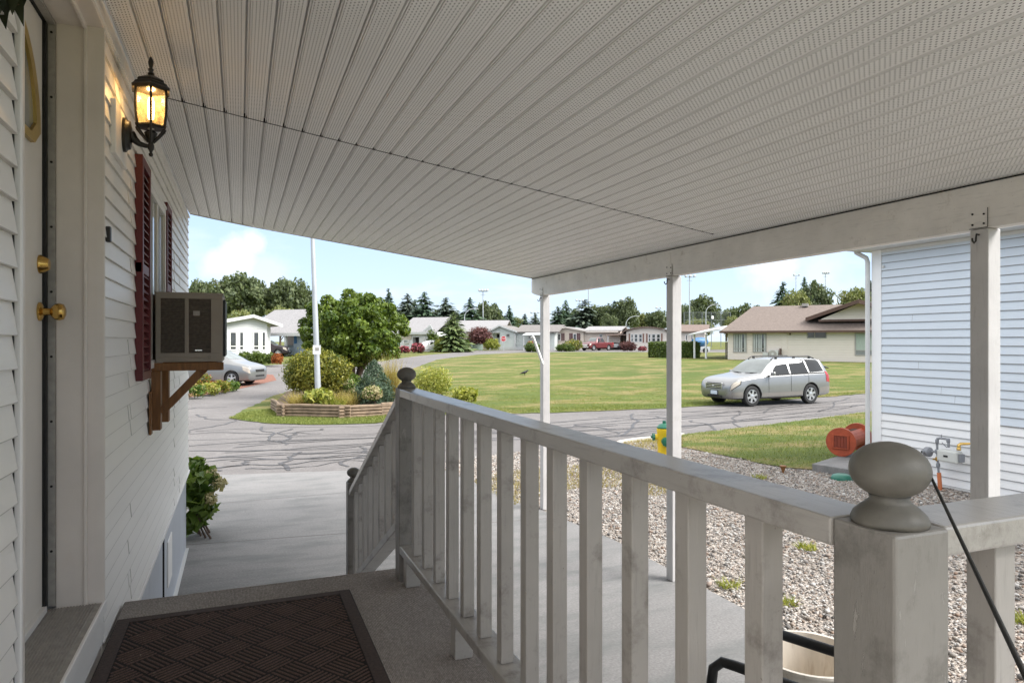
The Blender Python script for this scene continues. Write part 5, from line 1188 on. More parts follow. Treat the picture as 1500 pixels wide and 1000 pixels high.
# mint white house with the stop sign in front
f = Fac('mint_house', 'pale mint house with a front gable and dark grey roof behind the stop sign', 716, 99, 800, 97)
x0, x1, xp = f.x(717), f.x(754.5), f.x(732.5); ze, zp = f.z(485.3, x1), f.z(477.3, xp); xq = f.x(732)
m = MB(); m.box(xq, x1, 0, 9, 0, ze); m.box(x0, xq - .002, 1.8, 9, 0, ze - .01); m.box(x1 + .002, f.x(812), .25, 9, 0, ze - .05); gable_wall(m, x0, x1, xp, ze, zp, 0, 9); f.b(m, 'wall', M['lap_mint'])
m = MB(); gable_roof(m, x0, x1, xp, ze, zp, 0, 9, .4); eave_roof(m, x1 + .3, f.x(815), ze - .1, zp + .1, .2, 9, .4); f.b(m, 'roof', M['shingle_dark'])
m = MB(); rake(m, x0, x1, xp, ze, zp, 0, .4, .22); m.box(x0, f.x(812), -.06, -.01, 0, .55); m.box(x1 - .1, x1 + .1, -.05, .0, .5, ze); m.box(x0, xq, -.05, -.01, ze - .2, ze); f.b(m, 'fascia', M['fascia_white'])
m = MB(); m.box(x0 + .05, x0 + .25, .0, .2, 0, ze - .01); f.b(m, 'porch_post', M['whitepaint'])
f.win(f.x(722), f.x(730), f.z(495.5, 1), f.z(488, 1), 1.8); f.win(f.x(741.5), f.x(747), f.z(494, 3), f.z(488.5, 3), 0, 'fascia_white', 'glass', (f.x(744.2),)); f.win(f.x(773), f.x(777), f.z(496, 5), f.z(492, 5), .25)
m = MB(); xa, xb = f.x(771), f.x(800); m.hexa([(xa, -2.6, f.z(491.5, xa)), (xb, -2.6, f.z(491, xb)), (xb, .2, f.z(487, xb)), (xa, .2, f.z(488, xa))], [(xa, -2.6, f.z(490.5, xa)), (xb, -2.6, f.z(490, xb)), (xb, .2, f.z(486, xb)), (xa, .2, f.z(487, xa))]); m.box(xa + .1, xa + .22, -2.5, -2.38, 0, f.z(491.6, xa)); f.b(m, 'awning', M['fascia_white'])
# peach bungalow with pickup
f = Fac('peach_bungalow', 'pale peach bungalow with dark plum shutters and a low grey roof behind the maroon pickup', 806, 100, 908, 97)
x0, x1, xp = f.x(804), f.x(855), f.x(829); ze, zp = f.z(484.6, x1), f.z(479.6, xp)
m = MB(); m.box(x0, x1, 0, 9, 0, ze); m.box(x1 + .002, f.x(908), .3, 9, 0, ze); gable_wall(m, x0, x1, xp, ze, zp, 0, 9); f.b(m, 'wall', M['lap_peach'])
m = MB(); gable_roof(m, x0, x1, xp, ze, zp, 0, 9, .4); eave_roof(m, x1 + .3, f.x(906), ze, zp + .1, .2, 9, .4); f.b(m, 'roof', M['shingle_grey'])
m = MB(); rake(m, x0, x1, xp, ze, zp, 0, .4, .2); m.box(x1 + .3, f.x(906), -.25, -.2, ze - .24, ze + .02); m.box(x0, x1, -.04, -.003, 0, 1.0); f.b(m, 'fascia', M['lap_peach_pale'])
m = MB()
for a, b in ((811, 813), (813.7, 816), (822.3, 824.4), (825, 827), (834, 836), (836.5, 839), (845, 847.5), (848, 850)): m.box(f.x(a), f.x(b), -.05, -.004, f.z(499, 3), f.z(488, 3))
f.b(m, 'shutter', pm('plum_shutter', (.12, .055, .06), .6, .1, 4))
f.win(f.x(817), f.x(821.5), f.z(498.5, 3), f.z(488.5, 3)); f.win(f.x(839.5), f.x(844.5), f.z(498.5, 3), f.z(488.5, 3)); f.win(f.x(877.5), f.x(882), f.z(494.5, 6), f.z(489.5, 6), .3, 'fascia_white', 'glass', (f.x(879.7),))
# peach house with arched brown roof
f = Fac('arched_roof_bungalow', 'pale peach bungalow with an arched brown roof edge left of the middle porch post', 886, 97, 1032, 93)
x0, x1 = f.x(917.5), f.x(977); xp = (x0 + x1) / 2; ze, zp = f.z(485.5, x1), f.z(479.8, xp)
m = MB(); m.box(x0, x1, 0, 9, 0, ze); m.box(x1 + .002, f.x(1032), .3, 9, 0, ze); m.box(f.x(888), x0 - .002, 4, 9, 0, ze - .3); arc = [(x0 + (x1 - x0) * i / 12, ze + (zp - ze) * math.sin(PI * i / 12) ** .8) for i in range(13)]; m.prism([(a, 0, b) for a, b in arc], (0, 9, 0)); f.b(m, 'wall', M['lap_peach_pale'])
m = MB()
arc2 = [(x0 - .6 + (x1 - x0 + 1.2) * i / 12, ze - .12 + (zp - ze + .12) * math.sin(PI * i / 12) ** .8) for i in range(13)]
for (a, b), (c_, d_) in zip(arc2, arc2[1:]): m.hexa([(a, -.4, b), (c_, -.4, d_), (c_, 9, d_), (a, 9, b)], [(a, -.4, b + .16), (c_, -.4, d_ + .16), (c_, 9, d_ + .16), (a, 9, b + .16)])
eave_roof(m, x1 + .3, f.x(1034), ze - .02, zp + .35, .2, 9, .4); f.b(m, 'roof', M['shingle_red'])
m = MB(); xa = f.x(886); m.hexa([(xa, -.3, f.z(491.5, 0)), (x0, -.3, f.z(491, 0)), (x0, 5, f.z(483.5, 0)), (xa + 2.6, 5, f.z(484.5, 0))], [(xa, -.3, f.z(490.5, 0)), (x0, -.3, f.z(490, 0)), (x0, 5, f.z(482.5, 0)), (xa + 2.6, 5, f.z(483.5, 0))]); f.b(m, 'carport_roof', M['shingle_red'])
m = MB(); m.box(f.x(890), f.x(890) + .15, -.2, -.05, 0, f.z(491.6, 0)); f.b(m, 'carport_post', M['fascia_white'])
m = MB()
for a, b in ((921, 923), (941.5, 943.5), (946.5, 948.5), (968.5, 970.5)): m.box(f.x(a), f.x(b), -.05, -.004, f.z(501.5, 3), f.z(488.5, 3))
f.b(m, 'shutter', pm('brown_shutter', (.20, .10, .075), .6, .1, 4))
for a, b in ((924, 928), (929, 934.5), (935.5, 941), (949.5, 953.5), (954.5, 960.5), (961.5, 967.5)): f.win(f.x(a), f.x(b), f.z(501, 3), f.z(489, 3), 0, 'fascia_white', 'glass', (), (f.z(495, 3),), .1)
for a in (1004, 1012): f.win(f.x(a), f.x(a + 3), f.z(499, 6), f.z(490, 6), .3)
# cream house with the brown roof
f = Fac('cream_house', 'long cream house with a brown hip roof and front gable behind the silver SUV', 1066, 58, 1276, 53)
W = f.W + 6; ze = f.z(485.5, 3); ze2 = ze; xg = f.x(1178)
m = MB(); m.box(0, W, 0, 12, 0, ze); f.b(m, 'wall', M['lap_cream'])
ridge_z = f.z(447, 6, 6); xr0 = f.x(1103, 6)
ov = .55; t = .12; zl = ze + .03
m = MB(); A = [(-ov, -ov, zl), (W + ov, -ov, zl), (W - 5, 6, ridge_z), (xr0, 6, ridge_z)]
Bk = [(W + ov, 12 + ov, zl), (-ov, 12 + ov, zl), (xr0, 6, ridge_z), (W - 5, 6, ridge_z)]
L_ = [(-ov, 12 + ov, zl), (-ov, -ov, zl), (xr0, 6, ridge_z)]; R_ = [(W + ov, -ov, zl), (W + ov, 12 + ov, zl), (W - 5, 6, ridge_z)]
m.add(A, [(0, 1, 2, 3)]); m.add(Bk, [(0, 1, 2, 3)]); m.add(L_, [(0, 1, 2)]); m.add(R_, [(0, 1, 2)]); m.add([A[0], A[1], Bk[0], Bk[1]], [(3, 2, 1, 0)])
# front gable over the right part
xgp = f.x(1258, -.3); zg0, zgp = f.z(468.5, xg, 1.2), f.z(439, xgp, 0); gw = xgp - xg
m.hexa([(xg, 1.2, zg0), (xgp, -.35, zgp - .16), (xgp, 6, zgp - .16), (xg, 6, zg0)], [(xg, 1.2, zg0 + .16), (xgp, -.35, zgp), (xgp, 6, zgp), (xg, 6, zg0 + .16)])
m.hexa([(xgp, -.35, zgp - .16), (xgp + gw, 1.2, zg0), (xgp + gw, 6, zg0), (xgp, 6, zgp - .16)], [(xgp, -.35, zgp), (xgp + gw, 1.2, zg0 + .16), (xgp + gw, 6, zg0 + .16), (xgp, 6, zgp)])
f.b(m, 'roof', M['shingle_brown'])
yg = .9; m = MB(); zb = f.z(469, xg + 1, yg); m.prism([(xg + 1.0, yg, zb), (xgp + gw - 1.0, yg, zb), (xgp, yg, zgp - .22)], (0, 1.2, 0)); f.b(m, 'gable_wall', M['lap_cream'])
m = MB(); m.box(-ov - .02, W + ov, -ov - .05, -ov, zl - .14, zl + .03); m.box(-ov - .04, -ov, -ov - .05, 12, zl - .14, zl + .03)
for s in (-1, 1):
    xa = xgp + s * gw; m.hexa([(min(xa, xgp), 1.15 if xa < xgp else -.42, zg0 - .12 if xa < xgp else zgp - .28), (max(xa, xgp), -.42 if xa < xgp else 1.15, zgp - .28 if xa < xgp else zg0 - .12), (max(xa, xgp), -.36 if xa < xgp else 1.2, zgp - .28 if xa < xgp else zg0 - .12), (min(xa, xgp), 1.2 if xa < xgp else -.36, zg0 - .12 if xa < xgp else zgp - .28)],
                               [(min(xa, xgp), 1.15 if xa < xgp else -.42, zg0 + .18 if xa < xgp else zgp + .03), (max(xa, xgp), -.42 if xa < xgp else 1.15, zgp + .03 if xa < xgp else zg0 + .18), (max(xa, xgp), -.36 if xa < xgp else 1.2, zgp + .03 if xa < xgp else zg0 + .18), (min(xa, xgp), 1.2 if xa < xgp else -.36, zg0 + .18 if xa < xgp else zgp + .03)])
m.box(xg + 1.0, xgp + gw - 1, yg - .06, yg - .003, zb - .12, zb + .05)
f.b(m, 'fascia', M['fascia_brown'])
M['curtain'] = pm('pale_curtain', (.46, .48, .46), .8, .25, 9, stretch=(14, 14, .3))
for a, b in ((1074, 1094), (1102.5, 1123)):
    xa, xb = f.x(a), f.x(b); w = f.win(xa, xb, f.z(516, xa), f.z(488.5, xa), 0, 'strip', 'glass', (), (f.z(510.5, xa),), .07)
    m = MB()
    for q in (.06, .22, .4, .55, .8): m.box(xa + (xb - xa) * q, xa + (xb - xa) * (q + .12), -.020, -.0125, f.z(515.4, xa), f.z(489.5, xa))
    f.b(m, 'curtain', M['curtain'], w)
xa, xb = f.x(1182), f.x(1211); f.win(xa, xb, f.z(495.5, xa), f.z(485, xa), 0, 'strip', 'glass', (xa + (xb - xa) * .4,), (), .06)
xa, xb = f.x(1252), f.x(1290); w = f.win(xa, xb, f.z(520.5, xa), f.z(487.5, xa), 0, 'strip', 'glasslite', (), (f.z(513, xa),), .08)
m = MB(); m.box(xa + .1, xb - .1, -.022, -.0125, f.z(512.5, xa), f.z(488.5, xa)); f.b(m, 'curtain', pm('green_white_curtain', (.40, .46, .40), .8, .2, 9, stretch=(14, 14, .3)), w)
m = MB(); xa, xb = f.x(1145), f.x(1153.5); m.box(xa, xb, -.05, -.003, .1, f.z(488, xa)); f.b(m, 'side_door', M['lap_cream'], bevel=.01)
m = MB(); m.box(f.x(1156.5), f.x(1158.5), -.12, -.003, f.z(490, 8), f.z(487.5, 8)); f.b(m, 'wall_light', M['fascia_brown'])
m = MB(); m.box(f.x(1142.6), f.x(1144.6), -.5, -.004, 0.05, f.z(510.5, 8)); f.b(m, 'side_screen', M['fascia_brown'])
for q in (4.2, 9.2, 14.2): m = MB(); m.box(xr0 + q, xr0 + q + .5, 5.3, 5.9, ridge_z - .12, ridge_z + .14); f.b(m, 'roof_vent', M['strip'])
hp = thing('heat_pump', 'beige outdoor heat pump unit with round fan grille against the cream house wall', 'heat pump', f.o + f.d * f.x(1133))
m = MB(); xa, xb = f.x(1127.5), f.x(1141); m.box(xa, xb, -.62, -.22, .12, f.z(512.5, xa)); m.box(xa - .5, xa - .06, -.5, -.2, .1, f.z(516, xa)); f.b(m, 'cabinet', M['meterbox'], hp, bevel=.02)
m = MB(); m.lathe([(.30, 0), (.30, -.03), (.25, -.035), (.001, -.035)], ((xa + xb) / 2 - .06, -.621, f.z(518, xa)), 24, 'y'); f.b(m, 'fan_grille', M['strip'], hp)
m = MB(); m.lathe([(.10, -.036), (.10, -.05), (.001, -.05)], ((xa + xb) / 2 - .06, -.621, f.z(518, xa)), 16, 'y'); f.b(m, 'fan_hub', M['meterbox'], hp)
cream = f
# patio cover and lattice next to it
f = Fac('patio_cover', 'white slanted patio cover with thin posts and a lattice screen left of the cream house', 1020, 61, 1065.5, 58.2, 'patio cover')
m = MB(); A = [(f.x(1008, -1), -1, f.z(491.5, 0)), (f.x(1066), -1, f.z(483.5, 3)), (f.x(1090, 5), 5, f.z(473.5, 3, 5)), (f.x(1045, 5), 5, f.z(481, 2, 5))]; m.hexa(A, [(a, b, c + .12) for a, b, c in A]); f.b(m, 'roof_panel', M['fascia_white'])
for a, y in ((1022.5, -.6), (1039.5, -.6), (1053, 2.5)): m = MB(); m.box(f.x(a), f.x(a) + .12, y, y + .12, 0, f.z(489.5 if a < 1050 else 486, 2, y)); f.b(m, 'post', M['whitepaint'])
m = MB(); xa, xb = f.x(1047), f.x(1065); k = xa
while k < xb: m.box(k, k + .09, 1.4, 1.43, .25, f.z(501, xa)); k += .14
z = .35
while z < f.z(502, xa): m.box(xa, xb, 1.431, 1.45, z, z + .05); z += .3
f.b(m, 'lattice_screen', pm('weathered_lattice', (.24, .20, .18), .8, .2, 4))
m = MB(); xa, xb = f.x(1047), f.x(1065)
for q in range(4): m.box(xa + q * (xb - xa) / 4, xa + (q + .55) * (xb - xa) / 4, 1.40, 1.46, f.z(500, xa), f.z(487, xa))
f.b(m, 'upper_panel', M['lap_pinkgrey'])
bc = thing('blue_vehicle', 'small boat with bright blue tarpaulin behind the patio cover posts', 'vehicle', gd(1025, 80)); p = gd(1025, 80)  # blue vehicle, simplified to a rounded hull shape on wheels
m = MB(); n_ = 14
m.lathe([(.02, -1.0), (.42, -.9), (.56, -.4), (.58, .3), (.5, .8), (.2, 1.1), (.02, 1.15)], p + Vector((0, 0, 1.28)), 16, 'x', sq=(1, .95)); m.build('bodywork', M['bluebody'], bc, True)
m = MB(); m.box(p.x - 1.0, p.x + 1.1, p.y - .5, p.y + .5, p.z + .25, p.z + .75); m.build('vehicle_frame', M['galv'], bc)
for s in (-1, 1): m = MB(); m.lathe([(.1, -.1), (.3, -.1), (.3, .1), (.1, .1)], p + Vector((.2, s * .8, .3)), 18, 'y'); m.build('vehicle_wheel', M['tyre'], bc)

# ================================================================== poles, signs, fence
def pole(name, label, cat, u, Z, vtop, r0, r1, group=None, lean=(0, 0)):
    b = gd(u, Z); t = Vector((b.x + lean[0], b.y + lean[1], zh(vtop, Z))); o = thing(name, label, cat, b, group); m = MB(); m.tube([b - Vector((0, 0, .1)), b.lerp(t, .5), t], [r0, (r0 + r1) / 2, r1], 12); m.build('pole', M['galv'], o, True); return o, b, t
o, b, t = pole('street_lamp', 'tall leaning galvanised street light pole with a small sign rising out of the island bed', 'street lamp', 467, 22.6, 200, .115, .07, None, (-.10, .0))
b2 = gd(467, 22.6); tt = at(457.2, 330, 22.6); t = tt
o_ch = list(o.children)[0]; bpy.data.objects.remove(o_ch)
top = tt + (tt - b2) * .35
m = MB(); m.tube([b2 - Vector((0, 0, .1)), b2.lerp(tt, .5), tt, top], [.10, .085, .066, .055], 16); m.build('pole', M['galv'], o, True)
m = MB(); m.tube([top, top + Vector((.1, -.3, .5)), top + Vector((.5, -1.2, .8)), top + Vector((.9, -2.0, .85))], [.055, .05, .04, .035], 8); m.build('arm', M['galv'], o, True)
m = MB(); q = top + Vector((1.05, -2.3, .83)); m.lathe([(.03, .1), (.12, .08), (.16, 0), (.12, -.06), (.02, -.08)], q, 16, sq=(.7, 1.9)); m.build('lamp_head', M['galv'], o, True)
q = at(463.5, 512, 22.5); dq = Vector((C, -S, 0)); m = MB(); m.prism([q + dq * x + Vector((0, -.10, z)) for x, z in ((-.13, -.15), (.13, -.15), (.13, .15), (-.13, .15))], (0, -.012, 0)); m.build('sign_plate', M['whitepaint'], o)
m = MB(); m.prism([q + dq * x + Vector((0, -.113, z)) for x, z in ((-.05, -.03), (.07, -.03), (.07, .07), (-.05, .07))], (0, -.004, 0)); m.build('sign_mark', M['strip'], o)
def floodlight(label, u, Z, vt, heads=4, w=.9):
    o, b, t = pole('floodlight_mast', label, 'floodlight', u, Z, vt, .17, .09, 'sports field floodlight masts'); dq = Vector((C, -S, 0)); m = MB()
    m.bar(t - dq * w, t + dq * w, .1, .1); m.bar(t - dq * w * .6 + Vector((0, 0, -.7)), t + dq * w * .6 + Vector((0, 0, -.7)), .08, .08); m.build('crossarm', M['galv'], o)
    for k in range(heads):
        c = t + dq * (w * (2 * k / (heads - 1) - 1)) + Vector((0, -.2, .25)); m = MB(); m.lathe([(.12, .2), (.26, .1), (.28, -.2), (.1, -.24)], c, 10, 'y'); m.build('lamp_head', M['galv'], o)
floodlight('floodlight mast rising behind the mint house roof', 707.5, 150, 427); floodlight('bare topped floodlight mast behind the peach bungalow roof', 862, 150, 395); floodlight('short floodlight mast among the conifers left of the peach bungalow', 848.5, 190, 441, 3)
floodlight('floodlight mast between conifers behind the arched roof bungalow', 915.5, 170, 440, 3); floodlight('tall floodlight mast just right of the middle porch post', 1010, 140, 406, 3); floodlight('slim floodlight mast left above the trees behind the cream house', 1166, 180, 404, 2, .7)
floodlight('stout floodlight mast right above the trees behind the cream house', 1209, 180, 401, 4, .8); floodlight('small floodlight mast above the mint house awning', 783, 170, 459, 3); floodlight('pale floodlight mast seen over the arched roof left of the middle porch post', 964, 190, 452, 2, .6)
def curved_lamp(label, u, Z, vt, side):
    o, b, t = pole('street_lamp', label, 'street lamp', u, Z, vt + 12, .10, .07, 'curved arm street lamps beyond the lawn'); dq = Vector((C, -S, 0)) * side; k = Z / 1000; m = MB(); h = 12 * k
    pts = [t + dq * (14 * k * (1 - math.cos(a))) + Vector((0, 0, h * math.sin(a))) for a in [PI / 2 * i / 6 for i in range(7)]]; m.tube(pts, .06, 8); m.build('arm', M['galv'], o, True)
    m = MB(); m.lathe([(.05, .06), (.2, .03), (.2, -.05), (.05, -.08)], pts[-1] + dq * .35, 10, sq=(2.0, 1)); m.build('lamp_head', M['galv'], o, True)
curved_lamp('curved arm street lamp behind the young conifer', 680.5, 112, 452, 1); curved_lamp('curved arm street lamp beside the conifers above the maroon pickup', 917, 118, 463, 1); curved_lamp('curved arm street lamp in front of the ball field fence', 1034, 110, 446, 1)
p = gd(737.5, 92); st = thing('stop_sign', 'red octagonal stop sign by the road in front of the mint house', 'stop sign', p); m = MB(); m.tube([p, p + Vector((0, 0, 1.9))], .035, 8); m.build('pole', M['galv'], st)
cs_ = p + Vector((0, 0, 1.62)); dq = Vector((C, -S, 0)); fq = Vector((-S, -C, 0)); oc = [cs_ + fq * .05 + dq * (.40 * math.cos(R(22.5 + 45 * i))) + Vector((0, 0, .40 * math.sin(R(22.5 + 45 * i)))) for i in range(8)]
m = MB(); m.prism(oc, fq * .015); sp_ = m.build('sign_plate', M['whitepaint'], st); m = MB(); m.prism([cs_ + (q - cs_) * .9 + fq * .018 for q in oc], fq * .004); m.build('sign_face', pm('stop_red', (.50, .02, .025), .5, .05, 5), sp_)
cu = bpy.data.curves.new('stop_text', 'FONT'); cu.body = 'STOP'; cu.size = .30; cu.align_x = 'CENTER'; cu.align_y = 'CENTER'; cu.extrude = .004
tx = bpy.data.objects.new('text', cu); COL.objects.link(tx); me = bpy.data.meshes.new_from_object(tx.evaluated_get(bpy.context.evaluated_depsgraph_get())); bpy.data.objects.remove(tx)
me.transform(Matrix(((dq.x, 0, fq.x, cs_.x + fq.x * .078), (dq.y, 0, fq.y, cs_.y + fq.y * .078), (0, 1, 0, cs_.z), (0, 0, 0, 1)))); me.materials.clear(); link('lettering', me, M['whitepaint'], st)
# ball field fence
fn = thing('ball_field_fence', 'tall chain link ball field fence behind the arched roof bungalow', 'fence', gd(1030, 135)); M['wire'] = pm('fence_wire', (.20, .22, .23), .5, .1, 4, metal=.3)
zt, zb_ = zh(457, 135), zh(485, 135)
for k, u in enumerate((1002, 1015, 1028.5, 1042, 1056, 1070)):
    m = MB(); a = at(u, 500, 135); m.tube([(a.x, a.y, gd(u, 135).z), (a.x, a.y, zt)], .07, 6); m.build('post', M['wire'], fn)
m = MB()
for v in (457.5, 468.5, 479): m.tube([at(1002, v, 135), at(1070, v, 135)], .03, 5)
for k in range(60):
    u = 1002 + 68 * k / 59; m.tube([at(u, 485, 135), at(u, 457.5, 135)], .010, 3, cap=False)
for k in range(24): v = 458 + 27 * k / 23; m.tube([at(1002, v, 135), at(1070, v, 135)], .010, 3, cap=False)
m.build('chain_link', M['wire'], fn); m = MB(); a = at(1043.7, 464.7, 134.8); m.box(a.x - .25, a.x + .25, a.y - .05, a.y, a.z - .3, a.z + .3); m.build('sign_plate', M['whitepaint'], fn)
# utility box, birds
p = gd(698.5, 96); ub = thing('utility_box', 'pale green utility cabinet under the round dark red shrub', 'utility box', p); m = MB(); m.box(p.x - .75, p.x + .75, p.y - .4, p.y + .4, p.z, p.z + 1.0); m.build('cabinet', pm('green_cabinet', (.30, .38, .33), .5, .05, 3), ub, bevel=.03); m = MB(); m.box(p.x - .8, p.x + .8, p.y - .45, p.y + .45, p.z + 1.001, p.z + 1.06); m.build('lid', M['meterbox'], ub, bevel=.01)
def crow(label, u, v, heading):
    p = gr(u, v); c = bpy.data.meshes.new('crow'); m = MB(); s = .95
    def P(x, z, y=0): return p + Vector((x * math.cos(heading) - y * math.sin(heading), x * math.sin(heading) + y * math.cos(heading), z)) * 1
    m.tube([P(-.30, .12), P(-.22, .13), P(-.12, .155), P(.0, .19), (P(.09, .225)), P(.135, .265), P(.16, .29), P(.195, .295), P(.215, .288), P(.27, .275)], [.012, .03, .052, .075, .068, .046, .042, .036, .018, .003], 12)
    for y in (-.035, .035): m.tube([P(.0, .15, y), P(.01, .09, y), P(-.01, .02, y), P(-.01, .0, y)], [.022, .010, .007, .007], 6); m.tube([P(-.04, .025, y), P(.05, .022, y)], .008, 5)
    for y in (-.06, .06): m.tube([P(.08, .215, y), P(-.05, .185, y * 1.25), P(-.24, .135, y * .6)], [.02, .035, .008], 8)
    tag(m.build('crow', M['black'], None, True, auto=0), label, 'bird')
crow('black crow walking on the lawn left of the far porch post', 768.5, 550, R(-10)); crow('black crow on the grass right of the silver SUV', 1207.5, 541.5, R(150))

# ================================================================== island bed and other plants
tb_ = thing('timber_edging', 'low zigzag split rail timber edging around the island bed', 'timber edging', gr(450, 618))
Q = [gr(399, 601), gr(414, 611.5), gr(505, 613.5), gr(566, 609), gr(640, 603)]; QB = Q
for i, (a, b) in enumerate(zip(Q, Q[1:])):
    m = MB()
    for k in range(4):
        z = .05 + k * .095 + (.03 if i % 2 else 0); d = (b - a).normalized(); n_ = Vector((-d.y, d.x, 0)); j = [Vector((0, 0, random.uniform(-.012, .012))) for _ in range(4)]
        pts = [a - d * .18 + Vector((0, 0, z)) + j[0], a.lerp(b, .33) + Vector((0, 0, z)) + j[1] + n_ * .02, a.lerp(b, .66) + Vector((0, 0, z)) + j[2] - n_ * .015, b + d * .18 + Vector((0, 0, z)) + j[3]]
        m.tube(pts, [.045, .052, .05, .043], 7)
    m.build('split_rail', M['splitrail'], tb_, True)
soil_poly = px([(401, 600), (416, 610), (505, 612), (566, 607.5), (640, 602), (650, 585), (600, 572), (500, 570), (420, 580)])
drape('planting_bed', soil_poly, .20, M['soil'])
def B3(u, Z, dz=.2): p = gd(u, Z); return np.array((p.x, p.y, p.z + dz))
# the big broadleaf tree
tb0 = B3(519, 27.0); cc = tb0 + [0, 0, zh(486, 27) - tb0[2]]; rx = 77 * .027; rzz = 61 * .027
cs = dome(cc, (rx * .98, rx * .96, rzz), 84, .46, .28, -.98) + dome(cc, (rx * 1.3, rx * 1.25, rzz * 1.25), 34, .27, .1, -.6) + dome(cc, (rx * .55, rx * .55, rzz * .6), 18, .6, .2, -.8)
P, O = clumps(cs, 300, .55, .2)
tree = thing('broadleaf_tree', 'rounded glossy green broadleaf tree in the middle of the island bed', 'tree', tb0)
leafmesh('crown', P, .135, O, LF['rhodo_tree'], tree, .5, .6, shift=np.concatenate(CLT))
m = MB()
for w in range(7): a = w * .9; m.tube([tb0 - [0, 0, .2], tb0 + [.12 * math.cos(a), .12 * math.sin(a), .5], tb0 + [.5 * math.cos(a), .5 * math.sin(a), 1.3], tb0 + [1.1 * math.cos(a), 1.1 * math.sin(a), 2.2]], [.085, .07, .05, .02], 8)
m.build('trunk', M['bark'], tree, True)
def bushpx(name, label, u0, u1, vt, vb, Z, k, n, size, mat, cat='shrub', group=None, asp=.5, dz=.15, extra=None, ryf=.9, low=-.25, crr=None):
    uc = (u0 + u1) / 2; b = B3(uc, Z, 0); b[2] = zh(vb, Z) if vb else b[2] + dz; g0 = gd(uc, Z).z
    h = zh(vt, Z) - b[2]; r_ = (u1 - u0) / 2 * Z / F
    return bush(name, label, cat, b, r_, r_ * ryf, h, k, n, size, mat, group, asp, crr, low, extra)
bushpx('rounded_shrub', 'large yellow tinged rounded shrub at the foot of the street light pole', 411, 520, 508, 585, 24.2, 46, 230, .10, 'rhodo', asp=.38, crr=.36)
bushpx('boxwood_shrub', 'clipped green shrub between the yellow rounded shrub and the pole base', 486, 530, 545, 585, 25.0, 12, 170, .08, 'hydrangea', crr=.26)
# dwarf spruce
def cone(cen, r, h, n, seed=0, sp=.12):
    t = rng.beta(1.0, 1.6, n); a = rng.uniform(0, 2 * PI, n); rr = r * (1 - t ** 1.5) ** .85 * (.62 + .45 * rng.uniform(0, 1, n)) * (1 + .13 * np.sin(a * 4 + t * 17) + .10 * np.sin(a * 9 - t * 31))
    P = np.stack([cen[0] + rr * np.cos(a), cen[1] + rr * np.sin(a), cen[2] + h * t], 1); O = np.stack([np.cos(a), np.sin(a), np.full(n, .5)], 1); return P, O
b = B3(548, 22.6, .12); P, O = cone(b, .72, zh(526, 22.6) - b[2], 11000); plant('dwarf_spruce', 'dense blue green dwarf spruce cone behind the stair railing', 'conifer', b, [('foliage', LF['bluegreen'], P, O, .06, .4)], None, [([b, b + [0, 0, .8]], .04, 6)])
bushpx('hydrangea', 'small hydrangea with cream flower heads in the island bed', 531, 560, 565, 588, 22.0, 10, 90, .06, 'hydrangea', 'flowering shrub', extra=('cream', 900, .055), crr=.15)
bushpx('flowering_shrub', 'pinkish white flowering shrub behind the hydrangea in the island bed', 503, 520, 555, 577, 24.0, 8, 90, .06, 'hydrangea', 'flowering shrub', extra=('cream', 260, .06), crr=.16)
def tuft(name, label, u, Z, h, r, n, w, mat, vb=None, lean=.4, cat='ornamental grass', dz=.2):
    b = B3(u, Z, dz); a = rng.uniform(0, 2 * PI, n); q = r * np.sqrt(rng.uniform(0, 1, n)); P = np.stack([b[0] + q * np.cos(a), b[1] + q * np.sin(a), np.full(n, b[2])], 1)
    o = blades(name, P, h, w, LF[mat], None, lean); return tag(o, label, cat)
tuft('tall_grass', 'tall pale yellow ornamental grass beside the dwarf spruce', 571, 23.4, 1.35, .28, 520, .013, 'yellow', lean=.16)
tuft('low_grass', 'golden grass clump at the left end of the timber edging', 437, 21.6, .42, .26, 420, .010, 'yellow', lean=.6)
tuft('sparse_grass', 'golden low grass behind the timber edging right of the variegated plant', 508, 22.2, .42, .4, 480, .010, 'yellow', lean=.6)
tuft('short_grass', 'green yellow grass clump between the variegated plant and hydrangea', 494, 21.8, .28, .3, 300, .010, 'limey', lean=.6)
bushpx('variegated_plant', 'lime and cream variegated leafy plant in front of the pole base', 447, 487, 573, 592, 21.4, 12, 60, .15, 'limey', 'plant', asp=.42, crr=.18)
bushpx('lime_shrub', 'yellow green feathery shrub just right of the far railing newel', 604, 664, 537, 586, 22.5, 22, 130, .075, 'limey', asp=.35, crr=.28)
bushpx('leafy_plant', 'lime leaved low plant at the lawn edge right of the lime shrub', 660, 700, 569, 588, 21.5, 9, 50, .13, 'limey', 'plant', asp=.5, crr=.17)
# hydrangea at our own house corner
b = np.array((-.38, 7.95, .02)); cs = [((-.455 + random.uniform(-.1, .12), 7.95 + random.uniform(-.25, .3), z), (.105, .12, .11)) for z in (.15, .20, .28, .35, .45, .5, .58, .62, .70, .42, .55, .74, .66, .25, .38)]
P, O = clumps(cs, 34, .5); FC = [(-.28, 7.85, .68), (-.19, 7.8, .60), (-.28, 7.7, .46), (-.22, 7.95, .54)]; Pf, Of = clumps([(c, (.07, .07, .06)) for c in FC], 110, .6)
plant('hydrangea', 'hydrangea with large glossy leaves and fading cream flowers at the corner of the mobile home', 'flowering shrub', b, [('foliage', LF['hydrangea'], P, O, .125, .55), ('blossom', LF['cream'], Pf, Of, .03, .9)], None, [([b + [x, y, 0], b + [x * .5 - .08, y, .25], b + [x * .6 - .08, y, .5]], [.012, .010, .006], 6) for x, y in ((0, 0), (.05, -.1), (.08, .1), (-.03, .1), (.1, -.15))])
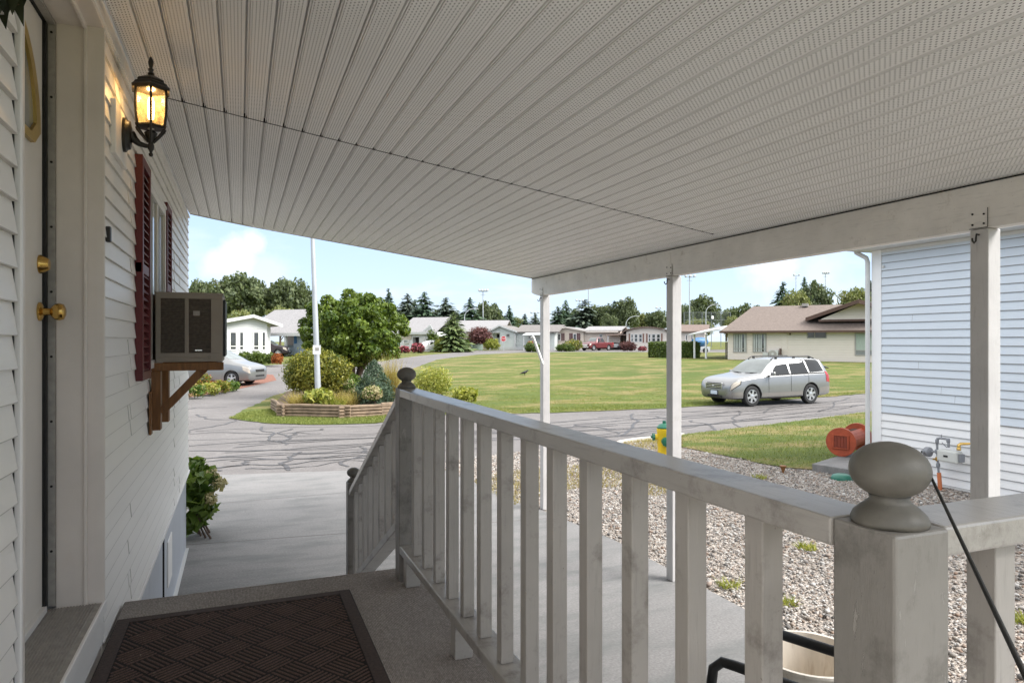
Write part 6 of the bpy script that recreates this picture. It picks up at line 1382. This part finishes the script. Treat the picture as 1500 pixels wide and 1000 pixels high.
# flower bed by the minivan
fb = [gr(u, v) for u, v in ((230, 578), (280, 572), (310, 568), (345, 562), (375, 557), (396, 551), (330, 545), (235, 550))]
drape('mulch_strip', [(p.x, p.y) for p in [gr(230, 590), gr(285, 581), (gr(345, 571)), gr(405, 557), gr(400, 549), gr(340, 545), gr(230, 552)]], .014, M['mulch'])
tag(kerb('stone_kerb', [(230, 577.5), (280, 571.5), (310, 568), (345, 562), (372, 556.5)], .22, .14), 'pale curved stone kerb around the flower bed by the silver minivan', 'kerb')
for i, (u, Z, h, mat, ex, lab) in enumerate(((262, 27.5, .5, 'limey', None, 'yellow green plant at the left end of the kerbed flower bed'), (285, 26.8, .55, 'hydrangea', ('yellow', 120, .07), 'green plant with yellow blooms in the kerbed flower bed'), (306, 28.2, .5, 'limey', ('yellow', 100, .07), 'lime plant with yellow flowers in the kerbed flower bed'), (321, 29.0, .55, 'rhodo', ('orange', 50, .06), 'leafy plant with orange flecks in the kerbed flower bed'), (338, 30.0, .42, 'hydrangea', None, 'low green plant at the right end of the kerbed flower bed'), (295, 30.5, .8, 'rhodo', ('orange', 60, .06), 'taller golden flowered plant at the back of the kerbed flower bed'))):
    b = B3(u, Z, .03); bush('bedding_plant', lab, 'plant', b, .45, .4, h, 9, 60, .10, mat, None, .45, .16, -.2, ex)
# shrubs by the white house
bushpx('boxwood_shrub', 'clipped round green shrub right behind the minivan windscreen', 350, 372, 517, 531, 50, 8, 130, .16, 'hedge', crr=.32); bushpx('boxwood_shrub', 'wide clipped green shrub under the bay window', 366, 391, 517.5, 533, 49, 9, 140, .16, 'hedge', crr=.32)
bushpx('boxwood_shrub', 'small green shrub beside the orange shrub', 390, 402, 519, 532, 48, 6, 110, .14, 'hedge', crr=.25); bushpx('orange_shrub', 'orange leaved round shrub left of the carport', 399, 412, 519.5, 533, 47.5, 7, 120, .12, 'orange', crr=.25)
# far shrubs
bushpx('flowering_shrub', 'pink flowering bush left of the rose bush before the white garage house', 584, 600, 507, 518, 80, 6, 90, .2, 'red', 'flowering shrub', extra=('pink', 160, .2)); bushpx('rose_bush', 'round rose bush with red and pink blooms hiding the sedan bonnet', 602, 622, 503, 517.5, 79, 9, 120, .2, 'red', 'flowering shrub', extra=('pink', 170, .2))
bushpx('cedar_hedge', 'dark clipped oval cedar beside the white garage house', 628, 641, 484, 512, 88, 9, 170, .22, 'hedge', crr=.5); bushpx('cedar_hedge', 'taller green cedar behind the clipped oval cedar', 638, 651, 478.5, 500, 96, 9, 150, .25, 'hedge', crr=.5)
bushpx('mixed_shrub', 'yellow green shrub at the foot of the young conifer', 638, 662, 494, 517, 84, 12, 130, .22, 'limey', crr=.6)
bushpx('red_leaved_shrub', 'round dark red leaved shrub in front of the beige house', 688, 720, 480.5, 505, 94, 18, 190, .22, 'red', crr=.75); bushpx('grassy_shrub', 'bright green mounded shrub right of the utility box', 709, 731, 497, 512, 93, 10, 150, .2, 'limey', crr=.5)
bushpx('small_conifer', 'small dark conifer left of the utility box', 683, 690.5, 494, 510, 97, 6, 110, .2, 'conifer', 'conifer', crr=.3)
bushpx('low_hedge', 'small clipped hedge beside the far porch post', 769, 792, 504.5, 516.5, 85, 9, 150, .2, 'hedge', 'hedge', crr=.45); bushpx('flowering_shrub', 'reddish flowering shrub above the small clipped hedge', 771, 786, 500, 508, 87, 6, 90, .2, 'rhodo', 'flowering shrub', extra=('pink', 60, .18))
bushpx('low_hedge', 'low clipped hedge under the peach bungalow shutters', 812, 843, 505, 514.5, 88, 9, 150, .2, 'hedge', 'hedge', crr=.45); bushpx('mixed_shrub', 'light green shrub before the peach bungalow window', 828, 853, 498.5, 513, 90, 10, 130, .2, 'rhodo', crr=.5)
bushpx('red_leaved_shrub', 'low dark red spreading shrub in front of the dark parked SUV', 909, 931, 501.5, 513.5, 87, 9, 150, .2, 'red', crr=.5); bushpx('flowering_shrub', 'low pink flower clump left of the clipped hedge', 935, 947, 507.5, 514, 84, 5, 80, .16, 'red', 'flowering shrub', extra=('pink', 120, .16))
# the long clipped hedge
hg = thing('clipped_hedge', 'long clipped box shaped green hedge behind the middle porch post', 'hedge', gd(988, 62)); p0, p1 = gd(952.5, 62.5), gd(1022.5, 61.5); d = (p1 - p0); L = d.length; d.normalize(); n_ = Vector((-d.y, d.x, 0)); H = zh(502, 62) - p0.z
N_ = 9000; s = rng.uniform(0, L, N_); w = rng.uniform(-.7, .7, N_); hh = rng.uniform(0.02, H, N_); fc = rng.integers(0, 4, N_); w = np.where(fc == 0, -.7 + rng.normal(0, .06, N_), w); hh = np.where((fc == 1), H + rng.normal(0, .05, N_), hh); s = np.where(fc == 2, rng.normal(0, .06, N_), np.where((fc == 3) & (rng.uniform(0, 1, N_) < .3), L + rng.normal(0, .06, N_), s)); w = np.where((fc == 3), -.7 + rng.normal(0, .07, N_), w)
P = np.stack([p0.x + d.x * s + n_.x * w, p0.y + d.y * s + n_.y * w, p0.z + hh], 1); O = np.stack([np.where(fc % 3 == 0, -n_.x, 0), np.where(fc % 3 == 0, -n_.y, 0), np.where(fc == 1, 1, .3)], 1); leafmesh('foliage', P, .16, O, LF['hedge'], hg, .55, .7)
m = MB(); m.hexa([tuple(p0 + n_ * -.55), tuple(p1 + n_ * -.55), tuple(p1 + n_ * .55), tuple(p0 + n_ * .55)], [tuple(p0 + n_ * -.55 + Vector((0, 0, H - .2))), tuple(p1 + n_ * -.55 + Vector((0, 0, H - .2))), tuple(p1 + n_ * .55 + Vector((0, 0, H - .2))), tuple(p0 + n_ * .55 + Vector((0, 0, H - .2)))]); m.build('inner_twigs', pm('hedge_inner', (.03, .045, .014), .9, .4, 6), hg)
# weeds in the gravel, dry grass by the driveway
for u, v, r_, n, lab in ((1182, 806, .09, 130, 'small green weed in the gravel left of the near newel'), (1068, 862, .09, 70, 'sparse weed in the gravel beside the driveway edge'), (1152, 888, .08, 60, 'faint weed in the gravel between the two last balusters'), (1490, 912, .10, 120, 'green weed in the gravel at the right edge of the photo'), (1112, 702, .10, 80, 'small weed in the gravel near the garden spotlight')):
    p = gr(u, v); a = rng.uniform(0, 6.28, n); q = r_ * np.sqrt(rng.uniform(0, 1, n)); P = np.stack([p.x + q * np.cos(a), p.y + q * np.sin(a), np.full(n, p.z + .02)], 1); tag(blades('weed', P, .06, .006, LF['limey'], None, .9), lab, 'weed')
def patch_blades(name, poly, n, h, w, mat, label, off=.02, lean=.5):
    x, y = scatter(poly, n); P = np.stack([x, y, hzv(x, y) + off], 1); return tag(blades(name, P, h, w, LF[mat], None, lean), label, None, None, 'stuff')
patch_blades('dry_grass', px([(690, 705), (760, 690), (880, 680), (985, 700), (1010, 722), (960, 728), (860, 712), (780, 738), (745, 742)]), 4200, .05, .006, 'drygrass', 'thin dry yellow grass at the edge of the gravel', .015)
patch_blades('dry_grass', px([(905, 650), (960, 643), (1000, 640), (1000, 658), (960, 662)]), 1500, .05, .006, 'drygrass', 'thin dry grass around the hydrant by the kerb', .015)
patch_blades('grass', strip_poly, 26000, .055, .006, 'grass', 'short green grass strip between the road and the gravel')
patch_blades('grass', px([(335, 613), (400, 621), (450, 622.5), (550, 620.5), (640, 608), (640, 603), (566, 609), (505, 613), (414, 611), (399, 600), (365, 604)]), 16000, .06, .007, 'grass', 'fringe of grass in front of the timber edging')
patch_blades('grass', px([(640, 607.5), (730, 606), (815, 604.5), (905, 601), (1000, 596.5), (1060, 592.5), (1150, 585.5), (1275, 575.5), (1275, 573), (1150, 581), (1000, 591.5), (815, 598), (640, 600)]), 9000, .05, .008, 'grass', 'longer grass along the far edge of the road')
def lawn_blades():
    poly = px([(640, 606), (815, 604), (1000, 596), (1275, 575), (1275, 530), (1000, 530), (700, 535), (640, 560)]); x, y = scatter(poly, 260000); Z = x * S + y * C
    k = rng.uniform(0, 1, len(x)) < np.clip(1 - (Z - 21) / 19, 0, 1) ** 1.6 * (.25 + .75 * (np.sin(x * 1.7 + np.sin(y * .9) * 2) * np.sin(y * 1.3 + x * .4) > -.1)); x, y = x[k], y[k]
    P = np.stack([x, y, hzv(x, y) + .018], 1); tag(blades('grass', P, .038, .007, LF['lawnblade'], None, .8), 'mown grass blades of the big lawn across the road', None, None, 'stuff')
lawn_blades()
# hanging foliage at the top left corner
hp_ = thing('hanging_plant', 'drooping leaves of a hanging plant beside the top of the front door', 'plant', (-.40, 1.66, 2.75)); cL = at(14, -22, 1.42); P = np.array([at(u, v, 1.42 + z) for u, v, z in ((6, -2, 0), (12, 8, .02), (20, -6, -.02), (27, 8, 0), (31, -8, .03), (4, 14, .04), (16, -16, 0), (36, -14, .02), (22, -22, .05), (9, -26, 0), (2, -12, -.03))]); n = len(P)
def hl(P):
    V = []; T = []
    for i, p in enumerate(P):
        p = Vector(p); a = random.uniform(-.6, .6); d = Vector((math.sin(a) * .5, math.sin(a) * .2, -1)).normalized(); sd_ = Vector((C, -S, 0)) * math.cos(a * 2) + Vector((0, 0, .2)); L_ = random.uniform(.05, .075); w = L_ * .24
        V += [p - d * L_ * .5, p + sd_ * w, p + d * L_ * .6, p - sd_ * w]; T.append(random.uniform(0, .5))
    return np.array([tuple(v) for v in V]), T
V, T = hl(P); quads('leaf', V, n, T, leafmat('dark_hanging_leaf', (.012, .018, .008), (.05, .055, .022), .6, .1), hp_); m = MB(); m.tube([(HX + .01, 1.66, 2.86), (-.42, 1.64, 2.83), tuple(Vector(P[2])), tuple(Vector(P[0]))], .004, 6); m.tube([tuple(Vector(P[2])), tuple(Vector(P[4])), tuple(Vector(P[3]))], .0025, 5); m.build('stem', M['bark'], hp_)

# ================================================================== far trees
def conifer_proto(seed, mat, full=1.0):
    global rng; rng = np.random.default_rng(seed); random.seed(seed)
    r = thing('conifer_tree', 'x', 'tree', (0, 0, 0)); P = []; T = []; V = []
    tint = []
    for lv in range(46):
        t = .05 + .95 * (lv / 46) ** .92; rad = .5 * (1 - t) ** .66 * (.75 + .35 * random.random()) * full; nb = max(4, int(13 * (1 - t) + 3))
        for k in range(nb):
            a = random.uniform(0, 6.28); L = rad * random.uniform(.7, 1.15); dz = -.10 * L; x, y = math.cos(a), math.sin(a); tn = random.random()
            for q in range(5):
                f0 = (q + .6) / 5.2; w = L * .22 * (1.1 - f0 * .6) + .008; jx, jy, jz = [random.uniform(-.012, .012) for _ in range(3)]
                c = Vector((x * L * f0 + jx, y * L * f0 + jy, t - .05 * L * f0 * f0 * 3 * .5 + jz)); dd = Vector((x, y, -.35 + random.uniform(-.3, .4))).normalized(); sd_ = Vector((-y, x, random.uniform(-.6, .6))).normalized(); l = L * .17 + .014
                V += [c - dd * l, c + sd_ * w * .6, c + dd * l * 1.2, c - sd_ * w * .6]; tint.append(min(1, max(0, tn * .6 + random.random() * .4)))
    quads('crown', np.array([tuple(v) for v in V]), len(V) // 4, tint, LF[mat], r)
    m = MB(); m.tube([(0, 0, -.05), (0, 0, .5), (0, 0, .97)], [.022, .014, .003], 7); m.build('trunk', M['bark'], r, True); return r
def broad_proto(seed, mat, narrow=1.0, k=34, per=120, low=-.6):
    global rng; rng = np.random.default_rng(seed); random.seed(seed)
    r = thing('deciduous_tree', 'x', 'tree', (0, 0, 0)); c = np.array((0, 0, .56)); cs = dome(c, (.46, .46, .42), k, .115, .38, low) + dome(c, (.3, .3, .3), k // 3, .12, .2, low)
    P, O = clumps(cs, per, .45, .15); leafmesh('crown', P, .042, O, LF[mat], r, .65, .9)
    m = MB(); m.tube([(0, 0, -.05), (.01, 0, .2), (0, .01, .5), (0, 0, .8)], [.03, .025, .016, .004], 8)
    for i in range(8): a = i * .8; m.tube([(0, 0, .2 + .05 * i), (.13 * math.cos(a), .13 * math.sin(a), .36 + .05 * i), (.27 * math.cos(a), .27 * math.sin(a), .46 + .05 * i)], [.013, .009, .003], 5)
    m.build('trunk', M['bark'], r, True); return r
CP = [conifer_proto(1, 'conifer'), conifer_proto(2, 'conifer_grey', 1.1), conifer_proto(3, 'conifer', .9)]
DP = [broad_proto(4, 'decid'), broad_proto(5, 'decid', k=40), broad_proto(6, 'decid_lite'), broad_proto(8, 'decid', k=26)]
YP = conifer_proto(9, 'conifer_lite', 1.05)
used = set()
def tree_at(proto, u, Z, vtop, wpx, label, vbase=None):
    b = gd(u, Z); h = zh(vtop, Z) - b.z; w = wpx * Z / F * (2.25 if proto.name.startswith('conifer') and proto is not YP else 1.35)
    if proto.name not in used: used.add(proto.name); r = proto
    else: r = dup(proto)
    h *= 1.10 if proto in DP else 1.0; r.location = b; r.scale = (w, w, h); r.rotation_euler = (0, 0, (u * 1.7) % 6.28); r['label'] = label; r['group'] = 'trees beyond the far houses'; return r
G_, H_ = CP, DP
for a in [(DP[0], 297, 128, 406, 54, 'leafy tree at the far left, partly hidden by the home wall'), (DP[1], 346, 125, 401, 84, 'tall grey green broadleaf tree behind the bay window house'), (DP[3], 372, 130, 403, 50, 'narrow tall tree merging into the right of the grey green one'), (DP[0], 419, 128, 404, 62, 'tall tree behind the carport house left of the street light pole'), (DP[3], 441, 132, 414, 44, 'shorter grey tree just left of the street light pole'),
          (DP[2], 352, 84, 453, 46, 'low pale green tree above the bay window house roof'), (DP[2], 410, 86, 448, 44, 'pale yellow green tree above the carport house roof'), (DP[2], 440, 88, 454, 36, 'pale tree above the carport roof, nearest the street light pole'), (DP[2], 276, 90, 450, 46, 'pale tree low behind the air conditioner'),
          (CP[0], 569, 150, 422, 24, 'slim conifer peeking over the right shoulder of the island tree'), (CP[1], 597, 150, 429, 32, 'conifer directly right of the island tree'), (CP[2], 622, 148, 427, 40, 'tallest dark conifer behind the white garage house'), (CP[0], 608, 165, 438, 30, 'conifer between the two behind the white garage house'), (CP[1], 653, 150, 435, 40, 'broad conifer left of the young conifer top'), (CP[2], 689, 148, 435, 36, 'conifer behind the first curved street lamp'), (DP[1], 716, 155, 443, 42, 'round leafed tree right of the floodlight mast'), (CP[0], 704, 160, 446, 24, 'small conifer at the floodlight mast foot'), (CP[0], 746, 155, 447, 20, 'slender conifer above the mint house gable'), (CP[2], 769, 165, 459, 20, 'short conifer above the right part of the mint house roof'), (CP[1], 784, 165, 458, 22, 'short conifer left of the far porch post'), (DP[2], 733, 170, 462, 26, 'pale low tree left of the slender conifer'), (DP[2], 757, 175, 464, 22, 'pale low tree between slender and short conifers'),
          (CP[0], 817, 150, 448, 30, 'dark conifer just right of the far porch post'), (CP[2], 829, 155, 439, 28, 'taller conifer with pale tips right of the far porch post'), (CP[1], 857, 150, 438, 40, 'conifer behind the bare floodlight mast'), (CP[2], 843, 160, 455, 26, 'short conifer among those above the peach bungalow'), (DP[0], 880, 150, 444, 38, 'dense rounded tree above the peach bungalow roof'), (CP[0], 900, 150, 440, 32, 'conifer above the maroon pickup'), (DP[1], 917, 148, 438, 38, 'tall full tree above the brown carport'), (DP[3], 893, 140, 458, 30, 'bushy lower tree above the carport and pickup'), (DP[2], 942, 160, 458, 36, 'mid green tree above the arched roof, left half'), (DP[0], 962, 158, 453, 36, 'darker tree above the arched roof, next to the middle porch post'),
          (DP[3], 1003, 170, 443, 34, 'grey tree just right of the middle porch post'), (DP[1], 1031, 190, 434, 50, 'large grey green tree behind the ball field fence'), (DP[2], 1022, 150, 466, 50, 'low pale trees line behind the fence mesh'), (DP[3], 1075, 260, 448, 44, 'hazy far tree left of the cream house roof'), (DP[1], 1100, 260, 446, 44, 'hazy far tree touching the cream house ridge'), (DP[2], 1072, 95, 462, 26, 'yellow green tree above the patio cover roof'),
          (CP[0], 1147, 110, 412, 34, 'dark conifer above the cream house ridge'), (CP[2], 1178, 115, 405, 30, 'pointed conifer between the two floodlight masts'), (DP[2], 1166, 100, 424, 50, 'light olive tree before the pointed conifer above the cream house'), (DP[3], 1196, 108, 409, 48, 'full green tree above the cream house ridge, right of the pointed conifer'), (DP[1], 583, 170, 452, 34, 'low dark tree between island tree and the garage house conifers'), (DP[3], 636, 172, 452, 40, 'low dark tree behind the gap right of the tallest conifer'), (DP[1], 672, 172, 457, 40, 'low dark tree behind the young conifer'), (DP[3], 868, 172, 452, 40, 'low dark tree behind the bare floodlight mast'), (DP[1], 836, 172, 455, 40, 'low dark tree behind the pale tipped conifer'), (DP[2], 1254, 95, 420, 54, 'olive tree above the front gable of the cream house'), (CP[1], 1275, 105, 410, 40, 'conifer beside the corner of the blue house')]:
    tree_at(*a)
YP['label'] = 'x'; tree_at(YP, 664, 84, 457, 46, 'young light green conifer by the bend of the road')
YP['group'] = ''
del YP['group']
# ================================================================== sky, sun, camera
SUN_EL, SUN_AZ = R(44), Vector((.80, -.60))       # the sun stands behind the camera, to the right
w = bpy.data.worlds.new('World'); scene.world = w; w.use_nodes = True; t = w.node_tree
SKY = 4.85; bg = t.nodes['Background']; sky = N(t, 'ShaderNodeTexSky', sky_type='NISHITA'); sky.sun_disc = False; sky.sun_elevation = SUN_EL; sky.sun_rotation = math.atan2(SUN_AZ.x, SUN_AZ.y)
sky.air_density = 1.0; sky.dust_density = 1.2; sky.ozone_density = 1.5
tc = N(t, 'ShaderNodeTexCoord').outputs['Generated']
sx = N(t, 'ShaderNodeSeparateXYZ'); t.links.new(tc, sx.inputs[0])
zz = mth(t, 'ADD', mth(t, 'MAXIMUM', sx.outputs[2], 0), .18); cv = N(t, 'ShaderNodeCombineXYZ')
t.links.new(mth(t, 'DIVIDE', sx.outputs[0], zz), cv.inputs[0]); t.links.new(mth(t, 'DIVIDE', sx.outputs[1], zz), cv.inputs[1])
n1 = noise(t, cv.outputs[0], 1.1, 9, .6)
air = ramp(t, sx.outputs[2], [(0, (.41, .485, .565)), (.09, (.325, .42, .56)), (.20, (.27, .375, .55)), (.34, (.72, .76, .80)), (.6, (1.0, 1.0, 1.0))])
c = mix(t, .9, mix(t, 1, sky.outputs[0], (.75, .75, .75), 'MULTIPLY'), mix(t, 1, air, (SKY, SKY, SKY), 'MULTIPLY'))
wis = ramp(t, n1, [(.50, 0), (.75, .55)])
def puff(u, v, r, amt):                       # a cumulus patch in one direction of the sky
    d = at(u, v, 1) - Vector((0, 0, CZ)); d.normalize()
    nd = noise(t, tc, 9, 8, .62); dn = N(t, 'ShaderNodeVectorMath', operation='DISTANCE'); t.links.new(tc, dn.inputs[0]); dn.inputs[1].default_value = d
    q = mth(t, 'ADD', mth(t, 'DIVIDE', dn.outputs['Value'], r), mth(t, 'MULTIPLY', mth(t, 'SUBTRACT', nd, .5), 2.6))
    return mth(t, 'MULTIPLY', ramp(t, q, [(.45, 1), (1.0, 0)]), amt)
for a in ((348, 374, .034, .8), (372, 357, .022, .75), (325, 384, .026, .6), (395, 402, .04, .3), (1130, 385, .06, .6), (1200, 395, .05, .35)): wis = mth(t, 'MAXIMUM', wis, puff(*a))
c = mix(t, wis, c, (SKY * .56, SKY * .57, SKY * .585))
t.links.new(c, bg.inputs['Color']); bg.inputs['Strength'].default_value = .10
sl_ = bpy.data.lights.new('sun', 'SUN'); sl_.energy = 1.4; sl_.angle = R(28); sl_.color = (1, .98, .95)
so = bpy.data.objects.new('sun', sl_); COL.objects.link(so)
h = SUN_AZ.normalized(); d = Vector((h.x * math.cos(SUN_EL), h.y * math.cos(SUN_EL), math.sin(SUN_EL))); so.rotation_euler = d.to_track_quat('Z', 'Y').to_euler(); so.location = (5, -10, 20)
cam = bpy.data.cameras.new('camera'); cam.lens = 24; cam.sensor_width = 36; cam.clip_start = .05; cam.clip_end = 6000
co = bpy.data.objects.new('camera', cam); COL.objects.link(co); co.location = (0, 0, CZ); co.rotation_euler = (R(90), 0, -TH); scene.camera = co
vs = scene.view_settings; vs.view_transform = 'Standard'; vs.look = 'None'; vs.exposure = 2.2; vs.gamma = 1; vs.use_curve_mapping = False
cy = scene.cycles; cy.use_denoising = True; cy.max_bounces = 10; cy.diffuse_bounces = 6; cy.transparent_max_bounces = 12; cy.sample_clamp_indirect = 6
cy.caustics_reflective = False; cy.caustics_refractive = False
